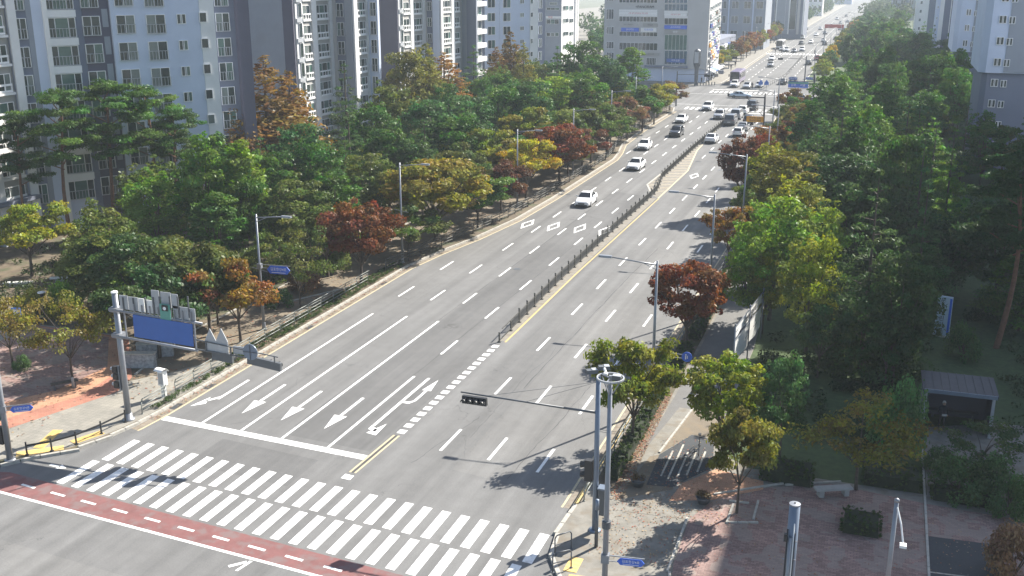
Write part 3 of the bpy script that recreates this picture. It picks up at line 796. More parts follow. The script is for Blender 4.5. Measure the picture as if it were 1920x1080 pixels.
bay = win_rows(b2, B2, A2, (90, 142, 33, 71), (1, 1.9, 1), FH, 1, ZT, .48, .10, gl=5)
u0, u1 = cols(B2, A2, 50, (90, 143))
for (_, _, za, zb) in bay: slab(b2, 'balcony_band', B2, A2, u0, u1, zb + .03, za + FH - .03, .30, 'wall_white')
win_rows(b2, B2, A2, (155, 188, 30, 67), (1, 1), FH, 1, ZT, .5, .10)
vu = cols(B2, A2, 48, (192, 203))
for k in range(10):
    z = fp(197, 64, B2, A2)[1] - 18 + (k + 1) * FH
    if 1 < z < ZT + 1: slab(b2, 'vent_panel', B2, A2, vu[0], vu[1], z, z + 1.75, .14, 'wall_grey')
win_rows(b2, B2, A2, (218, 253, 28, 63), (1, 1), FH, 1, ZT, .5, .45, gl=2)
win_rows(b2, B2, A2, (274, 310, 27, 63), (1, 1), FH, 1, ZT, .5, .40, gl=3)
win_rows(b2, B2, A2, (331, 348, 26, 45), (1, .35, 1), FH, 1, ZT, None, .28)
win_rows(b2, B2, A2, (373, 387, 23, 42), (1,), FH, 1, ZT, None, .34)
# recess and the dark return wall at its far end
Rr = back(R2_, 3.0)
body(b2, [Rr, isect(441, 50, Rr, A2), back(isect(441, 50, Rr, A2), 9), back(Rr, 9)], 44, 'wall_slate', 'recess_wall')
win_rows(b2, Rr, A2, (404, 430, 24, 59), (1, 1), FH, 1, ZT, .5, .02)
q0 = isect(441, 50, Rr, A2); q1 = isect(463, 50, Rr, A2)
body(b2, [(q0[0] + nx * .8, q0[1] + ny * .8), (q1[0] + nx * .8, q1[1] + ny * .8), back(q1, 8), back(q0, 8)], 44, 'wall_dark', 'end_wall')
# sunlit wing of the same block, just inside the left edge
W1 = (L2[0] - .1, L2[1] - .1)
body(b2, [(W1[0], W1[1] - 26), (W1[0], W1[1]), (W1[0] - 12, W1[1]), (W1[0] - 12, W1[1] - 26)], 44, 'wall_taupe', 'wing_wall')
for k in range(10):
    z = 1.2 + k * FH
    for yy in (-3.2, -7.2, -11.6):
        put_window(b2, W1, 90, yy, z, 2.7, 1.75, (1, 1.6, 1), .8, .12, fmat='frame_white')
        slab(b2, 'balcony_band', W1, 90, yy - .2, yy + 2.9, z - .25, z - .02, .45, 'wall_white')
slab(b2, 'porch_roof', W1, 90, -22, .4, 4.1, 4.45, 1.2, 'wall_slate')
for yy in (-4.2,): slab(b2, 'pilaster', W1, 90, yy, yy + .8, 0, 43.9, .6, 'wall_white')

def stepped_block(label, P0, gpx, segs, ytop, name='apartment_block', roof=44, fh=FH, phase=0.0):
    """P0 first lit corner; gpx = left end of the first gable; segs = lit fronts and shaded step walls"""
    pass
# --- second block: gable, sunlit bays, step, sunlit bays
def lit_unit(t, P0, ry, niche, bay2, pil1, bay3, pil2, wrows2, wrows3, mirrored=False):
    if niche:
        nu = cols(P0, 90, ry, niche)
        slab(t, 'pilaster', P0, 90, nu[0], nu[1], .05, 43.9, .18, 'wall_white')
        lo, hi = nu[0] + .32 * (nu[1] - nu[0]), nu[0] + .80 * (nu[1] - nu[0])
        for k in range(10):
            z = .9 + k * FH + phase_[0]
            put_window(t, P0, 90, lo, z, hi - lo, 1.95, (1,), 0, .19, 'glass', 'railing')
            slab(t, 'unit_rack', P0, 90, nu[0] + .05 * (nu[1] - nu[0]), hi, z - .62, z - .1, .34, 'railing')
    for p in (pil1, pil2):
        if p: slab(t, 'pilaster', P0, 90, *cols(P0, 90, ry, p), .05, 43.9, .30, 'wall_white')
    for b_, wr, pn in ((bay2, wrows2, (1, 1)), (bay3, wrows3, (1, 1.7, 1))):
        if not b_: continue
        uu = cols(P0, 90, ry, b_)
        rows = win_rows(t, P0, 90, wr, pn, FH, 2.2, ZT, .46, .06, fmat='frame_white')
        for i, (_, _, za, zb) in enumerate(rows):
            slab(t, 'balcony_band', P0, 90, uu[0] + .03, uu[1] - .03, za - .14, za + .02, .30, 'wall_white')
            slab(t, 'spandrel', P0, 90, uu[0] + .02, uu[1] - .02, zb + .02, za + FH - .16, .10, 'wall_white' if i in (1,) else 'wall_taupe')
phase_ = [0.0]
def block_two(label, P0, gl_px, xs, ry, w2, w3, wg, w3b, wg2, roof=44):
    """xs: end of lit front, end of step gable, end of second lit front, end of last gable"""
    t = thing('apartment_block', label, 'apartment block', (P0[0] - 8, P0[1] + 8, 0))
    p1 = isect(xs[0], ry, P0, 90); p2 = isect(xs[1], ry, p1, 0); p3 = isect(xs[2], ry, p2, 90); p4 = isect(xs[3], ry, p3, 0) if xs[3] else p3
    gx = isect(gl_px[0], ry, P0, 0)
    body(t, [gx, P0, p1, (gx[0], p1[1])], roof, 'wall_taupe')
    body(t, [(gx[0] + 2, p1[1] - .4), (p1[0] - .5, p1[1] - .4), (p1[0] - .5, p1[1]), (p2[0], p2[1]), (p3[0], p3[1]), (gx[0] + 2, p3[1])], roof - .5, 'wall_taupe', 'second_wall')
    return t, p1, p2, p3, p4, gx
# second block
P3 = (-76.6, 126.6)
t3, c1, c2, c3, c4, gx = block_two('apartment block with wide grey gable and sunlit white bays behind the rusty redwoods', P3, (462,), (620, 660, 687, 708), 30, None, None, None, None, None)
slab(t3, 'gable_wall', P3, 0, *cols(P3, 0, 50, (462, 532)), .05, 43.9, .10, 'wall_grey')
slab(t3, 'gable_wall', P3, 0, *cols(P3, 0, 50, (532, 551.3)), .05, 43.9, .16, 'wall_dark')
phase_[0] = .25
lit_unit(t3, P3, 25, (551.5, 565), (565, 581), (581, 590), (590, 614), (614, 620), (566, 580, 10, 38), (592, 613, 9, 36))
slab(t3, 'step_wall', c1, 0, *cols(c1, 0, 25, (621, 630)), .05, 43, .06, 'wall_beige'); slab(t3, 'step_wall', c1, 0, *cols(c1, 0, 25, (630, 646.5)), .05, 43, .04, 'wall_slate')
slab(t3, 'step_wall', c1, 0, *cols(c1, 0, 25, (646.5, 660)), .05, 43, .12, 'wall_grey')
win_rows(t3, c1, 0, (631, 644, 6, 32), (1, 1), FH, 1, ZT, .5, .05)
lit_unit(t3, c2, 25, None, None, (660.3, 667), (667, 684), (684, 688), None, (668, 683, 4, 30))
body(t3, [c3, c4, (c4[0], c4[1] + .6), (c3[0], c3[1] + .6)], 44.2, 'wall_lav', 'side_wall')
win_rows(t3, c3, 0, (694, 705, 4, 30), (1, 1), FH, 1, ZT, .5, .03)
# third block
P4 = (-76.5, 158.5)
t4, c1, c2, c3, c4, gx = block_two('apartment block with a dark plain gable and two sunlit white bay columns', P4, (706,), (795, 824, 866, 893), 20, None, None, None, None, None)
slab(t4, 'gable_wall', P4, 0, *cols(P4, 0, 20, (706, 745.2)), .05, 43.9, .12, 'wall_dark')
phase_[0] = .6
lit_unit(t4, P4, 20, (745.4, 754), (754, 767), (767, 773), (773, 790), (790, 795), (755, 766, 4, 26), (774.5, 789.5, 4, 26))
slab(t4, 'step_wall', c1, 0, *cols(c1, 0, 20, (795.5, 800)), .05, 43, .06, 'wall_beige'); slab(t4, 'step_wall', c1, 0, *cols(c1, 0, 20, (800, 811)), .05, 43, .04, 'wall_slate')
slab(t4, 'step_wall', c1, 0, *cols(c1, 0, 20, (811, 824)), .05, 43, .12, 'wall_lav')
win_rows(t4, c1, 0, (801, 809, 3, 20), (1, 1), FH, 1, ZT, .5, .05)
lit_unit(t4, c2, 15, None, (850, 860.5), (824.3, 828), (828, 844), (844, 850), (850.5, 860, 3, 22), (829, 843, 1, 23))
body(t4, [c3, c4, (c4[0], c4[1] + .6), (c3[0], c3[1] + .6)], 44.2, 'wall_grey', 'side_wall')
slab(t4, 'side_panel', c3, 0, *cols(c3, 0, 15, (875, 893)), .05, 44, .1, 'wall_slate')
# fourth block: long shaded facade again
B5 = (-78.0, 200.0)
b5 = thing('apartment_block', 'farthest shaded lavender apartment block of the left row with twin windows in columns', 'apartment block', (-75, 210, 0))
L5 = isect(907, 30, B5, A2); R5 = isect(1008, 30, B5, A2)
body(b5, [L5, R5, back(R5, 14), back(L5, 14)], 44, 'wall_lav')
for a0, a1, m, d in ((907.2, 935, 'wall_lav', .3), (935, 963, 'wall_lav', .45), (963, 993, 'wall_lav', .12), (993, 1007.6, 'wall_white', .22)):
    slab(b5, 'wall_panel', B5, A2, *cols(B5, A2, 30, (a0, a1)), .05, 43.9, d, m)
win_rows(b5, B5, A2, (914, 928, 24, 40), (1, 1), FH, 1, ZT, None, .3); win_rows(b5, B5, A2, (943, 957, 24, 40), (1, 1), FH, 1, ZT, None, .45)
win_rows(b5, B5, A2, (975, 982, 24, 32), (1, .3, 1), FH, 1, ZT, None, .12); win_rows(b5, B5, A2, (994.5, 999, 23, 32), (1,), FH, 1, ZT, None, .22)
S5 = (L5[0], L5[1] - 8); 
body(b5, [S5, (L5[0] + .02, L5[1] + .3), (L5[0] - 9, L5[1] + .3), (L5[0] - 9, L5[1] - 8)], 43, 'wall_slate', 'wing_wall')
for k in range(10):
    slab(b5, 'balcony_band', S5, 90, .4, 7.4, 1 + k * FH, 1.9 + k * FH, .9, 'wall_white')
    put_window(b5, S5, 90, 1.0, 2.0 + k * FH, 5.5, 1.5, (1, 1, 1), 0, .05)
Rr5 = back(R5, 2.0); qe = isect(1022, 30, Rr5, A2)
body(b5, [Rr5, qe, back(qe, 8), back(Rr5, 8)], 43.6, 'wall_slate', 'recess_wall')
win_rows(b5, Rr5, A2, (1010, 1016, 24, 40), (1, 1), FH, 1, ZT, None, .02)
# commercial block peeping past it
P6 = isect(1053, 30, (-88.0, 297.0), 0)
b6 = thing('shop_block', 'small white commercial block with shop signs between the apartment row and the mall', 'commercial building', (P6[0] - 8, P6[1] + 10, 0))
g6 = isect(1020, 30, P6, 0); r6 = isect(1083, 30, P6, 90)
body(b6, [g6, P6, r6, (g6[0], r6[1])], 24.6, 'wall_white')
slab(b6, 'gable_wall', P6, 0, *cols(P6, 0, 30, (1020, 1052.6)), .05, 24.5, .1, 'wall_grey')
for (x0, x1, y0, y1) in ((1031, 1045, 4, 9.5), (1025, 1049, 14, 19), (1025, 1048, 36, 45), (1025, 1032, 61, 68), (1033, 1040, 61, 68), (1041, 1048, 61, 68)):
    u0, zt = fp(x0, y0, P6, 0); u1, zb = fp(x1, y1, P6, 0)
    put_window(b6, P6, 0, u0, zb, u1 - u0, zt - zb, (1,) * max(1, int((u1 - u0) / 1.2)), 0, .12)
u0, zt = fp(1024, 30, P6, 0); u1, zb = fp(1052, 35, P6, 0)
sp = slab(b6, 'shop_sign', P6, 0, u0, u1, zb, zt, .25, 'sign_white')
text('학원', .75, M['letter_red'], sp, (u0 + 1.4, -.26, (zb + zt) / 2), (math.pi / 2, 0, 0))
for y0, y1 in ((11, 18.5), (35, 42), (60, 66), (84, 90)):
    for x0, x1 in ((1055, 1065), (1067, 1074)):
        u0, zt = fp(x0, y0, P6, 90); u1, zb = fp(x1, y1, P6, 90)
        put_window(b6, P6, 90, u0, zb, u1 - u0, zt - zb, (1, 1), 0, .05)
for x0, x1 in ((1077, 1079), (1081, 1082.6)):
    uu = cols(P6, 90, 30, (x0, x1)); slab(b6, 'pilaster', P6, 90, uu[0], uu[1], .05, 24.4, .4, 'wall_white')

# --- the corner mall
PM = (-42.2, 262.0)
PM = isect(1330, 30, (-44.0, 262.0), 0)
mall = thing('shopping_mall', 'grey corner shopping building with a glass strip and a white sign-covered sunlit side', 'shopping building', (PM[0] - 12, PM[1] + 8, 0))
gm = isect(1133, 30, PM, 0); rm_ = isect(1352, 30, PM, 90)
body(mall, [gm, PM, rm_, (gm[0], rm_[1])], 30, 'wall_beige', z0=3.4)
body(mall, [(gm[0] + .5, gm[1] + .6), (PM[0] - .6, PM[1] + .6), (rm_[0] - .6, rm_[1] - .3), (gm[0] + .5, rm_[1] - .3)], 3.42, 'wall_lav', 'shop_floor')
def mrect(x0, x1, y0, y1, a=0, O=None):
    O = O or PM
    ua, zt = fp((x0 + x1) / 2, y0, O, a); zb = fp((x0 + x1) / 2, y1, O, a)[1]
    uu = cols(O, a, (y0 + y1) / 2, (x0, x1)); return uu[0], uu[1], zb, zt
def mwin(x0, x1, y0, y1, n, a=0, d=.03, gl='glass', tr=None, fm='frame'):
    u0, u1, zb, zt = mrect(x0, x1, y0, y1, a); return put_window(mall, PM, a, u0, zb, u1 - u0, zt - zb, (1,) * n, 0, d, gl, fm)
def msign(x0, x1, y0, y1, m, a=0, d=.3, txt=None, tm='letter_dark', n='shop_sign', ts=.62):
    u0, u1, zb, zt = mrect(x0, x1, y0, y1, a)
    s = slab(mall, n, PM, a, u0, u1, zb, zt, d, m)
    if txt:
        h = (zt - zb) * ts
        text(txt, h, M[tm], s, ((u0 + u1) / 2, -d - .012, (zb + zt) / 2), (math.pi / 2, 0, 0), maxw=(u1 - u0) * .92)
    return s
for y0, y1 in ((-14, 1.5), (17, 36), (50, 64), (78, 91), (98, 112)): mwin(1137, 1151, y0, y1, 3, gl=(0 if y0 != 50 else 2))
for y0, y1, n in ((-4, 5.5, 11), (31, 41, 11), (60, 68, 10), (80, 94, 10), (108, 122, 6)): mwin(1161 if y0 < 100 else 1212, 1233 if y0 != 108 else 1230, y0, y1, n)
u0, u1, zb, zt = mrect(1186, 1232, 10, 16); cxx = (u0 + u1) / 2
tx = text('+PANORAM', (zt - zb) * 1.15, M['letter_dark'], mall, (PM[0] + cxx - mall.location.x, PM[1] - .04 - mall.location.y, (zb + zt) / 2), (math.pi / 2, 0, 0), extrude=.05, maxw=u1 - u0)
for (x0, x1, y0, y1, m_, tt, tm) in ((1161, 1233, 18, 22, 'sign_white', None, None), (1161, 1233, 22.4, 27.5, 'banner_white', '수학 영어 전문학원 국어 과학', 'letter_red'), (1161, 1233, 27.8, 30.6, 'sign_white', None, None),
        (1163, 1195, 44, 48, 'wall_beige', '피아노 미술 태권도', 'letter_dark'), (1206, 1233, 44, 50, 'wall_taupe', '부동산', 'letter_dark'),
        (1165, 1198, 52, 59, 'blue_light', '영어학원', 'letter_white'), (1202, 1231, 52, 60, 'sign_white', '치과의원', 'blue_light'), (1206, 1236, 99, 104, 'wall_taupe', '상가 임대', 'letter_dark')):
    if tm and tm not in M: tm = 'letter_dark'
    msign(x0, x1, y0, y1, m_, 0, .22, tt, tm or 'letter_dark')
# glass strip at the corner
for k, (y0, y1, gl) in enumerate(((-6, 6, 'glass_blue'), (7.5, 20, 'glass_blue'), (34, 46, 'glass'), (65, 94, 'glass_green'), (95, 121, 'glass_blue'))): mwin(1246, 1288.5 + (0 if y1 > 60 else 1), y0, y1, 6, 0, .12, gl)
msign(1246, 1290, 20.6, 24.4, 'sign_white'); msign(1246, 1288, 24.8, 30, 'banner_white', 0, .3, '수학 영어 국어', 'letter_red'); msign(1246, 1290, 30.4, 33.6, 'sign_white')
msign(1246, 1288, 47.5, 54.5, 'blue_light', 0, .3, '소아과의원', 'letter_white'); msign(1246, 1287, 56, 64, 'wall_taupe', 0, .3, '병원', 'letter_white')
msign(1250, 1284, 110, 117, 'sign_blue', 0, .3, '치과교정', 'letter_white'); msign(1209, 1290, 123, 127, 'wall_slate', 0, .5)
# sunlit side: window rows and shop signs all over
cl = ['sign_white', 'banner_white', 'wall_taupe', 'sign_white', 'orange_sign', 'glass_green', 'sign_blue', 'wall_slate']
yy0 = [4, 27, 46, 64, 82, 98, 112]
for r_ in range(7):
    for c_ in range(5):
        x0 = 1332.5 + c_ * 3.9; dy = -c_ * 2.3 - (r_ * .35) * c_
        x0 -= r_ * 1.0; x1 = x0 + 3.3
        u0, u1, zb, zt = mrect(x0, x1, yy0[r_] + 8 + dy, yy0[r_] + 14.5 + dy, 90)
        if r_ in (0, 2, 4): put_window(mall, PM, 90, u0, zb, u1 - u0, zt - zb, (1, 1, 1), 0, .05)
        else: put_window(mall, PM, 90, u0, zb - .3, u1 - u0, (zt - zb) * .8, (1, 1), 0, .05)
        if r_: 
            s = slab(mall, 'shop_sign', PM, 90, u0 + .05, u1 - .05, zt + .25, zt + 1.15, .35, cl[(r_ * 3 + c_ * 5) % len(cl)])
            text(('학원', '약국', '식당', '은행', '미용')[(r_ + c_) % 5], .7, M[('letter_dark', 'letter_red', 'letter_white')[(r_ * 2 + c_) % 3] if cl[(r_ * 3 + c_ * 5) % len(cl)] not in ('sign_white', 'banner_white') else ('letter_dark', 'letter_red')[(r_ + c_) % 2]], s, ((u0 + u1) / 2, -.37, zt + .7), (math.pi / 2, 0, 0))
# shop awnings at the foot
for k in range(4):
    b = MB(); y = 263.5 + k * 4.2
    b.poly([(0, 0, 3.3), (0, 3.6, 3.3), (1.5, 3.6, 2.7), (1.5, 0, 2.7)]); b.poly([(0, 0, 3.3), (1.5, 0, 2.7), (1.5, 0, 2.5), (0, 0, 2.5)]); b.poly([(1.5, 0, 2.7), (1.5, 3.6, 2.7), (1.5, 3.6, 2.5), (1.5, 0, 2.5)])
    b.build('awning', M[('banner_white', 'sign_blue', 'banner_white', 'sign_white')[k]], mall, (PM[0] - mall.location.x + .05, y - mall.location.y, 0))

# --- towers on the right
def right_tower(label, P0, xc, xr, rects, zsplit_px, fh, light=True, depth=16, width=34, roof=31):
    t = thing('apartment_tower', label, 'apartment block', (P0[0] + 10, P0[1] + 8, 0))
    a = isect(xc[0], 30, P0, 0); c = isect(xc[1], 30, P0, 0); w = c[0] - a[0]
    zs = fp(zsplit_px[0], zsplit_px[1], P0, 0)[1]
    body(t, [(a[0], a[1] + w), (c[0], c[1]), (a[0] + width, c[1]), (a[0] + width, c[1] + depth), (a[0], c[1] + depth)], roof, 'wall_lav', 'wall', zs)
    body(t, [(a[0] + .5, a[1] + w + .3), (c[0] + .3, c[1] + .45), (a[0] + width - .5, c[1] + .45), (a[0] + width - .5, c[1] + depth - .4), (a[0] + .5, c[1] + depth - .4)], zs + .02, 'wall_slate', 'base_wall', 0)
    if xr: slab(t, 'wall_panel', P0, 0, *cols(P0, 0, 30, xr), zs + .1, roof - .1, .08, 'wall_grey')
    for i, rc in enumerate(rects):
        win_rows(t, P0, 0, rc, (1, .35, 1), fh, zs + .6, ZT, None, .03 if i == 0 else .10, gl='glass')
        PB = (P0[0], P0[1] + .45)
        u0 = fp(rc[0], (rc[2] + rc[3]) / 2, P0, 0)[0]; h = fp(rc[0], rc[2], P0, 0)[1] - fp(rc[0], rc[3], P0, 0)[1]; zb = fp(rc[0], rc[3], P0, 0)[1]
        while zb > zs - h - .3: zb -= fh
        while zb > .8:
            put_window(t, PB, 0, u0, zb, fp(rc[1], rc[3], P0, 0)[0] - fp(rc[0], rc[3], P0, 0)[0], h, (1, .35, 1), 0, .03, 'glass'); zb -= fh
    return t, a, zs
R1t, ra, _ = right_tower('pale apartment tower at the top right corner, nearest of its row', (13.4, 150.0), (1848, 1861), (1895, 1960), ((1873.5, 1887.5, 29, 44), (1892, 1904, 31, 45)), (1835, 136), FH)
R2t, ra, _ = right_tower('second pale apartment tower standing behind the corner tower', (12.9, 206.0), (1792.5, 1801), (1827, 1850), ((1812, 1821, 17, 29), (1826, 1833, 20, 30)), (1787, 97), FH)
R3t = thing('apartment_tower', 'purple-grey apartment tower third along the right tree line', 'apartment block', (22, 300, 0))
P7 = isect(1757, 20, (10, 290.0), 0)
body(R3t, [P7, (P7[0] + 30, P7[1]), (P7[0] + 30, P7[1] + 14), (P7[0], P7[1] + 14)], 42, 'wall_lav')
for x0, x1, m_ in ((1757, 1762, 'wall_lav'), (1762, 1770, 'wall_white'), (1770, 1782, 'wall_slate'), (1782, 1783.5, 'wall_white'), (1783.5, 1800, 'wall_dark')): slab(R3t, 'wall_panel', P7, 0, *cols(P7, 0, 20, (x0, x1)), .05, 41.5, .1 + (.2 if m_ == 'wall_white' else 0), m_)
win_rows(R3t, P7, 0, (1758, 1760, 11, 16), (1,), FH, 1, ZT, None, .1, gl='glass')
R4t = thing('apartment_tower', 'faint white and slate apartment tower farthest along the right tree line', 'apartment block', (22, 380, 0))
P8 = isect(1718, 10, (10, 368.0), 0)
body(R4t, [P8, (P8[0] + 26, P8[1]), (P8[0] + 26, P8[1] + 14), (P8[0], P8[1] + 14)], 42, 'wall_white')
slab(R4t, 'wall_panel', P8, 0, *cols(P8, 0, 10, (1742, 1757)), .05, 41.5, .15, 'wall_slate')
win_rows(R4t, P8, 0, (1726, 1730, 2, 8), (1, 1), FH, 1, ZT, None, .03, gl='glass')
# two more of the row stand beside the frame and throw the shade over the park
def side_tower(x, y, w, d, h, label):
    t = thing('apartment_tower', label, 'apartment block', (x + w / 2, y + d / 2, 0))
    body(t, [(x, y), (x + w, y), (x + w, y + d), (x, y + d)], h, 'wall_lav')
    for k in range(2, 12, 3):
        for i in range(3): put_window(t, (x, y), 0, 2 + i * 6, 1 + k * FH, 1.9, 1.3, (1, 1), 0, .03)
    return t
side_tower(20.5, 118, 30, 14, 44, 'pale apartment tower beside the park, outside the picture behind the shelter')
side_tower(24.5, 92, 30, 14, 48, 'pale apartment tower beside the park, outside the picture next to the plaza')

# --- hazy buildings along the far road
def far_block(name, label, x, y, w, d, h, m, nx_, fh, m2=None, cat='building', gl='glass', stripes=()):
    t = thing(name, label, cat, (x + w / 2, y + d / 2, 0))
    body(t, [(x, y), (x + w, y), (x + w, y + d), (x, y + d)], h, m)
    for i in range(nx_):
        uw = w / nx_
        k = 0
        while 4 + k * fh < min(h, 34):
            put_window(t, (x, y), 0, uw * (i + .22), 4 + k * fh, uw * .56, fh * .5, (1, 1), 0, .04, gl); k += 1
    for s0, s1, mm, dd in stripes: slab(t, 'wall_panel', (x, y), 0, s0, s1, 2, h - .1, dd, mm)
    return t
q = at(1357, 95); q2 = at(1440, 95)
fb = far_block('office_block', 'blue-grey slab building behind the yellow street tree past the mall', -61, 395, 17.5, 20, 44, 'wall_grey', 4, 5.2, stripes=((0, 2.2, 'wall_slate', .12), (4.1, 4.6, 'wall_lav', .2), (12.8, 13.3, 'wall_lav', .2)))
fb = far_block('office_block', 'white-edged purple office tower beyond the blue-grey slab', -51.5, 470, 16, 20, 50, 'wall_slate', 1, 30, stripes=((0, 1.2, 'wall_white', .3), (4.2, 9.5, 'wall_grey', .12), (4.0, 4.4, 'wall_white', .3), (9.4, 9.9, 'wall_white', .3), (13, 14, 'wall_beige', .3), (15.2, 16, 'wall_white', .4)))
far_spec = [(-64, 640, 16, 14, 22, 'wall_beige'), (-56, 760, 10, 12, 30, 'wall_white'), (-84, 820, 20, 16, 38, 'wall_lav'), (-110, 700, 26, 16, 42, 'wall_grey'), (-62, 930, 14, 14, 34, 'wall_grey'), (-58, 1120, 18, 14, 45, 'wall_lav'),
            (6, 900, 24, 16, 40, 'wall_lav'), (14, 1150, 30, 16, 60, 'wall_lav'), (-2, 700, 14, 12, 24, 'wall_grey'), (-110, 1300, 60, 20, 60, 'wall_lav'), (-50, 1500, 30, 20, 55, 'wall_grey'), (20, 1500, 60, 20, 70, 'wall_lav')]
far_lab = ['low beige block in the haze left of the far road', 'slim white block in the haze beside the far road', 'pale lavender block in the haze behind the slim white one', 'wide grey block in the haze left of the other far blocks', 'grey block in deep haze left of the road end', 'tall pale block in deep haze left of the road end', 'pale tower in haze above the right tree line', 'tall pale tower in deep haze right of the road end', 'low grey block in haze behind the right far trees', 'very faint wide tower block at the horizon left of the road', 'faint grey tower at the horizon by the road end', 'faint tall tower at the horizon right of the road']
for s, lb in zip(far_spec, far_lab): far_block('far_building', lb, *s, 3, 5.5)
# grey parapet wall of the low commercial row by the far left pavement
lw = thing('shop_block', 'low dark shop row under the yellow and red street trees past the mall', 'commercial building', (-52, 310, 0))
body(lw, [(-62, 292), (-50, 292), (-50.5, 372), (-62, 372)], 6.5, 'wall_slate')
for k in range(9): put_window(lw, (-50.2, 294), 90, k * 8.2, .6, 6.5, 2.4, (1, 1, 1, 1), 0, .1); slab(lw, 'shop_sign', (-50.3, 294), 90, k * 8.2, k * 8.2 + 6.5, 3.5, 4.6, .5, ('sign_white', 'sign_blue', 'wall_taupe')[k % 3])
# faraway ridge that closes the horizon
hb = MB()
n = 60
for k in range(n):
    t0, t1 = k / n, (k + 1) / n
    def hp(t): 
        x = -2200 + 4400 * t; return x, 2600 + 300 * math.sin(t * 7), 60 + 45 * math.sin(t * 9 + 1) + 25 * math.sin(t * 23)
    a, c = hp(t0), hp(t1)
    hb.poly([(a[0], a[1] - 600, -1), (c[0], c[1] - 600, -1), (c[0], c[1], c[2]), (a[0], a[1], a[2])])
    hb.poly([(a[0], a[1], a[2]), (c[0], c[1], c[2]), (c[0], c[1] + 600, -1), (a[0], a[1] + 600, -1)])
structure(hb.build('hills', M['ground']))
# ------------------------------------------------------------------ trees
def leaf_mesh(name, clumps, n_leaf, leaf, seed, droop=0.0, flat=0.35, aspect=.62, shell=.55):
    """leaf-sized blades gathered in clumps; clumps = list of (centre, (rx, ry, rz), weight)"""
    g = np.random.default_rng(seed)
    w = np.array([c[2] for c in clumps], float); w /= w.sum()
    idx = g.choice(len(clumps), n_leaf, p=w)
    C_ = np.array([c[0] for c in clumps], float)[idx]; S = np.array([c[1] for c in clumps], float)[idx]
    d = g.normal(size=(n_leaf, 3)); d /= np.linalg.norm(d, axis=1)[:, None]
    rr = shell + (1 - shell) * g.random(n_leaf) ** .7
    rr = np.where(g.random(n_leaf) < .12, rr * 1.18, rr)
    P = C_ + d * S * rr[:, None]
    nrm = d * .7 + g.normal(size=(n_leaf, 3)) * .55 + np.array([0, 0, flat]); nrm /= np.linalg.norm(nrm, axis=1)[:, None]
    t = np.cross(nrm, g.normal(size=(n_leaf, 3))); t /= np.linalg.norm(t, axis=1)[:, None]
    t[:, 2] -= droop; t /= np.linalg.norm(t, axis=1)[:, None]
    b = np.cross(nrm, t)
    s = leaf * (.6 + .8 * g.random(n_leaf))[:, None]
    V = np.empty((n_leaf, 4, 3))
    V[:, 0] = P - t * s * .55; V[:, 1] = P + b * s * aspect * .5 + nrm * s * .08; V[:, 2] = P + t * s * .55; V[:, 3] = P - b * s * aspect * .5 + nrm * s * .08
    me = bpy.data.meshes.new(name)
    me.vertices.add(n_leaf * 4); me.vertices.foreach_set('co', V.reshape(-1))
    me.loops.add(n_leaf * 4); me.loops.foreach_set('vertex_index', np.arange(n_leaf * 4, dtype=np.int32))
    me.polygons.add(n_leaf); me.polygons.foreach_set('loop_start', np.arange(0, n_leaf * 4, 4, dtype=np.int32)); me.polygons.foreach_set('loop_total', np.full(n_leaf, 4, np.int32))
    ct = g.random((len(clumps), 3))
    T = np.ones((n_leaf, 4)); T[:, :3] = np.clip(ct[idx] * .6 + g.random((n_leaf, 3)) * .4, 0, 1)
    at_ = me.color_attributes.new('tint', 'FLOAT_COLOR', 'POINT')
    at_.data.foreach_set('color', np.repeat(T, 4, axis=0).reshape(-1).astype(np.float32))
    me.materials.append(M['leaf']); me.update(); me.validate()
    return me
def limbs(name, pts_list, m):
    b = MB()
    for pts in pts_list:
        for (p, r0), (q, r1) in zip(pts[:-1], pts[1:]): b.tube(p, q, r0, r1, 7 if r0 > .06 else 5, 0, cap=False)
    return b.mesh(name, [M[m]], True)
KINDS = {}
def kind(name, variants): KINDS[name] = variants
def gen_round(seed, trunk_h, cz, rx, rz, n, cs, nleaf, leaf, vase=.0, bark='bark', tr=.13, flatbottom=.55, droop=0.0):
    q = random.Random(seed); cl = []
    tries = 0
    while len(cl) < n and tries < 4000:
        tries += 1
        d = Vector((q.gauss(0, 1), q.gauss(0, 1), q.gauss(0, 1))).normalized()
        r = q.uniform(.45, 1.0) ** .6
        p = Vector((d.x * rx * r, d.y * rx * r, d.z * rz * r))
        if p.z < -rz * flatbottom: continue
        k = 1 + vase * (p.z / rz)
        p.x *= k; p.y *= k
        s = cs * q.uniform(.5, 1.35)
        if any((Vector(c[0]) - Vector((p.x, p.y, p.z + cz))).length < s * .75 for c in cl): continue
        cl.append(((p.x, p.y, p.z + cz), (s, s, s * .58), s * s))
    for k in range(16):
        d = Vector((q.gauss(0, 1), q.gauss(0, 1), q.gauss(.5, .8))).normalized(); s = cs * q.uniform(.3, .55); r = q.uniform(1.0, 1.2)
        if d.z * rz * r > -rz * flatbottom: cl.append(((d.x * rx * r, d.y * rx * r, d.z * rz * r + cz), (s, s, s * .7), s * s * .8))
    L = [[((0, 0, -.05), tr * 1.25), ((.03, .02, trunk_h * .5), tr), ((0, .04, trunk_h), tr * .85)]]
    for c in q.sample(cl, min(len(cl), 9)):
        p = Vector(c[0]); mid = Vector((p.x * .45, p.y * .45, trunk_h + (p.z - trunk_h) * .5))
        L.append([((0, .04, trunk_h - .1), tr * .6), (tuple(mid), tr * .38), (tuple(p), tr * .14)])
    return limbs('trunk', L, bark), leaf_mesh('crown', cl, nleaf, leaf, seed, droop)
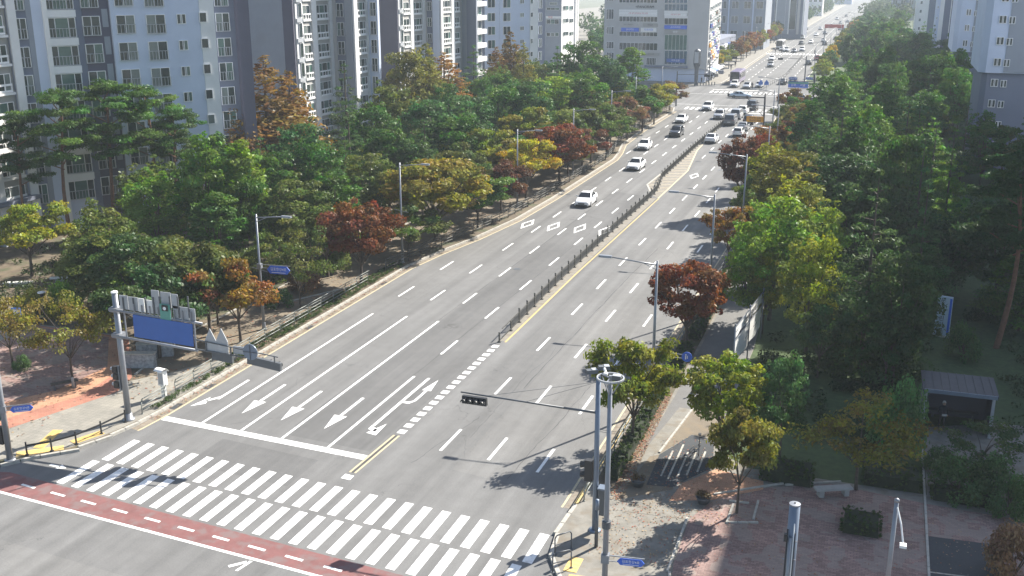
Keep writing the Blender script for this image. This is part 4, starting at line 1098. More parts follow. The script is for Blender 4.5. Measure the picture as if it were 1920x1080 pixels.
def gen_vase(seed, nleaf, leaf, dens=1.0, tr=.11, spread=1.0):
    q = random.Random(seed); cl = []; L = []
    L.append([((0, 0, -.05), tr * 1.3), ((.04, .02, .9), tr), ((.02, .05, 1.65), tr * .9)])
    nl = q.randint(7, 9)
    for i in range(nl):
        a = 2 * math.pi * i / nl + q.uniform(-.35, .35); el = q.uniform(.62, 1.25); ln = q.uniform(2.3, 3.9) * (1.12 if el > 1 else 1.0)
        d = Vector((math.cos(a) * math.cos(el), math.sin(a) * math.cos(el), math.sin(el)))
        p0 = Vector((.02, .05, 1.5 + q.uniform(0, .25))); p1 = p0 + d * ln * .5
        out = Vector((math.cos(a), math.sin(a), .55)).normalized()
        p2 = p1 + (d * .45 + out * .55).normalized() * ln * .55
        L.append([(tuple(p0), tr * .55), (tuple(p1), tr * .36), (tuple(p2), tr * .12)])
        for j in range(int(5 * dens)):
            f = q.uniform(.35, 1.0); s0 = p1.lerp(p2, f)
            sd_ = Vector((math.cos(a + q.uniform(-1.5, 1.5)), math.sin(a + q.uniform(-1.5, 1.5)), q.uniform(-.12, .6))).normalized()
            e1 = s0 + sd_ * q.uniform(.5, 1.35) * spread
            L.append([(tuple(s0), tr * .16), (tuple(e1), tr * .05)])
            s = q.uniform(.42, .88)
            cl.append((tuple(e1), (s * 1.15, s * 1.15, s * .40), s * s))
            if q.random() < .6: cl.append((tuple(s0.lerp(e1, .5) + Vector((0, 0, .12))), (s * .8, s * .8, s * .34), s * s * .6))
        cl.append((tuple(p2), (.55, .55, .35), .35))
    for k in range(int(9 * dens)):
        a = q.uniform(0, 6.28); r = q.uniform(.1, 1.3)
        cl.append(((math.cos(a) * r, math.sin(a) * r, q.uniform(4.3, 5.6)), (.7, .7, .38), .5))
    return limbs('trunk', L, 'bark'), leaf_mesh('crown', cl, nleaf, leaf, seed, .15, .45, .6, .25)
kind('zelkova', [gen_vase(s, 10500, .235, 1.3) for s in (1, 2, 3, 13)])
kind('dome', [gen_round(s, 1.6, 4.1, 2.6, 2.0, 60, .66, 9500, .225, .14, tr=.12, flatbottom=.62) for s in (51, 52, 53)])
kind('broadleaf', [gen_round(s, 2.4, 6.2, 2.7, 3.9, 70, .88, 8500, .27, -.12, tr=.15, flatbottom=.95) for s in (4, 5, 6)])
kind('oval', [gen_round(s, 2.2, 6.6, 2.0, 4.4, 62, .74, 7500, .27, -.22, tr=.13, flatbottom=.95, droop=.2) for s in (7, 8)])
kind('sparse', [gen_vase(s, 3600, .2, .9, .085, 1.15) for s in (9, 10)])
kind('fartree', [gen_round(s, 2.0, 4.4, 2.6, 2.3, 26, 1.0, 1300, .55, .1, tr=.14, flatbottom=.8) for s in (11, 12)])
def gen_pine(seed):
    q = random.Random(seed); cl = []; L = []
    H = 13.0; bend = q.uniform(-.5, .5)
    top = []
    for k in range(8): top.append(((bend * math.sin(k * .45), bend * .6 * math.sin(k * .5 + 1), H * k / 8), .19 - .017 * k))
    L.append(top)
    for k in range(13):
        z = 7.2 + k * .47; a = k * 2.4 + q.uniform(-.4, .4); r = (2.9 if k < 9 else 2.0 - (k - 9) * .45) * q.uniform(.55, 1.0)
        c = (math.cos(a) * r * .75 + bend * .4, math.sin(a) * r * .75, z + q.uniform(0, .5))
        for j in range(5):
            o = Vector((q.gauss(0, .8), q.gauss(0, .8), q.uniform(-.15, .2)))
            s = q.uniform(.5, .85); cl.append(((c[0] + o.x, c[1] + o.y, c[2] + o.z), (s * 1.15, s * 1.15, s * .36), s * s))
        L.append([((bend * .4, 0, z - .6), .06), (c, .02)])
    cl.append(((bend * .4, 0, 13.2), (.8, .8, .35), .6))
    return limbs('trunk', L, 'bark_red'), leaf_mesh('crown', cl, 12000, .27, seed, 0, .5, .3, .2)
kind('pine', [gen_pine(s) for s in (21, 22, 23)])
def gen_conifer(seed, H, rbase, layers, pts, z0, drop, leaf, nleaf, asp=.32, up=0.0, fat=1.0):
    q = random.Random(seed); cl = []
    for k in range(layers):
        t = k / (layers - 1); z = z0 + (H - z0) * t; r = rbase * (1 - t) ** (.85 if fat == 1 else .62) + .12
        m = max(3, int(pts * (1 - t * .75)))
        for j in range(m):
            a = 2 * math.pi * (j + q.random() * .7) / m + k
            rr = r * q.uniform(.55, 1.05); s = max(.22, r * .30 * fat) * q.uniform(.7, 1.25)
            cl.append(((math.cos(a) * rr * .8, math.sin(a) * rr * .8, z - drop * rr + up * rr + q.uniform(-.2, .2)), (s * 1.1, s * 1.1, s * (.5 if fat == 1 else .95)), s * s))
    L = [[((0, 0, -.05), .16), ((0, 0, H * .5), .09), ((0, 0, H * .98), .02)]]
    for c in q.sample(cl, min(16, len(cl))): L.append([((0, 0, c[0][2] - .2), .04), (c[0], .012)])
    return limbs('trunk', L, 'bark'), leaf_mesh('crown', cl, nleaf, leaf, seed, .3, .3, asp, .25)
kind('whorled', [gen_conifer(s, 11.0, 2.7, 13, 9, 1.6, .10, .26, 8000, up=.12) for s in (31, 32)])
kind('redwood', [gen_conifer(s, 12.0, 1.9, 24, 8, .9, .10, .27, 13000, asp=.5, up=.2, fat=1.6) for s in (33, 34)])
kind('spruce', [gen_conifer(s, 12.0, 3.4, 15, 11, 1.0, .16, .27, 11000, asp=.4, up=.05) for s in (35, 36)])
def gen_shrub(seed, n, leaf):
    q = random.Random(seed); cl = []
    for k in range(26):
        d = Vector((q.gauss(0, 1), q.gauss(0, 1), abs(q.gauss(0, 1)) * .9)).normalized() * .72
        s = q.uniform(.24, .38); cl.append(((d.x, d.y, d.z + .22), (s, s, s), s * s))
    L = [[((0, 0, -.05), .05), ((0, 0, .5), .03)]]
    for k in range(5): L.append([((0, 0, .05), .03), ((math.cos(k * 1.25) * .4, math.sin(k * 1.25) * .4, .6), .01)])
    return limbs('trunk', L, 'bark'), leaf_mesh('crown', cl, n, leaf, seed, 0, .4, .7, .5)
kind('shrub', [gen_shrub(s, 3800, .085) for s in (41, 42)])
KH = {'dome': 6.2, 'zelkova': 6.3, 'broadleaf': 10.1, 'oval': 11.0, 'sparse': 5.8, 'fartree': 6.7, 'pine': 13.5, 'whorled': 11.2, 'redwood': 12.2, 'spruce': 12.2, 'shrub': 1.0}
KR_ = {'dome': 3.0, 'zelkova': 3.1, 'broadleaf': 3.2, 'oval': 2.4, 'sparse': 2.9, 'fartree': 3.2, 'pine': 2.6, 'whorled': 2.7, 'redwood': 1.2, 'spruce': 3.2, 'shrub': 1.0}
KN = {'dome': 'zelkova_tree', 'zelkova': 'zelkova_tree', 'broadleaf': 'broadleaf_tree', 'oval': 'oval_tree', 'sparse': 'small_tree', 'fartree': 'street_tree', 'pine': 'pine_tree', 'whorled': 'pine_tree', 'redwood': 'redwood_tree', 'spruce': 'spruce_tree', 'shrub': 'shrub'}
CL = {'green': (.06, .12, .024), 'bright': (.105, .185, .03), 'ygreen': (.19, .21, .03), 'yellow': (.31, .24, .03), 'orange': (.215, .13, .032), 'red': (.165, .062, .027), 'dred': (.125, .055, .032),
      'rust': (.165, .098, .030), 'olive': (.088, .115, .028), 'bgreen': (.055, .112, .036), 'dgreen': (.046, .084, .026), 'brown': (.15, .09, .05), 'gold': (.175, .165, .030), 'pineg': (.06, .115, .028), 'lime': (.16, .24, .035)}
n_tree = [0]
def tree(k, x, y, h, r, col, label, group=None, shadow=True):
    n_tree[0] += 1
    v = KINDS[k][n_tree[0] % len(KINDS[k])]
    t = thing(KN[k], label, 'bush' if k == 'shrub' else 'tree', (x, y, .1), n_tree[0] * 2.39, group)
    s = (r / KR_[k], r / KR_[k], h / KH[k])
    tr = inst(v[0], 'trunk', t, scale=s)
    cr = inst(v[1], 'crown', t, scale=s)
    c = CL[col] if isinstance(col, str) else col
    j = rnd.uniform(.88, 1.12)
    cr.color = (c[0] * j * rnd.uniform(.92, 1.08), c[1] * j, c[2] * j, {'red': .07, 'dred': .06}.get(col, .12) if k in ('zelkova', 'sparse', 'dome') else .085)
    if k == 'shrub': cr.color = (c[0] * 1.5, c[1] * 1.5, c[2] * 1.5, .06)
    return t
def T(k, px, py, wpx, h, col, label, group=None):
    """tree placed by the sight line to its tip, for a given height"""
    def ok(p):
        if p.x > -40: return True
        y = p.y
        lim = -62.8 + (y - 98) * .625 if y < 101 else (-70.5 if y < 124 else -69.0 if y < 214 else -63 if y < 262 else -30)
        return p.x > lim
    p = at(px, py, h)
    while not ok(p) and h < 22:
        h += .25; p = at(px, py, h)
    zc = pr((p.x, p.y, h / 2))[2]
    if p.x < -30: DBG.append((label[:40], round(h, 1), round(p.x, 1), round(p.y, 1)))
    return tree(k, p.x, p.y, h, wpx / 2 * zc / FPX, col, label, group)
DBG = []
GS_ = 'street trees along the left pavement'
def TB(k, bx, by, ty, wpx, col, label, group=None):
    """tree placed by its foot"""
    if group in (GS_, ): wpx *= 1.15
    p = at(bx, by, .12); h = height(p, ty); zc = pr((p.x, p.y, h / 2))[2]
    return tree(k, p.x, p.y, h, wpx / 2 * zc / FPX, col, label, group)
GS = 'street trees along the left pavement'
TB('zelkova', 452, 642, 478, 130, 'rust', 'rust orange street tree beside the blue street name sign on the left', GS)
TB('dome', 678, 533, 384, 138, 'red', 'bright red street tree between the first and second left lamp posts', GS)
TB('dome', 818, 452, 303, 180, 'gold', 'golden yellow street tree just right of the second left lamp post', GS)
TB('zelkova', 940, 400, 300, 92, 'dred', 'small dull red street tree just left of the third left lamp post', GS)
TB('zelkova', 986, 375, 252, 96, 'yellow', 'yellow orange street tree just right of the third left lamp post', GS)
TB('dome', 1049, 345, 238, 115, 'red', 'broad dark red street tree behind the fence beside the bend of the left kerb', GS)
TB('zelkova', 1108, 305, 196, 100, 'olive', 'olive street tree right after the broad dark red one', GS)
TB('zelkova', 1137, 288, 186, 88, 'olive', 'grey olive street tree on the bend of the left kerb', GS)
TB('zelkova', 1176, 262, 176, 72, 'brown', 'thin brown street tree past the kerb bend, before the green ones', GS)
TB('zelkova', 1204, 245, 160, 72, 'green', 'green street tree near the far end of the left fence', GS)
TB('zelkova', 1226, 232, 152, 66, 'ygreen', 'yellow-green street tree near the far end of the left fence', GS)
TB('zelkova', 1256, 207, 150, 52, 'brown', 'brown purple street tree at the far crossing corner, last of the left pavement', GS)
# --- wood on the left
T('zelkova', 40, 372, 150, 7.0, 'ygreen', 'lit yellow-green tree at the left edge below the wing of the apartment block')
TB('sparse', 25, 690, 548, 135, 'gold', 'thin yellow and orange tree with a round bush at its foot')
TB('sparse', 137, 716, 556, 140, 'gold', 'thin gold tree leaning over the bench on the left plaza')
TB('shrub', 42, 693, 672, 34, 'dgreen', 'small round dark bush at the foot of the thin yellow tree')
T('pine', 105, 168, 120, 13.5, 'pineg', 'tall red-trunked pine, leftmost of the group before the apartment block')
T('pine', 190, 150, 120, 14.0, 'pineg', 'tallest red-trunked pine with flat crown in front of the dark wall panel')
T('pine', 268, 162, 110, 13.5, 'green', 'red-trunked pine with pale green crown in front of the twin windows')
T('pine', 325, 205, 95, 12.0, 'pineg', 'lower pine at the right end of the red-trunked group')
T('pine', 25, 215, 95, 12.0, 'dgreen', 'dark pine at the left edge shading the lit wing')
T('redwood', 430, 136, 74, 13.0, 'rust', 'narrow rusty redwood tip, leftmost of three by the grey gable')
T('redwood', 493, 108, 118, 15.0, 'rust', 'large rusty orange redwood, middle of three by the grey gable')
T('redwood', 541, 138, 84, 13.0, 'orange', 'yellow orange redwood, rightmost of three by the grey gable')
T('broadleaf', 285, 330, 130, 8.2, 'bright', 'bright green rounded tree low in front of the red pine trunks')
T('oval', 372, 255, 110, 11.5, 'bright', 'tall bright green tree between the pines and the rusty redwoods')
T('oval', 447, 272, 100, 10.5, 'lime', 'lime green upright tree behind the first left lamp post')
T('broadleaf', 192, 385, 140, 8.0, 'olive', 'grey olive tree in front of the pine trunks')
T('broadleaf', 180, 440, 110, 6.5, 'green', 'mid green low tree below the grey olive one')
T('zelkova', 325, 440, 160, 5.6, 'olive', 'dark olive low tree behind the overhead sign post')
T('zelkova', 243, 505, 110, 4.6, 'bright', 'small fresh green tree above the overhead sign')
T('zelkova', 400, 505, 110, 4.4, 'rust', 'low rusty tree left of the rust orange street tree')
T('zelkova', 500, 430, 100, 5.5, 'olive', 'olive tree right of the first left lamp post')
TB('sparse', 563, 578, 440, 110, 'olive', 'thin olive tree by the beige path beyond the blue street name sign')
T('broadleaf', 560, 228, 130, 10.5, 'bgreen', 'blue-green tree right below the three rusty redwoods')
T('broadleaf', 505, 282, 110, 9.0, 'green', 'green tree in the wood left of the blue-green one')
T('broadleaf', 455, 330, 100, 8.0, 'green', 'dark green tree close behind the first lamp arm')
T('broadleaf', 552, 335, 140, 8.0, 'olive', 'olive tree in the middle of the left wood')
T('broadleaf', 620, 320, 120, 8.0, 'green', 'green tree behind the bright red street tree')
T('whorled', 652, 205, 140, 11.0, 'bgreen', 'blue-green pine with whorled branches in the middle of the left wood')
T('broadleaf', 690, 285, 120, 8.5, 'olive', 'brownish olive tree left of the second lamp post')
T('broadleaf', 725, 240, 110, 9.0, 'green', 'green tree behind the second lamp post')
T('whorled', 645, 118, 115, 12.0, 'dgreen', 'dark whorled pine before the lit bays of the second apartment block')
T('broadleaf', 735, 155, 110, 11.5, 'olive', 'olive tree next to the dark whorled pine')
T('broadleaf', 760, 92, 95, 13.0, (.15, .14, .035), 'faded yellow tree under the dark plain gable')
T('redwood', 798, 85, 62, 13.5, 'gold', 'yellow brown redwood between the faded yellow tree and the rusty one')
T('redwood', 832, 100, 80, 13.0, 'orange', 'glowing rusty redwood right of the dark gable')
T('whorled', 888, 86, 100, 13.5, 'bgreen', 'blue-green pine before the grey side wall of the third apartment block')
T('redwood', 930, 90, 48, 12.5, 'rust', 'brownish redwood left of the tall one by the lavender block')
T('redwood', 957, 62, 52, 14.5, 'rust', 'tallest brown redwood in front of the lavender block')
T('redwood', 982, 82, 40, 13.5, 'gold', 'slim yellowish redwood right of the tallest brown one')
T('whorled', 1045, 88, 85, 13.5, 'bgreen', 'pine under the small white commercial block')
T('broadleaf', 1090, 72, 100, 14.0, 'green', 'big green tree left of the mall')
T('broadleaf', 1128, 105, 80, 12.0, 'bgreen', 'blue-green tree against the left edge of the mall')
T('oval', 1183, 93, 76, 12.0, 'bright', 'light green poplar in front of the mall windows')
T('broadleaf', 1036, 140, 105, 10.5, 'lime', 'sunny lime green tree in the far part of the left wood')
T('broadleaf', 990, 150, 100, 11.0, 'bgreen', 'dark tree left of the sunny lime green one')
T('broadleaf', 940, 160, 110, 10.5, 'green', 'green tree below the brown redwoods')
T('broadleaf', 870, 175, 120, 10.5, 'bgreen', 'blue-green tree below the glowing rusty redwood')
T('broadleaf', 800, 185, 120, 10.5, 'bgreen', 'blue-green tree below the yellow brown redwood')
T('broadleaf', 850, 215, 120, 9.0, 'green', 'mid green tree behind the golden street tree')
T('zelkova', 900, 236, 125, 7.6, 'ygreen', 'yellow-green tree behind the third left lamp post')
T('broadleaf', 770, 262, 110, 8.0, 'dgreen', 'dark green tree above the golden street tree')
T('zelkova', 790, 300, 100, 7.0, 'green', 'dark tree in the shade behind the golden street tree')
T('zelkova', 745, 318, 105, 6.6, 'gold', 'gold tree crossing the second left lamp post')
T('zelkova', 1000, 196, 115, 8.2, 'ygreen', 'yellow-green tree below the sunny lime one')
T('broadleaf', 1098, 132, 95, 11.0, 'green', 'green tree below the big one left of the mall')
T('zelkova', 1110, 162, 95, 8.5, 'gold', 'gold green tree at the far end of the left wood')
T('zelkova', 1165, 146, 80, 8.5, 'ygreen', 'yellowing tree below the light green poplar')
T('zelkova', 1062, 205, 90, 7.2, 'olive', 'olive tree between the sunny lime tree and the kerb')
T('broadleaf', 1150, 118, 75, 11.0, 'bgreen', 'shaded tree between the mall corner and the light green poplar')
T('broadleaf', 700, 195, 110, 10.5, 'green', 'green tree between the whorled pine and the olive tree')
T('broadleaf', 600, 262, 110, 9.5, 'green', 'green tree right of the blue-green one under the redwoods')
T('zelkova', 860, 262, 90, 7.0, 'olive', 'olive tree beside the yellow-green one behind the third lamp post')
T('zelkova', 640, 395, 90, 5.2, 'olive', 'olive tree in shade behind the bright red street tree')
T('shrub', 628, 468, 66, 2.0, 'olive', 'grey-green bush behind the bright red street tree')
T('shrub', 568, 512, 70, 1.7, 'brown', 'brown bush on the beige path edge by the thin olive tree')
T('shrub', 520, 545, 60, 1.5, 'dgreen', 'dark bush left of the brown one by the beige path')
T('shrub', 130, 482, 60, 2.0, 'olive', 'olive bush at the curved white kerb in the left wood')
T('shrub', 118, 535, 70, 2.0, 'bright', 'fresh green bush by the small park lamp')
T('shrub', 66, 552, 90, 2.0, 'gold', 'orange-tipped bush left of the small park lamp')
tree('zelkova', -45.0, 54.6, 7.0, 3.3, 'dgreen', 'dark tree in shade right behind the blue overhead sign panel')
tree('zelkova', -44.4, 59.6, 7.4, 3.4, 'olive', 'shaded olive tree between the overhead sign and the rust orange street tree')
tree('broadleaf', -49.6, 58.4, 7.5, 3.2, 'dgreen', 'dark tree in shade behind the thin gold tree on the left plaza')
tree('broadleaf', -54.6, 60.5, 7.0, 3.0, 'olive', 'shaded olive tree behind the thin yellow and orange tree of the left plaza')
# more trees of the left wood, standing between the ones above
_lt = [(o.location.x, o.location.y) for o in sc.objects if o.name.split('.')[0].endswith('_tree')]
q_ = random.Random(17)
def free(X, Y, d): return all((X - a) ** 2 + (Y - b) ** 2 > d * d for a, b in _lt)
_kx = lambda y: -40.6 if y < 82 else (-40.6 + (y - 82) * .13 if y < 104 else (-37.7 if y < 146 else -37.7 - (y - 146) * .13 if y < 160 else -40.4))
for y in np.arange(66.5, 203, 6.2):
    X, Y = _kx(y) + q_.uniform(-.4, .1), y + q_.uniform(-.8, .8)
    if free(X, Y, 4.2):
        _lt.append((X, Y)); tree('zelkova', X, Y, q_.uniform(5.2, 6.2), q_.uniform(2.9, 3.4), q_.choice(['olive', 'green', 'olive', 'ygreen', 'dred', 'olive']), 'lower street tree filling a gap in the row along the left guard rail', 'gap filling street trees along the left guard rail')
for y in np.arange(66, 200, 5.6):
    X, Y = -44.8 + (1.9 if 100 < y < 150 else 0) + q_.uniform(-.7, .7), y + q_.uniform(-1, 1)
    if free(X, Y, 3.3):
        _lt.append((X, Y)); tree('zelkova', X, Y, q_.uniform(5.6, 7.0), q_.uniform(3.0, 3.7), q_.choice(['olive', 'green', 'dgreen', 'olive', 'gold', 'rust']), 'low tree in the second row behind the left pavement', 'second row of trees behind the left pavement')
for y in np.arange(62, 214, 5.6):
    for x in np.arange(-74, -47, 5.4):
        X, Y = x + q_.uniform(-1.4, 1.4), y + q_.uniform(-1.4, 1.4)
        lim = -62.8 + (Y - 98) * .625 if Y < 101 else (-71 if Y < 124 else -69.0)
        if X < lim + .5 or not free(X, Y, 4.3): continue
        if (Y < 64 and X < -52) or (Y < 76 and X < -57) or (X < -59 and 94 < Y < 119): continue
        k, c = q_.choice([('broadleaf', 'green'), ('whorled', 'green'), ('broadleaf', 'bgreen'), ('whorled', 'bgreen'), ('broadleaf', 'olive'), ('whorled', 'pineg'), ('oval', 'green')])
        h = (7.4 if Y < 85 else 8.6) * q_.uniform(.85, 1.15) + max(0, (-56 - X)) * .12
        if k == 'zelkova': h *= .8
        _lt.append((X, Y))
        tree(k, X, Y, h, q_.uniform(2.6, 3.3), c, {'broadleaf': 'leafy tree merged into the dense left wood', 'whorled': 'blue-green pine merged into the dense left wood', 'zelkova': 'low olive tree merged into the dense left wood', 'oval': 'upright green tree merged into the dense left wood'}[k], {'broadleaf': 'leafy trees of the dense left wood', 'whorled': 'pines of the dense left wood', 'zelkova': 'low trees of the dense left wood', 'oval': 'upright trees of the dense left wood'}[k])
# --- right side
GR = 'street trees along the right pavement'
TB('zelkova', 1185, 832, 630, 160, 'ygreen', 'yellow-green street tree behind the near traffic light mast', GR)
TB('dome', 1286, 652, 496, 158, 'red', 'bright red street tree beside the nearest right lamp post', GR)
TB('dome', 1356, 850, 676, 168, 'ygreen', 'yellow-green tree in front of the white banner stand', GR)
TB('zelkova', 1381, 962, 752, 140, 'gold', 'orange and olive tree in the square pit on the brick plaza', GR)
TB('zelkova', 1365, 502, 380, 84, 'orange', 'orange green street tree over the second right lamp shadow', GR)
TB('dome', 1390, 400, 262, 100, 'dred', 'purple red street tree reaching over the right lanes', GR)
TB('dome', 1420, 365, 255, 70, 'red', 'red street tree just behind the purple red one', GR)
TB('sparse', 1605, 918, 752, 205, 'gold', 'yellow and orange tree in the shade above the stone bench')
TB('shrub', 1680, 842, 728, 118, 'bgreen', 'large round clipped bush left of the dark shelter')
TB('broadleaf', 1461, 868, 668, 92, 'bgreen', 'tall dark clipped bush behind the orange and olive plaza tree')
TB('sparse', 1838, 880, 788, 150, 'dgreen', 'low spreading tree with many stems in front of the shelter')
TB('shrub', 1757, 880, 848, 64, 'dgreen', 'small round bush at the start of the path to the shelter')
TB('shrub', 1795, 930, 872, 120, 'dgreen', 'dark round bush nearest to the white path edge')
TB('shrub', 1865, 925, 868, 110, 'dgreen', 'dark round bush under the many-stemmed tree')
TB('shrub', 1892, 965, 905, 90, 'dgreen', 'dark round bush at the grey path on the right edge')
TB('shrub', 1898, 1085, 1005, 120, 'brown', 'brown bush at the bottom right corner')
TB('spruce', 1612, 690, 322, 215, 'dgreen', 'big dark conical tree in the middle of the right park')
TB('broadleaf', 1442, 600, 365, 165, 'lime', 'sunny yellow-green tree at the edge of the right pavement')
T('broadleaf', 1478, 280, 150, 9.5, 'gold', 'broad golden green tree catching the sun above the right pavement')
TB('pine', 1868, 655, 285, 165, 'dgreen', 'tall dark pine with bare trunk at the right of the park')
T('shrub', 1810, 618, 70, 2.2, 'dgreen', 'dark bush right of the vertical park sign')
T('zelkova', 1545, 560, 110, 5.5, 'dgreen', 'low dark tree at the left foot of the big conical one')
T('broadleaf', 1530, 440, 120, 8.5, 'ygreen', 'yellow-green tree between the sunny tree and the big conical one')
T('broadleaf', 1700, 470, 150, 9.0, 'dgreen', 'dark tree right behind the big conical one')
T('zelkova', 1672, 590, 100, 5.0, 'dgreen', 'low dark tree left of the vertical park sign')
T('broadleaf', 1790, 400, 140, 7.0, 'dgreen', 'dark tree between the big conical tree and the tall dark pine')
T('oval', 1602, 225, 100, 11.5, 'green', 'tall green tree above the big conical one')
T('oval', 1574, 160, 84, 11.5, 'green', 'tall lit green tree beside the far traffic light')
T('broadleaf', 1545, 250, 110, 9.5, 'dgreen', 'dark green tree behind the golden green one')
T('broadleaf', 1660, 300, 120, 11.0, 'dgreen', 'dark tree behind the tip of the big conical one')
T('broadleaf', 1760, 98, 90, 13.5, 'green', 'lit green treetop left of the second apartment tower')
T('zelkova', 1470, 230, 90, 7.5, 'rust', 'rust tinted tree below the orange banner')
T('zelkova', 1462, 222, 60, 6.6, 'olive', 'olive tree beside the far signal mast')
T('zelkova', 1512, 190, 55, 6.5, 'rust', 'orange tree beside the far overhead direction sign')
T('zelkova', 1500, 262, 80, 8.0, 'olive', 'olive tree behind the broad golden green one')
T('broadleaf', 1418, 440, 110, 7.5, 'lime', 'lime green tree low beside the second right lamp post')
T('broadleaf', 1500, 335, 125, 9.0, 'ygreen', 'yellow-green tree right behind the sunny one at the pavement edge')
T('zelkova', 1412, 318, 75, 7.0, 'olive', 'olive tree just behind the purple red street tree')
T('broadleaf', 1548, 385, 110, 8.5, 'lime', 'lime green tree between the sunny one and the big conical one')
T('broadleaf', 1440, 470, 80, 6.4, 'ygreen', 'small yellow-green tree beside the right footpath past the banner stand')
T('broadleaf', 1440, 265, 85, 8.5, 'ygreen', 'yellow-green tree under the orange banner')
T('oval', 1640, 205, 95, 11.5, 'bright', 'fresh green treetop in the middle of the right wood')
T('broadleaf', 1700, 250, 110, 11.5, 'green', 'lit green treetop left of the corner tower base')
GW = 'dark trees massed in the shaded wood on the right'
taken = [(o.location.x, o.location.y) for o in sc.objects if o.name.split('.')[0].endswith('_tree')]
q_ = random.Random(5)
wood = []
for y in np.arange(66, 345, 6.4):
    for x in np.arange(-6.5, 34, 5.6):
        X, Y = x + q_.uniform(-1.8, 1.8) + max(0, (y - 150)) * .03, y + q_.uniform(-1.9, 1.9)
        if X > 5 + (Y > 95) * 3 and 145 < Y < 172: continue
        if X > 8 and (200 < Y < 226 or 288 < Y < 308 or 366 < Y < 385 or 90 < Y < 134): continue
        if 206 < Y < 268: continue
        if Y < 76 and (X > -3 or X < -4): continue
        if Y < 84 and X < -5: continue
        if abs(X - Y * .0714) < 2.6 and Y < 80: continue
        if any((X - a) ** 2 + (Y - b) ** 2 < 14 for a, b in taken): continue
        px, py, zc = pr((X, Y, 8))
        if px > 2050: continue
        wood.append((X, Y))
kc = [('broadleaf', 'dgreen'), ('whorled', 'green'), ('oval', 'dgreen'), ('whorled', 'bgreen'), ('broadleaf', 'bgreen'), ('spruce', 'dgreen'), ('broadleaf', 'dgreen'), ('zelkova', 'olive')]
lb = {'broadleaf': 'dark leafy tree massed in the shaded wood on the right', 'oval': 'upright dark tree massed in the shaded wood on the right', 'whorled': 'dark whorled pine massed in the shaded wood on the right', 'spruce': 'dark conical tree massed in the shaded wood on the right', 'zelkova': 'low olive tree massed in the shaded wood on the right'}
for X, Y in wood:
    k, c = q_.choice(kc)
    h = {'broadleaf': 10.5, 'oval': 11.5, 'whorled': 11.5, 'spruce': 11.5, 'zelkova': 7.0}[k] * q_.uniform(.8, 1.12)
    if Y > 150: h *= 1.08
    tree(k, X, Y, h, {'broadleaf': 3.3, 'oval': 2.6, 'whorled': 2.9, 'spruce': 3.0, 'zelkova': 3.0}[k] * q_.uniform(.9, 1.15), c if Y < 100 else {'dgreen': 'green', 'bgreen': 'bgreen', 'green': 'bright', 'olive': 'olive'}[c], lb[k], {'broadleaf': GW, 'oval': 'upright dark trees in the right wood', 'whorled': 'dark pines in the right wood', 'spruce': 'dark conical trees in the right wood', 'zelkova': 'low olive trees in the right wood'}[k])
# street row on the right kerb, mostly seen edge on
for i, (y, c, nm) in enumerate(((139, 'olive', 'olive'), (150, 'red', 'dull red'), (161, 'gold', 'gold'), (172, 'olive', 'dark olive'), (183, 'green', 'green'), (196, 'rust', 'rusty'))):
    tree('zelkova', -11.5 - (y - 139) * .07, y, 6.2, 2.6, c, nm + ' street tree on the right kerb before the far crossing', None)
# streets beyond the far crossing
GFL = 'street trees on the left of the far road'; GFR = 'street trees on the right of the far road'
fl = [('yellow', 'bright yellow street tree beside the blue shop awning'), ('ygreen', 'yellow-green street tree after the bright yellow one past the mall'), ('olive', 'olive street tree third after the mall'), ('rust', 'rusty street tree fourth after the mall')]
for i in range(22):
    y = 284 + i * 13.5
    c, lbl = fl[i] if i < 4 else (q_.choice(['olive', 'green', 'rust', 'ygreen', 'red']), 'small tree in the hazy row left of the far road')
    tree('zelkova' if i < 3 else 'fartree', -43.4 - i * .12 + q_.uniform(-.4, .4), y, 6.6 * q_.uniform(.9, 1.15), 2.9, c, lbl, GFL if i >= 4 else None)
for i in range(22):
    y = 272 + i * 14
    tree('fartree', -15.2 - i * .06 + q_.uniform(-.5, .5), y, 6.0 * q_.uniform(.85, 1.2), 2.6, q_.choice(['yellow', 'ygreen', 'gold', 'olive', 'rust', 'green']), 'small tree in the hazy row right of the far road', GFR)
for i in range(30):
    y = 270 + i * 9; x = -8.5 + q_.uniform(-3, 14) * 1.0
    tree('fartree', x, y, 9.0 * q_.uniform(.85, 1.2), 4.0, q_.choice(['dgreen', 'bgreen', 'green']), 'green tree in the hazy wood right of the far road', 'hazy wood right of the far road')
for i in range(16):
    y = 262 + i * 9; x = -66 - q_.uniform(0, 25) - i * .6
    tree('fartree', x - (14 if y < 300 else 0), y + 45, 9.5 * q_.uniform(.85, 1.2), 4.0, q_.choice(['dgreen', 'bgreen', 'green']), 'green tree behind the mall in the haze', 'hazy trees behind the mall')
# far woods that read as one mass
def mass(name, polys, n, seed, h, parent=None):
    g = random.Random(seed); cl = []
    for _ in range(n):
        x0, x1, y0, y1 = g.choice(polys); s = g.uniform(2.5, 4.5)
        cl.append(((g.uniform(x0, x1), g.uniform(y0, y1), h * g.uniform(.35, .8)), (s, s, s * .9), s * s))
    o = inst(leaf_mesh(name, cl, n * 60, 1.5, seed), name); o.color = (.05, .075, .03, .08)
    return tag(o, kind='stuff')
mass('far_wood', [(-16, 40, 560, 900), (-14, 60, 900, 1400)], 260, 71, 11)
mass('far_wood', [(-75, -47, 580, 640), (-72, -46, 655, 750), (-75, -47, 790, 900), (-70, -46, 950, 1400)], 170, 72, 8)
mass('far_wood', [(-150, -85, 430, 600), (-160, -70, 560, 620)], 90, 73, 10)
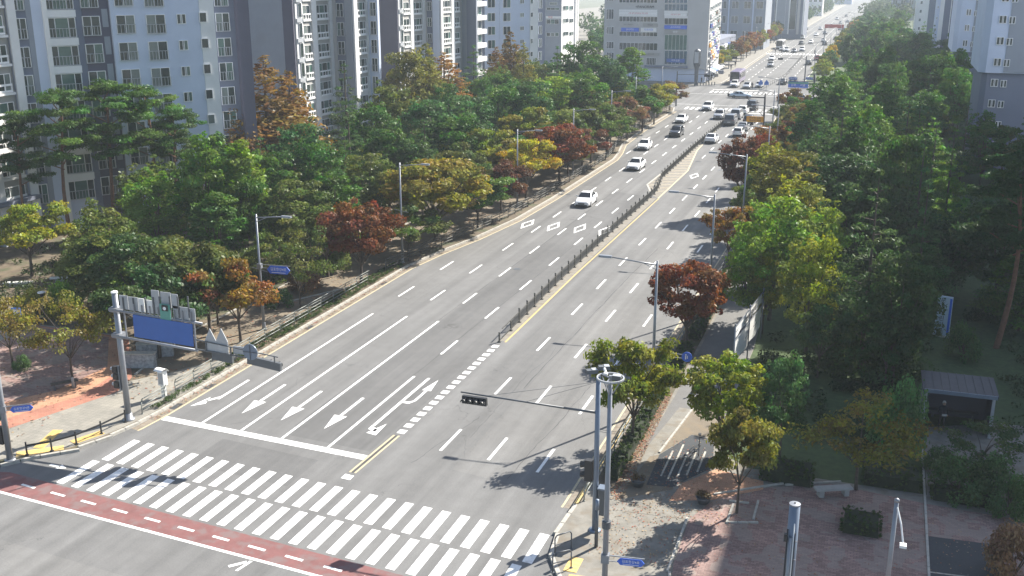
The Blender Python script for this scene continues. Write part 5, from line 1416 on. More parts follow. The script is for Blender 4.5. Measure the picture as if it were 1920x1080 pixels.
# understorey: low leafy growth below the two woods
def under(name, boxes, n, seed, col, ss=(.35, .9)):
    g = random.Random(seed); cl = []
    for _ in range(n):
        x0, x1, y0, y1 = g.choice(boxes); s = g.uniform(*ss)
        cl.append(((g.uniform(x0, x1), g.uniform(y0, y1), .25 + s * .3), (s, s, s * .6), s * s))
    o = inst(leaf_mesh(name, cl, n * (55 if ss[1] > .5 else 22), .2 if ss[1] > .5 else .08, seed), name); o.color = (*col, .08)
    return tag(o, kind='stuff')
under('undergrowth', [(-70, -47, 60, 120), (-74, -47, 60, 120), (-74, -44, 120, 205)], 620, 81, (.045, .065, .02))
under('undergrowth', [(-6, 6, 72, 110), (-7, 12, 80, 140), (9, 20, 58, 90), (-6, 3.5, 56, 70)], 420, 82, (.03, .05, .016))
under('ground_cover', [(-39.9, -39.45, 47, 82), (-40.6, -40.1, 56, 82)], 900, 83, (.05, .08, .022), (.09, .17))
# clipped hedges
def hedge(x0, x1, y0, y1, h, label, col=(.045, .075, .02), rz=0, group=None):
    w, d = x1 - x0, y1 - y0
    g = np.random.default_rng(int(abs(x0 * 100 + y0 * 10)))
    t = thing('hedge', label, 'hedge', ((x0 + x1) / 2, (y0 + y1) / 2, .12), rz, group)
    b = MB(); b.box(-w / 2 + .08, w / 2 - .08, -d / 2 + .08, d / 2 - .08, 0, h - .08, 0, .04); b.build('core', M['hedge_core'], t)
    cl = []
    for i in range(int(w * d * 26 + (w + d) * h * 14)):
        f = g.random()
        if f < .5: p = (g.uniform(-w / 2, w / 2), g.uniform(-d / 2, d / 2), h)
        elif f < .75: p = (g.choice([-w / 2, w / 2]), g.uniform(-d / 2, d / 2), g.uniform(.05, h))
        else: p = (g.uniform(-w / 2, w / 2), g.choice([-d / 2, d / 2]), g.uniform(.05, h))
        cl.append((p, (.09, .09, .07), 1))
    me = leaf_mesh('foliage', cl, len(cl) * 22, .065, int(g.integers(1e6)), 0, .4, .7, .1)
    o = inst(me, 'foliage', t); o.color = (*col, .08)
    return t
M['hedge_core'] = mat('hedge_core', (.02, .03, .012), .95, .3, 5)
for i, (y0, y1) in enumerate(((47.3, 49.2), (49.5, 52.4), (52.7, 55.0), (55.4, 58.2), (58.6, 61.5))):
    hedge(-11.75, -11.0, y0, y1, .75, ('first', 'second', 'third', 'fourth', 'fifth')[i] + ' clipped hedge along the right railing counted from the crossing', group='clipped hedges along the right railing')
for i, (y0, y1) in enumerate(((64.5, 68), (70.5, 75), (75.5, 80), (80.5, 86))):
    hedge(-11.7, -10.8, y0, y1, .8, ('hedge behind the railing next to the blue round sign', 'hedge behind the railing under the red right street tree', 'hedge behind the railing just past the red right street tree', 'hedge behind the railing at the second right lamp post')[i], group='clipped hedges along the right railing')
hedge(0.0, 1.75, 45.8, 47.5, .6, 'rectangular clipped hedge in the middle of the brick plaza')
hedge(-4.2, -1.6, 49.9, 51.8, .7, 'dark clipped hedge left of the stone bench')
hedge(.8, 3.6, 51.2, 53.0, .7, 'dark clipped hedge behind the stone bench under the orange tree')
hedge(4.1, 7.2, 50.6, 51.9, .55, 'low dark hedge in front of the round bushes by the path')
# ------------------------------------------------------------------ fences
def curved_post(h, lean=.16, r=.035):
    b = MB(); b.path([(0, 0, 0), (0, 0, h * .72), (lean * .45, 0, h * .9), (lean, 0, h)], r, 7); b.lathe([(.07, 0), (.07, .03)], 8); return b
def guard_fence(label, line, zs, post_h, m, step=2.0, group=None, r=.03):
    t = thing('guard_fence', label, 'fence', (line[0][0], line[0][1], .12), 0, group)
    ox, oy = line[0][:2]
    pm = curved_post(post_h).mesh('post', [M[m]], True)
    pts = seg_points(line, step)
    for p, d in pts: inst(pm, 'post', t, (p.x - ox, p.y - oy, 0), math.atan2(d.y, d.x) - math.pi / 2)
    for i, z in enumerate(zs):
        b = MB(); sh = .16 * max(0, (z / post_h - .72) / .28) * .9
        L = [(p.x - ox + d.y * sh, p.y - oy - d.x * sh, z) for p, d in pts]
        b.path(L, r, 6); b.build('rail', M[m], t, smooth=True)
    return t
GF = 'guard fence along the left pavement'
lf = [(-40.0, 56.0), (-40.1, 60), (-40.15, 76.2)]
guard_fence('short grey guard rail piece between the overhead sign post and the white control box', [(-39.85, 46.3), (-39.9, 48.7)], (.25, .5, .75, 1.0), 1.05, 'rail', 2.2, r=.03)
guard_fence('grey guard rail piece right of the white control box', [(-39.95, 49.6), (-40.0, 55.5)], (.25, .5, .75, 1.0), 1.05, 'rail', 1.9, r=.03)
guard_fence('long grey guard rail running past the first left lamp post', lf, (.25, .5, .75, 1.0), 1.05, 'rail')
guard_fence('dark guard rail along the left kerb from the second lamp post onwards', [(-40.2, 79.5), (-39.4, 87.5), (-38.3, 94), (-37.2, 103.5), (-36.85, 115), (-36.8, 144), (-37.4, 150), (-38.9, 159), (-39.6, 175), (-39.8, 205)], (.28, .56, .84, 1.1), 1.15, 'rail_dark', r=.042)
guard_fence('pale guard rail with dark posts along the right kerb by the hedges', [(-12.15, 44.8), (-12.1, 58), (-12.1, 76)], (.3, .58, .86), .95, 'rail', 2.0, r=.03)
guard_fence('guard rail along the right kerb beyond the red street tree', [(-12.1, 78), (-12.1, 112), (-13, 127)], (.3, .58, .86), .95, 'rail_dark', 2.0)
# median fence with slender bars
mf = [(-24.35, 66.3), (-24.85, 82), (-25.05, 102), (-25.05, 122.5), (-25.5, 126.5), (-26.3, 132), (-26.65, 157.5), (-26.6, 182), (-26.7, 206)]
t = thing('median_fence', 'black bar fence with knobbed posts down the middle of the road', 'fence', (mf[0][0], mf[0][1], 0))
b = MB(); b.box(-.05, .05, -.05, .05, 0, .98); b.lathe([(.02, .98), (.07, 1.02), (.085, 1.08), (.05, 1.14), (.01, 1.17)], 8); b.box(-.14, .14, -.1, .1, 0, .06); pm = b.mesh('post', [M['rail_dark']])
bb = MB(); bm_ = MB()
prev = None
pts = seg_points(mf, 2.05)
for i, (p, d) in enumerate(pts):
    l = (p.x - mf[0][0], p.y - mf[0][1])
    if i < 2: 
        b2_ = MB(); b2_.box(-.05, .05, -.05, .05, 0, .75); b2_.box(-.12, .12, -.1, .1, 0, .06); b2_.build('end_post', M['rail_dark'], t, (l[0], l[1] - .6 * (1 - i), 0), math.atan2(d.y, d.x) - math.pi / 2)
    else: inst(pm, 'post', t, (l[0], l[1], 0), math.atan2(d.y, d.x) - math.pi / 2)
    if prev and i > 1:
        a = Vector((prev[0], prev[1], 0)); c = Vector((l[0], l[1], 0))
        for k in range(1, 11): 
            q = a.lerp(c, k / 11); bm_.box(q.x - .014, q.x + .014, q.y - .014, q.y + .014, .2, .84)
    prev = l
for z in (.2, .84):
    b = MB()
    L = [(p.x - mf[0][0], p.y - mf[0][1], z) for p, d in pts]
    for a, c in zip(L[:-1], L[1:]): b.bar(a, c, .05, .06)
    b.build('rail', M['rail_dark'], t)
tag(bm_.build('bars', M['rail_dark'], t), kind='stuff')
mf2 = [(-27.3, 246), (-26.4, 262), (-25.2, 285), (-25.9, 321), (-26.9, 362)]
guard_fence('grey median fence beyond the far crossing', mf2, (.3, .8), 1.0, 'rail_dark', 3.0)
# low black rail on the left corner kerb
cr = [(-42.1, 39.6), (-41.2, 40.45), (-40.55, 41.6), (-40.2, 43.2), (-40.0, 45.0)]
t = thing('corner_rail', 'low black kerb rail with short posts around the left street corner', 'fence', (cr[0][0], cr[0][1], .12))
for i, p in enumerate(cr):
    b = MB(); b.lathe([(.11, 0), (.11, .05), (.05, .06), (.045, .72), (.055, .78)], 8); b.build('post', M['black'], t, (p[0] - cr[0][0], p[1] - cr[0][1], 0))
b = MB(); 
for a, c in zip(cr[:-1], cr[1:]): b.bar((a[0] - cr[0][0], a[1] - cr[0][1], .58), (c[0] - cr[0][0], c[1] - cr[0][1], .58), .06, .09)
b.build('rail', M['black'], t)
for x, y in ((-12.7, 41.4),): pass
# hoop barriers at the right corner
for i, (x, y, a) in enumerate(((-11.75, 39.9, .9), (-11.35, 38.4, .75))):
    t = thing('hoop_barrier', ('dark hoop barrier at the right crossing corner, nearer the kerb ramp', 'dark hoop barrier beside the yellow tactile tiles')[i], 'barrier', (x, y, .12), a)
    b = MB(); b.path([(-.45, 0, 0), (-.45, 0, .8), (-.36, 0, .93), (.36, 0, .93), (.45, 0, .8), (.45, 0, 0)], .032, 7); b.build('hoop', M['steel_dark'], t, smooth=True)
    b = MB(); b.path([(-.45, 0, .45), (.45, 0, .45)], .025, 6); b.build('crossbar', M['steel_dark'], t)
    b = MB(); b.lathe([(.09, 0), (.09, .03)], 8, 0, (-.45, 0, 0)); b.lathe([(.09, 0), (.09, .03)], 8, 0, (.45, 0, 0)); b.build('foot_plate', M['steel_dark'], t)

# ------------------------------------------------------------------ lamp posts
def lamp_post(x, y, h, L, side, label, group, flag=False, m='steel'):
    t = thing('lamp_post', label, 'street lamp', (x, y, .12), 0, group)
    b = MB(); b.tube((0, 0, 0), (0, 0, h), .115, .065, 10); b.build('pole', M[m], t, smooth=True)
    b = MB(); b.lathe([(.2, 0), (.2, .05), (.15, .06), (.14, .5), (.12, .55)], 10); b.build('base', M[m], t)
    b = MB(); b.tube((0, 0, h - .25), (side * (L - .7), 0, h - .02), .045, .035, 7); b.tube((0, 0, h - .55), (side * .9, 0, h - .17), .025, .025, 6); b.build('arm', M[m], t, smooth=True)
    b = MB(); x0, x1 = sorted((side * (L - .8), side * L)); b.box(x0, x1, -.13, .13, h - .06, h + .06, 0, .02)
    hd = b.build('lamp_head', M['steel'], t)
    b = MB(); b.box(x0 + .08, x1 - .08, -.1, .1, h - .085, h - .06); b.build('lens', M['plate'], hd)
    if flag:
        b = MB(); b.tube((-.75, .12, h * .52 + .14), (.75, -.12, h * .52 - .02), .02, .02, 6); b.lathe([(.10, 0), (.10, .12)], 8, 0, (0, 0, h * .52)); b.build('flag_bracket', M[m], t)
    return t
GLL, GLR = 'lamp posts along the left pavement', 'lamp posts along the right pavement'
for i, (x, y, h) in enumerate(((-41.6, 62.2, 8.7), (-40.0, 82.6, 9.2), (-38.1, 108.8, 8.8), (-37.8, 130, 8.7), (-38.6, 153, 8.8), (-40.2, 176, 8.8), (-40.4, 199, 8.8))):
    lamp_post(x, y, h, 2.9, 1, ('first', 'second', 'third', 'fourth', 'fifth', 'sixth', 'seventh')[i] + ' grey lamp post on the left pavement counted from the overhead sign', GLL, i in (0, 1))
for i, (x, y, h) in enumerate(((-11.5, 57.4, 9.2), (-11.3, 77.1, 9.35), (-11.5, 97, 9.3), (-11.6, 117, 9.3), (-12.6, 137, 9.3), (-15.2, 157, 9.3), (-16.5, 177, 9.3))):
    lamp_post(x, y, h, 3.5, -1, ('first', 'second', 'third', 'fourth', 'fifth', 'sixth', 'seventh')[i] + ' grey lamp post on the right pavement counted from the near traffic light', GLR)
for i in range(9):
    y = 272 + i * 33
    lamp_post(-42.6 - i * .3, y, 9, 3, 1, 'small hazy lamp post on the left of the far road', 'lamp posts on the left of the far road')
    lamp_post(-17.5, y + 5, 9, 3, -1, 'small hazy lamp post on the right of the far road', 'lamp posts on the right of the far road')

# ------------------------------------------------------------------ street name blades
def name_blade(parent, cx, cy, z, w, h, a, txt, double=True):
    """blue blade with pointed ends and white lettering"""
    e_ = h * .42
    P_ = [(-w / 2, 0), (-w / 2 + e_, -h / 2), (w / 2 - e_, -h / 2), (w / 2, 0), (w / 2 - e_, h / 2), (-w / 2 + e_, h / 2)]
    b = MB(); n = 6; i = 0
    b.v = [(p[0], -.02, p[1]) for p in P_] + [(p[0], .02, p[1]) for p in P_]
    b.f = [tuple(range(6)), tuple(reversed(range(6, 12)))] + [(k, k + 6, (k + 1) % 6 + 6, (k + 1) % 6) for k in range(6)]; b.m = [0] * len(b.f)
    o = b.build('name_blade', M['blue_light'], parent, (cx, cy, z), a)
    q = [(p[0] * 1.0, p[1]) for p in P_]
    for s in (1,):
        text(txt, h * .46, M['letter_white'], o, (0, -.026, h * .08), (math.pi / 2, 0, 0), extrude=.003, maxw=w * .68)
        b = MB(); b.box(-w * .3, w * .3, -.024, -.021, -h * .36, -h * .30); b.build('white_line', M['letter_white'], o)
    return o
def street_sign(label, x, y, z, arm, w, h, a, txt, flip=1):
    t = thing('street_name_sign', label, 'sign', (x, y, z), a)
    b = MB(); b.bar((0, 0, 0), (flip * arm, 0, 0), .04, .04); b.bar((0, 0, -.24), (flip * arm * .5, 0, -.24), .03, .03); b.box(-.16, .16, -.16, .16, -.3, .06); b.build('bracket', M['steel'], t)
    name_blade(t, flip * (arm - w / 2), -.01, -.05 - h / 2, w, h, 0, txt)
    return t
L1x = -41.6
u0, z0 = fp(500, 500, (L1x, 62.2), 0); u1, _ = fp(541, 505, (L1x, 62.2), 0)
street_sign('blue street name sign mounted on the first left lamp post', L1x, 62.2, z0 + .12, u1 - .02, u1 - u0, .58, R(6), '김포한강4로')
# ------------------------------------------------------------------ overhead sign with its post on the left corner
GX, GY = -40.1, 45.4
def G(px, py): return fp(px, py, (GX, GY), 0)
t = thing('overhead_sign_post', 'grey cantilever post carrying an empty blue direction panel over the left lanes', 'sign post', (GX, GY, .12))
b = MB(); b.tube((0, 0, 0), (0, 0, 7.78), .18, .16, 14); b.lathe([(.36, 0), (.36, .06), (.22, .08), (.22, .4)], 12); b.build('pole', M['steel'], t, smooth=True)
b = MB(); b.lathe([(.195, 7.78), (.195, 7.86), (.05, 7.92)], 14); b.build('pole_cap', M['sign_white'], t)
b = MB(); b.tube((-.3, -.25, 6.83), (5.95, -.25, 6.70), .075, .065, 10); b.tube((-.3, -.25, 5.28), (5.5, -.25, 5.06), .075, .07, 10); b.build('arm', M['steel'], t, smooth=True)
b = MB(); b.tube((.75, -.25, 6.8), (.75, -.25, 5.26), .045, .045, 8); b.tube((5.42, -.25, 6.7), (5.42, -.25, 5.06), .05, .05, 8); b.build('upright', M['steel'], t)
for z in (6.83, 5.28):
    b = MB(); b.box(-.28, .28, -.3, .28, z - .12, z + .12); b.build('clamp', M['steel'], t)
b = MB(); b.bar((1.42, -.36, 6.1), (5.36, -.36, 5.98), .06, 1.32); b.build('direction_panel', M['sign_blue'], t)
for k in range(8):
    x = 1.5 + k * .54; z = 6.85 - (x) * .018
    b = MB(); b.box(x - .03, x + .03, -.33, -.27, z - .3, z + .55); b.build('panel_clamp', M['steel'], t)
def back_panel(px0, px1, py0, py1, m='sign_back', y=-.2, nm='sign_back'):
    xa, za = G(px0, py0); xb, zb = G(px1, py1)
    b = MB(); b.box(min(xa, xb) - .02, max(xa, xb) + .02, y - .02, y + .02, min(za, zb) - .30, max(za, zb) - .06)
    return b.build(nm, M[m], t)
for px0, px1, py0, py1, m in ((228.5, 245, 553, 573, 'sign_back'), (245.4, 264, 556, 576, 'sign_back'), (264.4, 275.5, 559, 578, 'sign_white'), (277, 291, 562, 580, 'sign_white'), (288, 305, 543.5, 582, 'sign_back'), (305.3, 325, 547, 570, 'sign_back'), (325.4, 338, 551, 571, 'sign_back'),
        (329, 341, 573, 590, 'sign_back'), (341.4, 358, 575, 593, 'sign_back'), (358.4, 370.5, 578, 596, 'sign_back')): back_panel(px0, px1, py0, py1, m)
for px in (237, 256, 279, 293.5): 
    x, z = G(px, 570); b = MB(); b.box(x - .035, x + .035, -.28, -.225, z - .75, z + .35); b.build('panel_post', M['steel_dark'], t)
for px in (306, 325, 340, 359):
    x, z = G(px, 575); b = MB(); b.box(x - .035, x + .035, -.28, -.225, z - .7, z + .55); b.build('panel_post', M['steel_dark'], t)
g_s = back_panel(307, 327, 568, 593, 'sign_green', -.34, 'green_sign')
xa, za = G(317, 574); b = MB(); b.box(-.2, .2, -.02, .02, -.17, .17); s_ = b.build('camera_plate', M['black'], g_s, (xa, -.38, za - .12))
b = MB(); b.v = []; b.tube((xa, -.42, za - .14), (xa, -.40, za - .14), .10, .10, 14); b.build('camera_symbol', M['letter_white'], g_s)
# signal frame at its tip, seen from behind
t2 = thing('lane_signal', 'dark traffic signals and sign backs hanging over the left lanes seen from behind', 'traffic light', (GX, GY, .12))
def Gl(px, py): x, z = G(px, py); return x, z - .12
ax, az = Gl(374, 634); ex, ez = Gl(526, 667); lx, lz = Gl(374, 652); fx, fz = Gl(526, 689)
b = MB(); b.bar((5.36, -.25, az), (ex, -.25, ez), .05, .05); b.bar((5.36, -.25, lz), (Gl(470, 668)[0], -.25, Gl(470, 668)[1]), .06, .07); b.build('rail', M['steel_dark'], t2)
for px, p0, p1 in ((391, 638, 655), (437, 647, 664), (519, 666, 678)):
    x, z0 = Gl(px, p0); _, z1 = Gl(px, p1); b = MB(); b.box(x - .03, x + .03, -.28, -.22, z1, z0); b.build('upright', M['steel_dark'], t2)
for px in (399.5, 420.5):
    x, z = Gl(px, 641); w = .37
    b = MB(); pts = [(-w, -.55), (w, -.55), (w, .12), (0, .85), (-w, .12)]
    b.v = [(p[0], -.02, p[1]) for p in pts] + [(p[0], .02, p[1]) for p in pts]
    b.f = [tuple(range(5)), tuple(reversed(range(5, 10)))] + [(k, k + 5, (k + 1) % 5 + 5, (k + 1) % 5) for k in range(5)]; b.m = [0] * 7
    b.build('pointed_sign_back', M['sign_back'], t2, (x, -.2, z))
def backbox(nm, p0, p1, q0, q1, m, y0=-.16, y1=-.1):
    x0, z1 = Gl(p0, q0); x1, z0 = Gl(p1, q1); b = MB(); b.box(x0, x1, y0, y1, z0, z1); return b.build(nm, M[m], t2)
backbox('square_sign_back', 440, 464, 647, 664, 'sign_back')
x, z = Gl(475.5, 656.5); b = MB(); b.tube((x, -.34, z), (x, -.30, z), .46, .46, 20); o = b.build('round_sign_back', M['steel_blue'], t2)
b = MB(); b.bar((x - .44, -.36, z), (x + .44, -.36, z), .03, .03); b.bar((x, -.36, z - .44), (x, -.36, z + .44), .03, .03); b.build('stiffener', M['steel_dark'], o)
def signal_back(p0, q0, p1, q1, nm):
    x0, za = Gl(p0, q0); x1, zb = Gl(p1, q1); hz = .30
    b = MB(); b.bar((x0, -.12, za - .1), (x1, -.12, zb - .1), .18, .46); o = b.build(nm, M['steel_dark'], t2)
    for k in range(4):
        u_ = (k + .5) / 4; xx = x0 + (x1 - x0) * u_; zz = za + (zb - za) * u_ - .1
        b = MB(); b.tube((xx, -.02, zz), (xx, .22, zz), .16, .17, 12); b.build('lens_hood', M['black'], o)
    return o
signal_back(401, 661, 439, 669, 'signal_head'); signal_back(467, 669, 529, 684, 'signal_head')
# small signal facing the zebra crossing on the post
t = thing('pedestrian_signal', 'pedestrian signal heads on the overhead sign post facing the plaza', 'traffic light', (GX - .32, GY - .1, 2.0))
for k, z in enumerate((1.25, .8, .3)):
    b = MB(); b.box(-.28, .05, -.14, .14, z - .17, z + .2); o = b.build('signal_head', M['black'], t)
    b = MB(); b.tube((-.28, 0, z), (-.44, 0, z + .02), .10, .11, 10); b.build('lens_hood', M['sign_back'], o)
b = MB(); b.box(.05, .14, -.06, .06, .0, 1.5); b.build('bracket', M['steel'], t)
# control box
t = thing('control_box', 'white control box on a stem with a curved hood beside the left guard rail', 'control box', (-40.3, 48.95, .12), R(-8))
b = MB(); b.box(-.13, .13, -.1, .1, 0, .8); b.build('stem', M['sign_white'], t)
b = MB(); b.box(-.24, .24, -.18, .18, .8, 1.75, 0, .01); o = b.build('box', M['sign_white'], t)
b = MB(); b.box(-.17, .17, -.195, -.181, .9, 1.6); b.build('door', M['sign_back'], o)
b = MB(); b.v = []
for k in range(6):
    a0, a1 = -1.0 + k * .4, -1.0 + (k + 1) * .4
    b.poly([(-.34, math.sin(a0) * .34 - .08, 1.62 + math.cos(a0) * .3), (.34, math.sin(a0) * .34 - .08, 1.62 + math.cos(a0) * .3), (.34, math.sin(a1) * .34 - .08, 1.62 + math.cos(a1) * .3), (-.34, math.sin(a1) * .34 - .08, 1.62 + math.cos(a1) * .3)])
b.build('hood', M['sign_white'], t)
# two grey stone notice walls in the wood edge
for i, (px, py, w, nm) in enumerate(((262, 688, 2.2, 'nearer'), (292, 668, 2.4, 'farther'))):
    p = at(px, py, .12)
    t = thing('stone_wall', nm + ' of two mottled grey stone walls behind the overhead sign', 'stone wall', (p.x, p.y, .12), R(20 + i * 10))
    b = MB(); b.box(-w / 2, w / 2, -.25, .25, 0, .95, 0, .03); b.build('block', M['granite'], t)
    b = MB(); b.box(-w / 2 - .03, w / 2 + .03, -.29, .29, .952, 1.02); b.build('coping', M['kerb'], t)
# pole with street name sign at the left edge
t = thing('signal_pole', 'thick white pole on the left street corner cut by the picture edge', 'pole', (-42.55, 38.85, .12))
b = MB(); b.tube((0, 0, 0), (0, 0, 7.0), .17, .13, 12); b.lathe([(.3, 0), (.3, .05), (.18, .07)], 12); b.build('pole', M['steel'], t, smooth=True)
b = MB(); b.box(-.42, -.16, -.2, .2, 2.3, 3.4); o = b.build('signal_head', M['sign_green'], t)
b = MB(); b.box(-.44, -.2, -.14, .14, .9, 1.9); b.build('control_cabinet', M['black'], t)
street_sign('blue street name sign on the pole at the left edge', -42.55, 38.85, 3.2, 1.5, 1.15, .34, R(38), '김포한강4로')
# ------------------------------------------------------------------ near traffic light mast
MX, MY = -10.9, 42.2
t = thing('traffic_light_mast', 'dark blue traffic light mast with a long thin arm over the right lanes', 'traffic light', (MX, MY, .12))
b = MB(); b.tube((0, 0, 0), (0, 0, 7.75), .14, .11, 12); b.lathe([(.3, 0), (.3, .06), (.16, .08)], 12); b.build('mast', M['steel_blue'], t, smooth=True)
b = MB(); b.tube((0, 0, 6.0), (-1.6, 0, 6.0), .07, .055, 8); b.tube((-1.6, 0, 6.0), (-6.7, 0, 6.08), .05, .035, 8); b.build('arm', M['steel_dark'], t, smooth=True)
for xx in (-3.4, -5.4):
    b = MB(); b.tube((0, 0, 7.5), (xx, 0, 6.06), .009, .009, 5); b.build('stay_cable', M['steel_dark'], t)
b = MB(); b.box(-6.62, -5.38, -.1, .1, 5.56, 5.94, 0, .01); o = b.build('signal_head', M['black'], t)
for k in range(4):
    x = -6.46 + k * .305
    b = MB(); n = 10
    for j in range(n):
        a0, a1 = math.pi * (-.1 + 1.2 * j / n), math.pi * (-.1 + 1.2 * (j + 1) / n)
        b.poly([(x + math.cos(a0) * .135, -.1, 5.75 + math.sin(a0) * .135), (x + math.cos(a1) * .135, -.1, 5.75 + math.sin(a1) * .135), (x + math.cos(a1) * .135, -.36, 5.73 + math.sin(a1) * .135), (x + math.cos(a0) * .135, -.36, 5.73 + math.sin(a0) * .135)])
    b.build('lens_hood', M['black'], o)
    b = MB(); b.tube((x, -.1, 5.75), (x, -.115, 5.75), .115, .115, 12); b.build('lens', M[('glass', 'glass', 'glass', 'glass')[k]], o)
for i, (x, y, z, a) in enumerate(((-.35, .1, 7.85, .6), (.15, .35, 8.0, .4))):
    b = MB(); b.box(-.28, .28, -.17, .17, 0, .16, 0, .03); o = b.build('floodlight', M['steel_dark'], t, (x, y, z), a)
    b = MB(); b.box(.0, .24, -.15, .15, .165, .18); b.build('cover', M['sign_back'], o)
b = MB(); b.box(-.52, -.16, -.16, .16, 2.55, 3.6); o = b.build('pedestrian_signal', M['black'], t)
for z in (3.35, 2.85):
    b = MB(); b.tube((-.52, 0, z), (-.74, 0, z - .03), .15, .16, 10, cap=False); b.build('lens_hood', M['black'], o)
b = MB(); b.box(.16, .62, -.22, .2, .95, 2.25, 0, .01); o = b.build('control_cabinet', M['steel_dark'], t)
b = MB(); b.box(.14, .64, -.25, .22, 2.26, 2.34); b.build('lid', M['steel_blue'], o)
t = thing('service_post', 'short dark post with a grey cap standing in front of the traffic light mast', 'post', (-10.45, 40.8, .12))
b = MB(); b.tube((0, 0, 0), (0, 0, 1.9), .085, .085, 10); b.build('stem', M['steel_dark'], t, smooth=True); b = MB(); b.tube((0, 0, 1.9), (0, 0, 2.4), .09, .09, 10); b.build('cap', M['steel_blue'], t, smooth=True)
# camera pole with its ring
RX, RY, RZ = -8.69, 35.44, 10.5
t = thing('camera_pole', 'pale grey camera pole topped by an open steel ring platform', 'pole', (RX, RY, .12))
b = MB(); b.tube((0, 0, 0), (0, 0, RZ - .3), .13, .085, 12); b.build('pole', M['steel'], t, smooth=True)
b = MB(); n = 24
for k in range(n):
    a0, a1 = 2 * math.pi * k / n, 2 * math.pi * (k + 1) / n
    b.bar((math.cos(a0) * .5, math.sin(a0) * .5, RZ), (math.cos(a1) * .5, math.sin(a1) * .5, RZ), .05, .07)
b.build('ring', M['sign_back'], t)
for k in range(3):
    a = k * 2.09 + .5
    b = MB(); b.bar((math.cos(a) * .1, math.sin(a) * .1, RZ), (math.cos(a) * .48, math.sin(a) * .48, RZ), .04, .05); b.bar((math.cos(a) * .09, math.sin(a) * .09, RZ - .65), (math.cos(a) * .46, math.sin(a) * .46, RZ - .06), .035, .035); b.build('spoke', M['steel'], t)
b = MB(); b.box(.08, .42, -.14, .12, RZ - .04, RZ + .14); o = b.build('camera_box', M['steel_dark'], t); b = MB(); b.box(.09, .41, -.13, .11, RZ + .145, RZ + .155); b.build('lid', M['sign_back'], o)
b = MB(); b.box(-.06, .06, -.06, .06, RZ - .3, RZ + .1); b.build('hub', M['steel'], t)
b = MB(); b.box(-.3, -.16, .1, .24, RZ + .04, RZ + .12); b.tube((-.25, .3, RZ + .04), (-.38, .5, RZ + .16), .05, .05, 8); b.build('camera', M['sign_white'], t)
b = MB(); b.lathe([(.18, 4.2), (.18, 4.5)], 12); b.build('collar', M['steel_dark'], t)
street_sign('blue street name sign low on the camera pole at the bottom of the picture', RX, RY, 3.1, 1.55, 1.08, .30, R(8), '김포한강4로')
# round blue sign on the first right lamp post
t = thing('round_sign', 'round blue traffic sign on an arm from the first right lamp post', 'sign', (-11.5, 57.4, 0))
u, z = fp(1288, 669, (-11.5, 57.4), 0)
b = MB(); b.bar((.05, 0, z + .12), (u, 0, z + .1), .035, .035); b.bar((.05, 0, z - .14), (u, 0, z - .12), .035, .035); b.build('arm', M['steel'], t)
b = MB(); b.tube((u, -.04, z), (u, -.01, z), .31, .31, 24); o = b.build('disc', M['blue_light'], t)
b = MB(); b.tube((u - .06, -.05, z + .13), (u - .06, -.045, z + .13), .045, .045, 10); b.box(u - .1, u - .03, -.05, -.045, z - .15, z + .07); b.box(u + .02, u + .06, -.05, -.045, z - .1, z + .08); b.build('symbol', M['letter_white'], o)
# banner stand
t = thing('banner_stand', 'white banner stand with two long white banners beside the right footpath', 'banner', (-7.55, 63.6, .32), R(-5))
for y in (0, 4.4, 8.8):
    b = MB(); b.tube((0, y, -.2), (0, y, 3.5), .05, .05, 8); b.lathe([(.07, 3.5), (.07, 3.6), (.01, 3.64)], 8, 0, (0, y, 0)); b.build('post', M['steel'], t, smooth=True)
for z0, z1, nm in ((2.55, 3.3, 'upper'), (.7, 2.3, 'lower')):
    b = MB(); L = 18
    for k in range(L):
        y0, y1 = .1 + 8.6 * k / L, .1 + 8.6 * (k + 1) / L
        f = lambda y, z: -.07 + .05 * math.sin(y * 2.1) * (1 if z else .3)
        for zz0, zz1 in ((z0, (z0 + z1) / 2), ((z0 + z1) / 2, z1)):
            b.poly([(f(y0, zz0 == z0), y0, zz0), (f(y1, zz0 == z0), y1, zz0), (f(y1, zz1 < z1), y1, zz1), (f(y0, zz1 < z1), y0, zz1)])
    o = b.build('banner_cloth', M['banner_white'], t)
    if nm == 'upper': text('김포한강 가을 축제', .45, M['letter_dark'], o, (.02, 4.4, (z0 + z1) / 2), (math.pi / 2, 0, math.pi / 2))
b = MB(); b.bar((0, 0, 3.38), (0, 8.8, 3.38), .04, .04); b.bar((0, 0, 2.42), (0, 8.8, 2.42), .04, .04); b.build('crossbar', M['steel'], t)
# ------------------------------------------------------------------ right park: shelter, sign, bench, poles
SH0 = at(1737, 742, 2.5); 
t = thing('shelter', 'dark open fronted shelter with a ribbed roof in the shade of the park', 'shelter', (3.75, 59.4, .12), R(1))
W, Dp, Hh = 3.7, 2.9, 2.5
b = MB(); b.box(-.12, W + .12, -.2, Dp, Hh, Hh + .12); o = b.build('roof', M['roof_dark'], t)
for k in range(9): 
    b = MB(); b.box(.02 + k * .44, .07 + k * .44, -.18, Dp - .05, Hh + .12, Hh + .17); b.build('roof_rib', M['roof_dark'], o)
b = MB(); b.box(0, .16, 0, .16, 0, Hh); b.build('post', M['sign_back'], t); b = MB(); b.box(W - .16, W, 0, .16, 0, Hh); b.build('post', M['sign_back'], t)
b = MB(); b.box(0, .08, .16, Dp - .1, 0, Hh - .002); b.build('side_wall', M['wall_dark'], t); b = MB(); b.box(W - .08, W, .16, Dp - .1, 0, Hh - .002); b.build('side_wall', M['wall_dark'], t)
b = MB(); b.box(.09, W - .09, Dp - .2, Dp - .1, 0, Hh - .004); b.build('back_wall', M['wall_dark'], t)
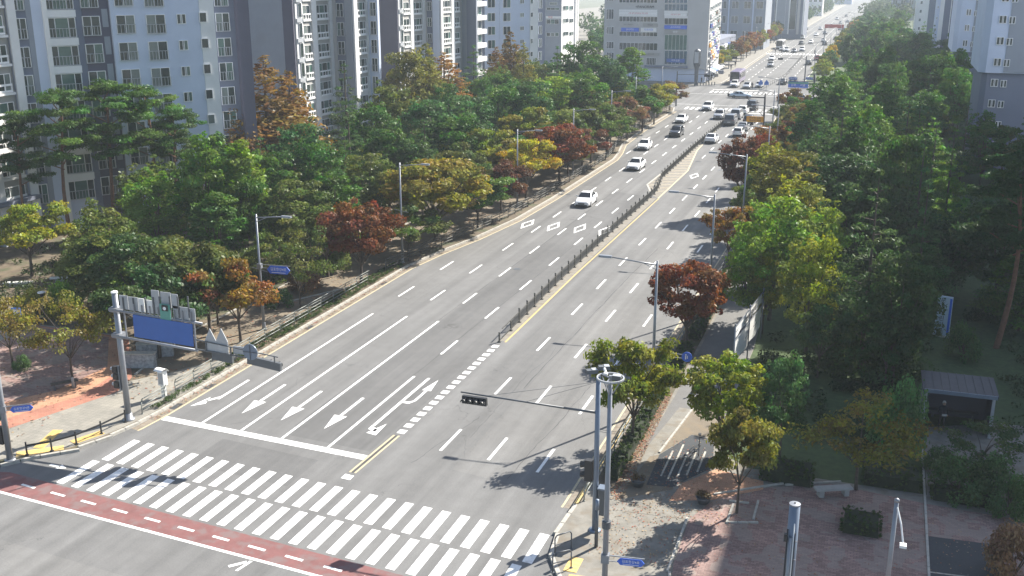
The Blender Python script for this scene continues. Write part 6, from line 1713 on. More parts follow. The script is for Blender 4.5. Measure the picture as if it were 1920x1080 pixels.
b = MB(); b.box(-.05, W + .05, -.26, -.2, Hh - .06, Hh + .16); b.build('fascia', M['steel_blue'], t)
b = MB(); b.box(.5, W - .5, Dp - .8, Dp - .35, .42, .5); b.box(.7, .8, Dp - .7, Dp - .45, 0, .42); b.box(W - .8, W - .7, Dp - .7, Dp - .45, 0, .42); b.build('seat', M['steel_dark'], t)
t = thing('park_sign', 'tall pale blue vertical park sign with dark lettering standing in the shade', 'sign', (5.5, 77.4, .12), R(-14))
b = MB(); b.box(-.52, .52, -.12, .12, .05, 3.0, 0, .02); o = b.build('panel', M['sign_panel'], t)
b = MB(); b.box(.34, .50, -.135, -.121, .15, 2.9); b.build('stripe', M['blue_light'], o)
for k, ch in enumerate('운곡어린이공원'[:6]): text(ch, .42, M['letter_dark'], o, (-.1, -.13, 2.68 - k * .45), (math.pi / 2, 0, 0))
b = MB(); b.box(-.62, .62, -.3, .3, 0, .1); b.build('plinth', M['concrete'], t)
t = thing('stone_bench', 'grey slab bench at the edge of the brick plaza under the orange tree', 'bench', (-.55, 49.55, .12), R(26))
b = MB(); b.box(-.95, .95, -.24, .24, .36, .46, 0, .01); b.build('seat', M['concrete'], t)
for x in (-.65, .65): b = MB(); b.box(x - .12, x + .12, -.2, .2, 0, .36); b.build('leg', M['concrete'], t)
t = thing('steel_pole', 'thick blue-grey steel pole with clamped conduits at the bottom of the plaza', 'pole', (-1.72, 36.65, .12))
b = MB(); b.tube((0, 0, 0), (0, 0, 5.85), .225, .205, 18); b.build('pole', M['steel_blue'], t, smooth=True)
b = MB(); b.lathe([(.21, 5.85), (.21, 5.9), (.06, 5.92)], 18); o = b.build('pole_cap', M['steel'], t); b = MB(); b.lathe([(.035, 5.92), (.035, 5.95)], 8); b.build('eye', M['black'], o)
for dx, dy, r, z1, m in ((-.05, -.30, .07, 4.6, 'steel'), (.06, -.27, .022, 5.2, 'sign_white'), (-.17, -.22, .03, 4.9, 'black'), (.12, -.25, .02, 4.8, 'black')):
    b = MB(); b.tube((dx, dy, 0), (dx, dy, z1), r, r, 8); b.build('conduit', M[m], t, smooth=True)
for z in (1.2, 2.4, 3.6, 4.4):
    b = MB(); b.tube((-.3, -.2, z), (.22, -.2, z + .03), .025, .025, 6); b.build('clamp', M['steel'], t)
b = MB(); b.box(-.28, -.16, -.38, -.24, 4.45, 4.75); b.build('junction_box', M['black'], t)
t = thing('floodlight_pole', 'slim pale pole with a small white floodlight hanging on an arm at the plaza', 'lamp', (1.91, 38.39, .12))
b = MB(); b.tube((0, 0, 0), (0, 0, 5.75), .10, .085, 12); b.lathe([(.1, 5.75), (.1, 5.85), (.02, 5.9)], 12); b.build('pole', M['steel'], t, smooth=True)
b = MB(); b.path([(.02, 0, 5.6), (.22, -.5, 5.1), (.34, -.9, 4.55)], .035, 7); b.build('arm', M['sign_white'], t)
b = MB(); b.box(.22, .48, -1.1, -.82, 4.42, 4.52, 0, .01); o = b.build('lamp_head', M['sign_white'], t); b = MB(); b.box(.25, .45, -1.07, -.85, 4.40, 4.419); b.build('lens', M['plate'], o)
# planters on the right footpath, bench and lamps on the left plaza
for i, (x, y, lbl) in enumerate(((-10.0, 47.3, 'round dark planter with dead plants beside the hedge end on the right footpath'), (-6.55, 46.6, 'round dark planter with dead plants next to the square tree pit'))):
    t = thing('planter', lbl, 'planter', (x, y, .13))
    b = MB(); b.lathe([(.26, 0), (.36, .28), (.40, .34), (.34, .34), (.32, .27)], 14); b.build('tub', M['steel_dark'], t, smooth=True)
    cl = [((rnd.uniform(-.25, .25), rnd.uniform(-.25, .25), .4 + rnd.uniform(0, .2)), (.14, .14, .1), 1) for _ in range(14)]
    o = inst(leaf_mesh('plants', cl, 420, .09, 900 + i), 'plants', t); o.color = (.13, .09, .05, .05)
p = at(122, 728, .12)
t = thing('park_bench', 'dark wooden bench in the shade of the left plaza', 'bench', (p.x, p.y, .12), R(50))
for k in range(4): b = MB(); b.box(-.8, .8, -.24 + k * .125, -.14 + k * .125, .40, .44); b.build('slat', M['bark'], t)
for x in (-.6, .6): b = MB(); b.box(x - .05, x + .05, -.2, .2, 0, .40); b.build('leg', M['steel_dark'], t)
for i, (px, py, ty, lbl) in enumerate(((85, 605, 543, 'small park lamp with a white flat cap among the bushes on the left'),)):
    p = at(px, py, .12); h = 2.4
    t = thing('park_lamp', lbl, 'lamp', (p.x, p.y, .12))
    b = MB(); b.tube((0, 0, 0), (0, 0, h - .3), .05, .05, 8); b.build('post', M['black'], t); b = MB(); b.lathe([(.13, h - .3), (.16, h - .06)], 10); b.build('lantern', M['black'], t); b = MB(); b.lathe([(.28, h - .05), (.28, h + .02), (.05, h + .06)], 12); b.build('cap', M['sign_white'], t)
p = at(38, 640, .12)
t = thing('park_notice', 'small dark framed notice with a white square face in the thin yellow tree', 'sign', (p.x, p.y, .12), R(15))
b = MB(); b.tube((0, 0, 0), (0, 0, 2.0), .04, .04, 8); b.build('post', M['black'], t); b = MB(); b.box(-.33, .33, -.05, .05, 1.9, 2.5); o = b.build('frame', M['sign_blue'], t); b = MB(); b.box(-.2, .2, -.06, -.051, 2.0, 2.4); o2 = b.build('face', M['letter_white'], o)
b = MB(); b.poly([(-.05, -.066, 2.25), (.0, -.066, 2.12), (.06, -.066, 2.32)]); b.build('symbol', M['letter_dark'], o)
for i, (px, py, a, lbl) in enumerate(((35, 533, 8, 'short white stone slab bench at the left edge of the wood'), (122, 523, 16, 'white curved kerb bench glimpsed in the left wood'))):
    p = at(px, py, .3); t = thing('slab_bench', lbl, 'bench', (p.x, p.y, .1), R(a + 20))
    b = MB(); b.box(-1.2, 1.2, -.2, .2, .3, .42, 0, .01); b.build('seat', M['sign_white'], t); b = MB(); b.box(-.8, .8, -.12, .12, 0, .3); b.build('base', M['concrete'], t)
p = at(138, 727, .12); t = thing('bollard', 'small grey bollard in the middle of the left plaza', 'bollard', (p.x, p.y, .12)); b = MB(); b.lathe([(.09, 0), (.09, .62), (.06, .7), (.01, .72)], 10); b.build('shaft', M['concrete'], t, smooth=True)
# ------------------------------------------------------------------ far crossing furniture
FX, FY = -18.1, 172.0
t = thing('signal_mast', 'dark signal mast with a braced arm over the right lanes at the far crossing', 'traffic light', (FX, FY, .12))
b = MB(); b.tube((0, 0, 0), (0, 0, 7.2), .17, .14, 10); b.build('mast', M['black'], t, smooth=True)
b = MB(); b.tube((0, 0, 6.5), (-5.9, 0, 6.5), .1, .08, 8); b.tube((0, 0, 3.4), (-2.9, 0, 6.45), .05, .05, 6); b.build('arm', M['black'], t)
b = MB(); b.box(-6.0, -5.7, -.1, .1, 6.5, 7.0); b.build('camera', M['black'], t)
t = thing('orange_banner_board', 'orange banner board with dark lettering tied beside the far signal mast', 'banner', (-19.0, 170.6, .12))
u0, z1 = fp(1400, 219, (-19.0, 170.6), 0); u1, z0 = fp(1431, 231, (-19.0, 170.6), 0)
b = MB(); b.box(u0, u1, -.05, .05, z0, z1); o = b.build('board', M['orange_sign'], t)
for k, s in enumerate(('현수막 지정', '게시대 안내')): text(s, (z1 - z0) * .42, M['letter_dark'], o, ((u0 + u1) / 2, -.06, z1 - (z1 - z0) * (.28 + .46 * k)), (math.pi / 2, 0, 0))
for x in (u0 + .1, u1 - .1): b = MB(); b.tube((x, .08, 0), (x, .08, z1), .05, .05, 6); b.build('post', M['steel'], t)
OX, OY = -14.4, 232.0
t = thing('overhead_direction_sign', 'blue direction sign with a green band on a dark post at the far crossing', 'sign post', (OX, OY, .12))
def O_(px, py): x, z = fp(px, py, (OX, OY), 0); return x, z - .12
x0, z1 = O_(1478, 151.5); xp, zt = O_(1530, 144); xr_, zr = O_(1530, 166)
b = MB(); b.tube((0, 0, 0), (0, 0, zt + .4), .22, .18, 10); b.build('post', M['black'], t, smooth=True)
b = MB(); b.bar((x0, 0, z1), (0, 0, z1), .12, .12); b.bar((x0, 0, O_(1480, 165.5)[1]), (0, 0, O_(1480, 165.5)[1]), .1, .1); b.build('arm', M['black'], t)
xa, za = O_(1478.5, 152.5); xb, zb = O_(1515, 165)
b = MB(); b.box(xa, xb, -.14, -.08, zb, za); o = b.build('panel', M['blue_light'], t); b = MB(); b.box(xa + .05, xb - .05, -.16, -.141, za - .5, za - .06); b.build('green_band', M['sign_green'], o)
for k, s in enumerate(('김포', '서울')): text(s, .62, M['letter_white'], o, (xa + (xb - xa) * (.27 + .46 * k), -.16, zb + .55), (math.pi / 2, 0, 0))
for p0, p1 in ((1479, 1494.5), (1511, 1524)):
    xa, za = O_(p0, 144.5); xb, zb = O_(p1, 149.5); b = MB(); b.box(xa, xb, -.1, -.05, zb, za); o = b.build('name_panel', M['sign_blue'], t); text('운곡사거리', .42, M['letter_white'], o, ((xa + xb) / 2, -.11, (za + zb) / 2), (math.pi / 2, 0, 0))
t = thing('warning_sign', 'pair of pointed warning sign backs on the median at the far crossing', 'sign', (-27.2, 247, 0))
for k in (0, 1):
    b = MB(); x = k * 1.3; b.v = [(x - .5, -.02, 1.5), (x + .5, -.02, 1.5), (x + .5, -.02, 2.0), (x, -.02, 2.7), (x - .5, -.02, 2.0), (x - .5, .02, 1.5), (x + .5, .02, 1.5), (x + .5, .02, 2.0), (x, .02, 2.7), (x - .5, .02, 2.0)]
    b.f = [(0, 1, 2, 3, 4), (9, 8, 7, 6, 5)] + [(j, j + 5, (j + 1) % 5 + 5, (j + 1) % 5) for j in range(5)]; b.m = [0] * 7; b.build('pointed_plate', M['sign_blue'], t)
    b = MB(); b.tube((x, .05, 0), (x, .05, 2.2), .04, .04, 6); b.build('post', M['steel'], t)
def far_mast(x, y, L, side, lbl, h=7):
    t = thing('signal_mast', lbl, 'traffic light', (x, y, .12)); b = MB(); b.tube((0, 0, 0), (0, 0, h), .16, .12, 8); b.build('mast', M['steel_dark'], t); b = MB(); b.bar((0, 0, h - .7), (side * L, 0, h - .5), .1, .1); b.build('arm', M['steel_dark'], t); b = MB(); b.box(side * L - .6, side * L + .6, -.12, .12, h - 1.0, h - .55); b.build('signal_head', M['black'], t)
far_mast(-39.8, 211, 6, 1, 'dark signal mast at the left corner of the far crossing'); far_mast(-41.5, 262, 6, 1, 'signal mast on the mall corner of the far crossing'); far_mast(-18.6, 262, 6, -1, 'signal mast on the right corner behind the overhead direction sign')
t = thing('advert_column', 'dark slender advertising column on the mall corner', 'sign', (-43.4, 254.6, .12)); b = MB(); b.lathe([(.5, 0), (.42, .4), (.5, 4.0), (.9, 5.2), (.8, 8.2), (.3, 8.6)], 8); b.build('shaft', M['steel_dark'], t); b = MB(); b.box(-.5, .5, -.92, -.86, 5.4, 8.0); b.build('face', M['sign_back'], t)
t = thing('shop_awning', 'long blue fabric awning over the market stalls past the mall', 'awning', (-44.8, 290.0, .12), R(90 + 3))
b = MB(); b.poly([(-13, -1.6, 4.6), (13, -1.6, 4.6), (13, 1.8, 5.9), (-13, 1.8, 5.9)]); b.poly([(-13, -1.6, 4.6), (-13, -1.6, 3.9), (13, -1.6, 3.9), (13, -1.6, 4.6)]); b.poly([(-13, -1.6, 4.6), (-13, 1.8, 5.9), (-13, 1.8, 4.6), (-13, -1.6, 3.9)]); b.build('canopy', M['sign_blue'], t)
for k in range(6): b = MB(); b.tube((-12.5 + k * 5, -1.5, 0), (-12.5 + k * 5, -1.5, 4.5), .07, .07, 6); b.build('post', M['steel'], t)
for k in range(7):
    t = thing('market_stall', 'small stall with a white top under the blue awning past the mall', 'stall', (-43.6 + (k % 2) * .9, 266 + k * 4.6, .12), rnd.uniform(-.2, .2), 'market stalls past the mall')
    b = MB(); b.box(-.8, .8, -.5, .5, 0, .85); b.build('counter', M[('wall_taupe', 'sign_white', 'wall_slate')[k % 3]], t); b = MB(); b.box(-1, 1, -.8, .8, 2.1, 2.16); b.build('top', M['banner_white'], t)
    for x in (-.9, .9): b = MB(); b.tube((x, 0, 0), (x, 0, 2.1), .03, .03, 5); b.build('post', M['steel'], t)
for k in range(8):
    t = thing('bollard', 'short bollard in the row on the far crossing corner by the mall', 'bollard', (-43.5 + k * .62, 253.4 + k * .42, .12), 0, 'bollards on the mall corner'); b = MB(); b.lathe([(.12, 0), (.12, .8), (.02, .86)], 8); b.build('shaft', M['steel_dark'], t)
t = thing('red_banner_gantry', 'dark red overhead board over the right lanes of the hazy far road', 'sign post', (-18.5, 455, 0)); b = MB(); b.box(-7.5, 0, -.3, .3, 5.4, 6.9); b.build('board', CP['red'], t); 
for x in (-7.3, -.2): b = MB(); b.tube((x, 0, 0), (x, 0, 5.4), .25, .25, 6); b.build('leg', M['steel'], t)
# ------------------------------------------------------------------ vehicles (forward = -y)
def loft(b, st, m=0):
    """stations along y: (y, z0, z1, half width low, half width high)"""
    i0 = len(b.v)
    for (y, z0, z1, w0, w1) in st:
        zm = z0 + (z1 - z0) * .55
        wm = max(w0, w1) * 1.0
        b.v += [(-w0, y, z0), (-wm, y, zm), (-w1, y, z1), (w1, y, z1), (wm, y, zm), (w0, y, z0)]
    n = len(st)
    for k in range(n - 1):
        for j in range(6):
            a = i0 + k * 6 + j; c = i0 + k * 6 + (j + 1) % 6
            b.f.append((a, c, c + 6, a + 6)); b.m.append(m)
    b.f.append(tuple(i0 + j for j in range(6))); b.m.append(m)
    b.f.append(tuple(i0 + (n - 1) * 6 + j for j in reversed(range(6)))); b.m.append(m)
SHAPES = {
 'sedan': dict(L=4.75, body=[(-2.37, .32, .58, .70, .66), (-2.28, .24, .70, .84, .74), (-1.5, .22, .86, .91, .80), (-.95, .2, .95, .92, .82), (.4, .2, .97, .92, .83), (1.55, .22, 1.0, .91, .80), (2.25, .28, .98, .85, .74), (2.38, .36, .80, .72, .68)],
   cab=[(-.98, .93, .80), (-.22, 1.40, .62), (.85, 1.42, .61), (1.78, .97, .76)], wheels=(-1.42, 1.40), r=.33),
 'suv': dict(L=4.65, body=[(-2.32, .36, .72, .74, .70), (-2.22, .28, .90, .88, .78), (-1.35, .26, 1.04, .94, .83), (-.9, .25, 1.08, .94, .84), (.6, .25, 1.10, .94, .85), (1.9, .28, 1.12, .93, .84), (2.24, .32, 1.08, .88, .80), (2.32, .42, .9, .76, .72)],
   cab=[(-1.02, 1.06, .82), (-.35, 1.62, .68), (1.55, 1.64, .67), (2.2, 1.1, .80)], wheels=(-1.38, 1.38), r=.37),
 'van': dict(L=5.0, body=[(-2.5, .36, .8, .80, .74), (-2.4, .3, 1.0, .92, .84), (-1.95, .28, 1.1, .96, .88), (.6, .28, 1.15, .96, .9), (2.42, .3, 1.15, .95, .9), (2.5, .4, 1.0, .88, .84)],
   cab=[(-2.05, 1.08, .86), (-1.3, 1.85, .78), (2.25, 1.92, .78), (2.47, 1.12, .88)], wheels=(-1.62, 1.5), r=.34),
 'hatch': dict(L=3.7, body=[(-1.85, .32, .62, .68, .64), (-1.76, .26, .82, .78, .70), (-1.2, .24, .95, .81, .74), (.9, .24, 1.0, .81, .75), (1.75, .28, 1.0, .78, .72), (1.85, .38, .8, .68, .66)],
   cab=[(-1.2, .94, .72), (-.55, 1.46, .60), (1.2, 1.48, .59), (1.78, 1.0, .70)], wheels=(-1.18, 1.18), r=.3)}
def lerp(a, b, t): return a + (b - a) * t
def car_proto(shape):
    S = SHAPES[shape]; parts = {}
    b = MB(); loft(b, S['body'])
    c = S['cab']
    (y0, z0, w0), (y1, z1, w1), (y2, z2, w2), (y3, z3, w3) = c
    i = len(b.v)
    for y, z, w in c: b.v += [(-w, y, z), (w, y, z)]
    zb = z0
    b.f += [(i, i + 1, i + 3, i + 2), (i + 2, i + 3, i + 5, i + 4), (i + 4, i + 5, i + 7, i + 6), (i, i + 2, i + 4, i + 6), (i + 1, i + 7, i + 5, i + 3)]; b.m += [0] * 5
    parts['body'] = b
    def quad_in(p, q, r, s, inset, off):
        P4_ = [Vector(v) for v in (p, q, r, s)]; ce = sum(P4_, Vector()) / 4
        nrm = (P4_[1] - P4_[0]).cross(P4_[3] - P4_[0]).normalized()
        if nrm.dot(ce - Vector((0, 0, .9))) < 0: nrm = -nrm
        return [tuple(v.lerp(ce, inset) + nrm * off) for v in P4_]
    g = MB(); g.poly(quad_in((-w0, y0, z0), (w0, y0, z0), (w1, y1, z1), (-w1, y1, z1), .09, .012)); parts['windscreen'] = g
    g = MB(); g.poly(quad_in((w3, y3, z3), (-w3, y3, z3), (-w2, y2, z2), (w2, y2, z2), .12, .012)); parts['rear_window'] = g
    sides = []
    for s in (-1, 1):
        ym = (y1 + y2) / 2; 
        f0 = lambda y: (lerp(w0, w3, (y - y0) / (y3 - y0)), lerp(z0, z3, (y - y0) / (y3 - y0)))
        f1 = lambda y: (lerp(w1, w2, (y - y1) / (y2 - y1)), lerp(z1, z2, (y - y1) / (y2 - y1)))
        for ya, yb, yc, yd in ((y0 + .18, ym - .04, ym - .04, y1 + .06), (ym + .04, y3 - .22, y2 - .08, ym + .04)):
            wa, za = f0(ya); wb, zb_ = f0(yb); wc, zc_ = f1(yc); wd, zd = f1(yd)
            g = MB(); g.poly(quad_in((s * wa, ya, za), (s * wb, yb, zb_), (s * wc, yc, zc_), (s * wd, yd, zd), .10, .014)); sides.append(g)
    st = S['body']; f, r_ = st[0], st[-1]; f1_, r1_ = st[1], st[-2]
    lamps = []
    for s in (-1, 1):
        g = MB(); x0, x1 = sorted((s * f1_[4] * .98, s * f1_[4] * .58)); g.box(x0, x1, f1_[0] - .05, f1_[0] + .14, f1_[2] - .17, f1_[2] - .045); lamps.append(('headlight', g, 'lamp_clear'))
        g = MB(); x0, x1 = sorted((s * r1_[4] * 1.02, s * r1_[4] * .55)); g.box(x0, x1, r1_[0] - .08, r1_[0] + .07, r1_[2] - .24, r1_[2] - .07); lamps.append(('tail_light', g, 'lamp_red'))
        g = MB(); x0, x1 = sorted((s * (w0 + .04), s * (w0 + .24))); g.box(x0, x1, y0 + .30, y0 + .42, z0 + .03, z0 + .17); lamps.append(('mirror', g, None))
    g = MB(); g.box(-f1_[4] * .5, f1_[4] * .5, f[0] - .012, f[0] + .1, f[1] + .10, f[2] - .02); lamps.append(('grille', g, 'trim'))
    g = MB(); g.box(-f[3] * .95, f[3] * .95, f[0] - .02, f[0] + .12, f[1] - .10, f[1] + .07); lamps.append(('bumper', g, 'trim'))
    g = MB(); g.box(-.26, .26, r_[0] + .005, r_[0] + .02, .62, .74); lamps.append(('number_plate', g, 'plate'))
    g = MB(); g.box(-r_[3], r_[3], r_[0] - .12, r_[0] + .02, .26, .46); lamps.append(('bumper', g, 'trim'))
    return S, parts, sides, lamps
_cars = {}
def wheel_meshes(r):
    b = MB(); b.tube((-.11, 0, 0), (.11, 0, 0), r, r, 16); w = b.mesh('wheel', [M['tyre']], False)
    b = MB(); b.tube((-.118, 0, 0), (.118, 0, 0), r * .62, r * .62, 12); q = b.mesh('rim', [M['rim']])
    return w, q
def car(shape, col, x, y, rz, label, group=None, z=0.0):
    key = (shape, col)
    if key in _cars: return clone(_cars[key], (x, y, z), rz, label, group)
    S, parts, sides, lamps = car_proto(shape)
    t = thing('parked_car' if False else {'sedan': 'sedan_car', 'suv': 'suv_car', 'van': 'van', 'hatch': 'hatchback_car'}[shape], label, 'van' if shape == 'van' else 'car', (x, y, z), rz, group)
    bo = parts['body'].build('body', CP[col], t)
    md = bo.modifiers.new('soft', 'BEVEL'); md.width = .07; md.segments = 2; md.limit_method = 'ANGLE'; md.angle_limit = R(25)
    bo.data.polygons.foreach_set('use_smooth', [True] * len(bo.data.polygons))
    parts['windscreen'].build('windscreen', M['car_glass'], t); parts['rear_window'].build('rear_window', M['car_glass'], t)
    for g in sides: g.build('side_window', M['car_glass'], t)
    for nm, g, m_ in lamps: g.build(nm, CP[col] if m_ is None else M[m_], t)
    wm, rm = wheel_meshes(S['r'])
    hw = max(s[3] for s in S['body'])
    for yy in S['wheels']:
        for s in (-1, 1):
            w = inst(wm, 'wheel', t, (s * (hw - .10), yy, S['r'])); inst(rm, 'rim', w)
    if shape == 'van':
        pass
    _cars[key] = t
    return t
PI = math.pi
GC = 'cars coming towards the camera'; GA = 'cars driving or waiting away from the camera'
car('sedan', 'white', -31.35, 113.6, R(2), 'white saloon car nearest to the camera, coming past the diamond markings')
car('sedan', 'white', -31.2, 138.4, R(-1), 'white saloon car beside the tip of the yellow chevron island, second from the camera', )
car('sedan', 'white', -33.9, 155.8, R(3), 'white saloon car in the kerb side lanes left of the dark SUV')
car('suv', 'dark', -31.9, 170.8, 0, 'dark SUV coming towards the camera between two white saloons')
car('sedan', 'white', -34.3, 188.0, 0, 'white saloon car behind the dark SUV near the left kerb')
car('suv', 'white', -32.8, 207.8, 0, 'white SUV just leaving the far crossing towards the camera')
car('suv', 'silver', -28.6, 195.4, 0, 'silver SUV with black windscreen next to the median fence')
car('sedan', 'white', -25.3, 166.0, PI, 'white saloon car driving away right of the median fence')
car('van', 'grey', -25.5, 188.0, PI, 'last grey van in the queue right of the median fence')
car('van', 'silver', -25.6, 196.4, PI, 'silver van second from last in the median side queue')
car('suv', 'white', -25.4, 204.0, PI, 'white SUV third in the median side queue at the far stop line')
car('van', 'dark', -24.6, 211.5, PI, 'tall dark van first in the median side queue on the crossing')
car('sedan', 'silver', -22.4, 181.5, PI, 'silver saloon waiting in the second lane beside the grey van')
car('hatch', 'white', -22.2, 174.0, PI, 'small white car half hidden by the red trees in the second lane')
car('suv', 'dark', -22.5, 190.0, PI, 'dark SUV in the second lane ahead of the silver saloon')
car('sedan', 'blue', -29.6, 231.6, R(93), 'pale blue saloon crossing sideways through the far crossing')
car('suv', 'white', -34.2, 255.2, 0, 'white SUV waiting in front of the purple bus')
car('sedan', 'silver', -31.0, 253.5, 0, 'silver saloon waiting beside the white SUV at the far stop line')
car('hatch', 'white', -28.5, 256.0, 0, 'small white car waiting behind the scooter at the far stop line')
car('sedan', 'white', -46.5, 231.0, R(88), 'white saloon on the side street left of the far crossing')
car('suv', 'grey', -14.6, 222.5, R(-88), 'grey SUV on the side street right of the far crossing')
car('hatch', 'silver', -17.2, 229.0, R(-92), 'silver small car turning at the right of the far crossing')
car('sedan', 'dark', -24.0, 266, PI, 'dark saloon passing the median sign backs beyond the far crossing')
car('sedan', 'grey', -22.0, 272, PI, 'grey saloon right of the blue overhead sign beyond the far crossing')
car('sedan', 'dark', -22.6, 330, PI, 'dark saloon alone on the right lanes of the far road'); car('suv', 'red', -21.4, 350, PI, 'dark red SUV on the right lanes near the second crossing')
# bus
def bus(x, y, rz, label, col, h=3.1, L=11.0, w=1.22):
    t = thing('bus', label, 'bus', (x, y, 0), rz)
    b = MB(); b.box(-w, w, -L / 2, L / 2, .35, h, 0, .06); bo = b.build('body', CP[col], t)
    md = bo.modifiers.new('soft', 'BEVEL'); md.width = .15; md.segments = 3
    b = MB(); b.box(-w + .1, w - .1, -L / 2 - .02, -L / 2 + .05, 1.15, h - .25); b.build('windscreen', M['car_glass'], t)
    b = MB(); b.box(-w + .25, w - .25, -L / 2 - .025, -L / 2 + .05, h - .22, h - .02); b.build('route_sign', M['black'], t)
    for s in (-1, 1):
        for k in range(6):
            y0 = -L / 2 + .7 + k * 1.65; x0, x1 = sorted((s * (w - .03), s * (w + .012))); b = MB(); b.box(x0, x1, y0, y0 + 1.5, 1.35, h - .45); b.build('side_window', M['car_glass'], t)
        b = MB(); x0, x1 = sorted((s * w * .62, s * w * .92)); b.box(x0, x1, -L / 2 - .03, -L / 2 + .05, .62, .85); b.build('headlight', M['lamp_clear'], t)
        b = MB(); x0, x1 = sorted((s * (w + .02), s * (w + .25))); b.box(x0, x1, -L / 2 - .25, -L / 2 - .1, 1.9, 2.5); b.build('mirror', M['trim'], t)
    wm, rm = wheel_meshes(.48)
    for yy in (-L / 2 + 2.2, L / 2 - 2.6):
        for s in (-1, 1): ww = inst(wm, 'wheel', t, (s * (w - .12), yy, .48)); inst(rm, 'rim', ww)
    b = MB(); b.box(-w + .02, w - .02, -L / 2 - .03, -L / 2 + .06, .36, .6); b.build('bumper', M['trim'], t)
    return t
bus(-35.1, 266.5, 0, 'purple fronted bus standing in the kerb lane before the mall', 'navy')
bus(-38.3, 405, 0, 'white bus beside the left trees of the hazy far road', 'white'); bus(-38.8, 520, 0, 'pale bus farther off beside the left trees of the hazy far road', 'silver')
bus(-20.6, 520, PI, 'dark truck-like bus on the right lanes of the hazy far road', 'grey')
# far traffic, a few pixels each
q_ = random.Random(3)
ft = [(-34.5, 388, 'white'), (-31.5, 384, 'grey'), (-36.5, 392, 'silver'), (-29.5, 392, 'white'), (-33, 432, 'dark'), (-30, 441, 'white'), (-35.5, 470, 'silver'), (-32, 500, 'white'), (-29, 515, 'dark'), (-34, 560, 'white'), (-31, 600, 'silver'), (-28, 640, 'grey'), (-24, 430, 'dark'), (-22, 470, 'grey'), (-26, 455, 'white'), (-24.5, 560, 'white'), (-22, 600, 'dark'), (-25, 660, 'silver'), (-33, 700, 'white'), (-30, 760, 'dark'), (-35, 345, 'white'), (-32.5, 318, 'silver')]
cn = {'white': 'white', 'grey': 'grey', 'silver': 'silver', 'dark': 'dark'}
for i, (x, y, c) in enumerate(ft):
    away = x > -27.5
    car('sedan' if i % 3 else 'suv', c, x, y, PI if away else 0, 'tiny ' + cn[c] + ' car on the hazy far road ' + ('driving away' if away else 'coming closer'), 'tiny ' + cn[c] + ' cars on the hazy far road ' + ('driving away' if away else 'coming closer'))
# ------------------------------------------------------------------ people, scooter, bicycle
def skin_body(name, joints, edges, radii, m, parent):
    me = bpy.data.meshes.new(name); me.from_pydata(joints, edges, []); me.materials.append(m); me.update()
    o = inst(me, name, parent)
    sk = o.modifiers.new('skin', 'SKIN'); 
    for i, r in enumerate(radii): me.skin_vertices[0].data[i].radius = (r, r * .9)
    me.skin_vertices[0].data[0].use_root = True
    ss = o.modifiers.new('sub', 'SUBSURF'); ss.levels = 1; ss.render_levels = 2
    return o
M['cloth_dark'] = mat('dark_clothing', (.022, .022, .028), .9, .2, 6); M['cloth_blue'] = mat('blue_clothing', (.05, .07, .14), .9, .2, 6); M['skin'] = mat('skin', (.45, .28, .2), .6, .05, 6); M['hair'] = mat('hair', (.02, .017, .015), .7, .1, 8); M['cloth_pale'] = mat('pale_hat', (.5, .5, .48), .9, .1, 6)
def add_skin(me):
    pass
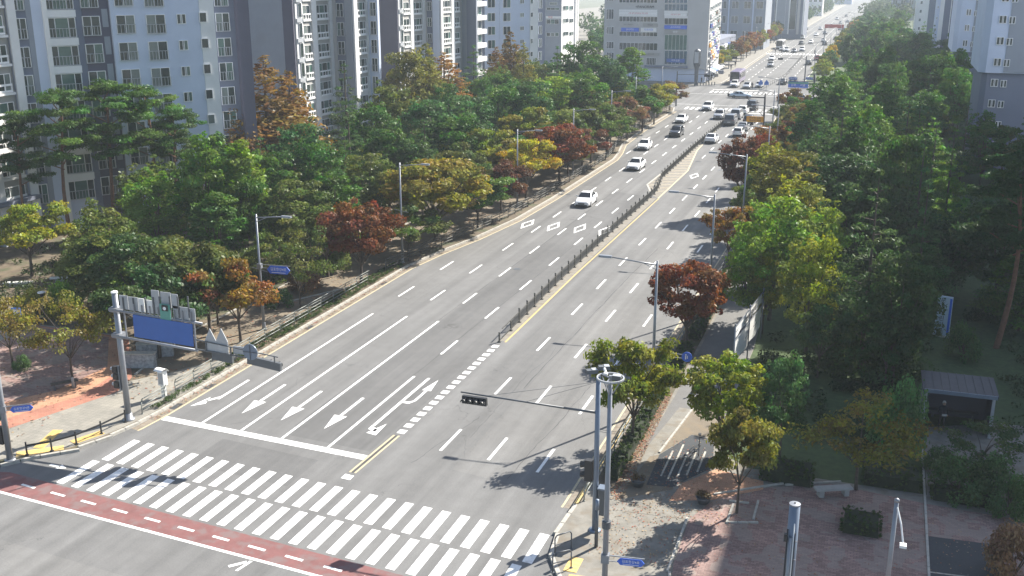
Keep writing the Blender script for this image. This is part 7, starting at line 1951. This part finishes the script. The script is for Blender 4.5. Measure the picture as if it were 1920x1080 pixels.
def person(x, y, rz, label, hat=False, group=None, z=.13):
    t = thing('person', label, 'person', (x, y, z), rz, group)
    J = [(0, 0, .95), (0, .0, 1.15), (0, .0, 1.38), (0, -.01, 1.50), (0, -.02, 1.58),            # pelvis, waist, chest, neck, head base
         (.10, 0, .90), (.11, -.03, .50), (.11, .02, .09), (.12, -.12, .04), (-.10, 0, .90), (-.12, .05, .50), (-.12, .12, .10), (-.12, 0, .04),
         (.19, 0, 1.40), (.25, .02, 1.12), (.20, -.20, 1.02), (.12, -.26, 1.06), (-.19, 0, 1.40), (-.25, .03, 1.12), (-.20, -.18, 1.04), (-.10, -.25, 1.08)]
    E_ = [(0, 1), (1, 2), (2, 3), (3, 4), (0, 5), (5, 6), (6, 7), (7, 8), (0, 9), (9, 10), (10, 11), (11, 12), (2, 13), (13, 14), (14, 15), (15, 16), (2, 17), (17, 18), (18, 19), (19, 20)]
    Rr_ = [.15, .14, .16, .06, .055, .10, .07, .05, .045, .10, .07, .05, .045, .07, .052, .042, .035, .07, .052, .042, .035]
    me = bpy.data.meshes.new('body'); me.from_pydata(J, E_, []); me.materials.append(M['cloth_dark']); me.update()
    o = inst(me, 'body', t); o.modifiers.new('skin', 'SKIN')
    for i, r in enumerate(Rr_): me.skin_vertices[0].data[i].radius = (r, r * .85)
    me.skin_vertices[0].data[0].use_root = True
    o.modifiers.new('sub', 'SUBSURF').render_levels = 2
    b = MB(); b.lathe([(.03, 1.54), (.075, 1.57), (.09, 1.65), (.085, 1.73), (.05, 1.78), (.01, 1.79)], 12, 0, (0, -.03, 0)); h = b.build('head', M['skin'], t, smooth=True)
    b = MB(); b.lathe([(.097, 1.66), (.10, 1.72), (.075, 1.79), (.01, 1.82)], 12, 0, (0, -.015, 0)); b.build('hat' if hat else 'hair', M['cloth_pale'] if hat else M['hair'], h, smooth=True)
    b = MB(); b.box(-.012, .012, -.145, -.11, 1.64, 1.68); b.build('nose', M['skin'], h)
    for s in (-1, 1): b = MB(); b.box(s * .035 - .012, s * .035 + .012, -.118, -.108, 1.685, 1.70); b.build('eye', M['hair'], h)
    for hx, hy, hz in ((.12, -.26, 1.06), (-.10, -.25, 1.08)):
        b = MB(); b.box(hx - .035, hx + .035, hy - .09, hy, hz - .02, hz + .02, 0, .004)
        for k in range(4): b.bar((hx - .028 + k * .018, hy - .09, hz), (hx - .028 + k * .018, hy - .15, hz - .03), .014, .014)
        b.bar((hx + (.035 if hx < 0 else -.035), hy - .03, hz), (hx + (.06 if hx < 0 else -.06), hy - .08, hz), .016, .016)
        b.build('hand', M['skin'], t)
    return t
p = at(1764, 806, .13)
pp = person(p.x, p.y, R(15), 'person in dark clothes and a pale cap walking out of the shelter', True)
b = MB(); b.box(-.16, .1, -.40, -.32, 1.02, 1.12); b.build('bundle', M['cloth_pale'], pp)
for i, (x, y, a) in enumerate(((-37, 374, 90), (-35, 375, 80), (-31, 374.5, -90), (-24, 374, 90), (-41.5, 300, 0), (-42.0, 312, 180), (-41.8, 268, 20), (-42.4, 275, 200), (-42.8, 259, 60), (-40.9, 215, 170))):
    c = clone(pp, (x, y, .13), R(a), 'tiny dark figure on foot ' + ('at the second far crossing' if i < 4 else 'on the pavement beside the mall stalls' if i < 9 else 'at the left corner of the far crossing'), 'tiny people ' + ('at the second far crossing' if i < 4 else 'beside the mall stalls' if i < 9 else 'at the far crossing corner'))
def two_wheeler(name, label, cat, x, y, rz, r=.34, motor=False, z=.14):
    t = thing(name, label, cat, (x, y, z), rz)
    for yy in (-.52, .52):
        b = MB(); n = 20
        for k in range(n):
            a0, a1 = 2 * math.pi * k / n, 2 * math.pi * (k + 1) / n
            b.tube((0, yy + math.cos(a0) * r, r + math.sin(a0) * r), (0, yy + math.cos(a1) * r, r + math.sin(a1) * r), .06 if motor else .018, None, 6)
        w = b.build('wheel', M['tyre'], t)
        b = MB()
        for k in range(8): a0 = math.pi * k / 4; b.tube((0, yy, r), (0, yy + math.cos(a0) * r, r + math.sin(a0) * r), .004, None, 4)
        b.tube((-.05, yy, r), (.05, yy, r), .03, None, 8); b.build('spokes', M['rim'], w)
    b = MB(); b.path([(0, .52, r), (0, .1, r - .04), (0, -.36, .78), (0, .2, .80), (0, .52, r)], .02, 6); b.path([(0, .1, r - .04), (0, .22, .88)], .018, 6); b.build('frame', M['black'], t)
    b = MB(); b.path([(0, -.52, r), (0, -.36, .80), (0, -.33, .98)], .018, 6); b.build('fork', M['black'], t)
    b = MB(); b.path([(-.28, -.26, 1.0), (0, -.34, 1.0), (.28, -.26, 1.0)], .016, 6); b.build('handlebar', M['steel_dark'], t)
    b = MB(); b.box(-.08, .08, .08, .34, .88, .94, 0, .01); b.build('saddle', M['black'], t)
    b = MB(); b.tube((-.02, .1, r - .04), (.02, .1, r - .04), .09, None, 10); b.bar((.05, .1, r - .04), (.05, .2, r - .16), .03, .02); b.bar((-.05, .1, r - .04), (-.05, 0, r + .08), .03, .02); b.build('crank', M['steel_dark'], t)
    if motor: b = MB(); b.box(-.16, .16, -.1, .6, .4, .78, 0, .04); b.build('fairing', M['black'], t)
    return t
two_wheeler('bicycle', 'dark bicycle standing in the marked cycle bays beside the plaza', 'bicycle', -7.75, 52.35, R(8))
sc_ = two_wheeler('scooter', 'black delivery scooter waiting in front of the small white car', 'scooter', -29.6, 251.2, 0, .26, True, 0)
person(-29.6, 251.35, 0, 'scooter rider in dark clothes', False, None, -.1)
# ------------------------------------------------------------------ haze
hz = MB(); hz.box(-900, 900, -70, 2350, -1.6, 75)
hm = bpy.data.materials.new('haze'); hm.use_nodes = True
nt = hm.node_tree; nt.nodes.remove(nt.nodes['Principled BSDF'])
pv = nt.nodes.new('ShaderNodeVolumePrincipled'); pv.inputs['Color'].default_value = (.80, .90, 1.0, 1); pv.inputs['Density'].default_value = .00028; pv.inputs['Anisotropy'].default_value = .1
nt.links.new(pv.outputs[0], nt.nodes['Material Output'].inputs['Volume'])
haze = tag(hz.build('haze', hm), kind='stuff')
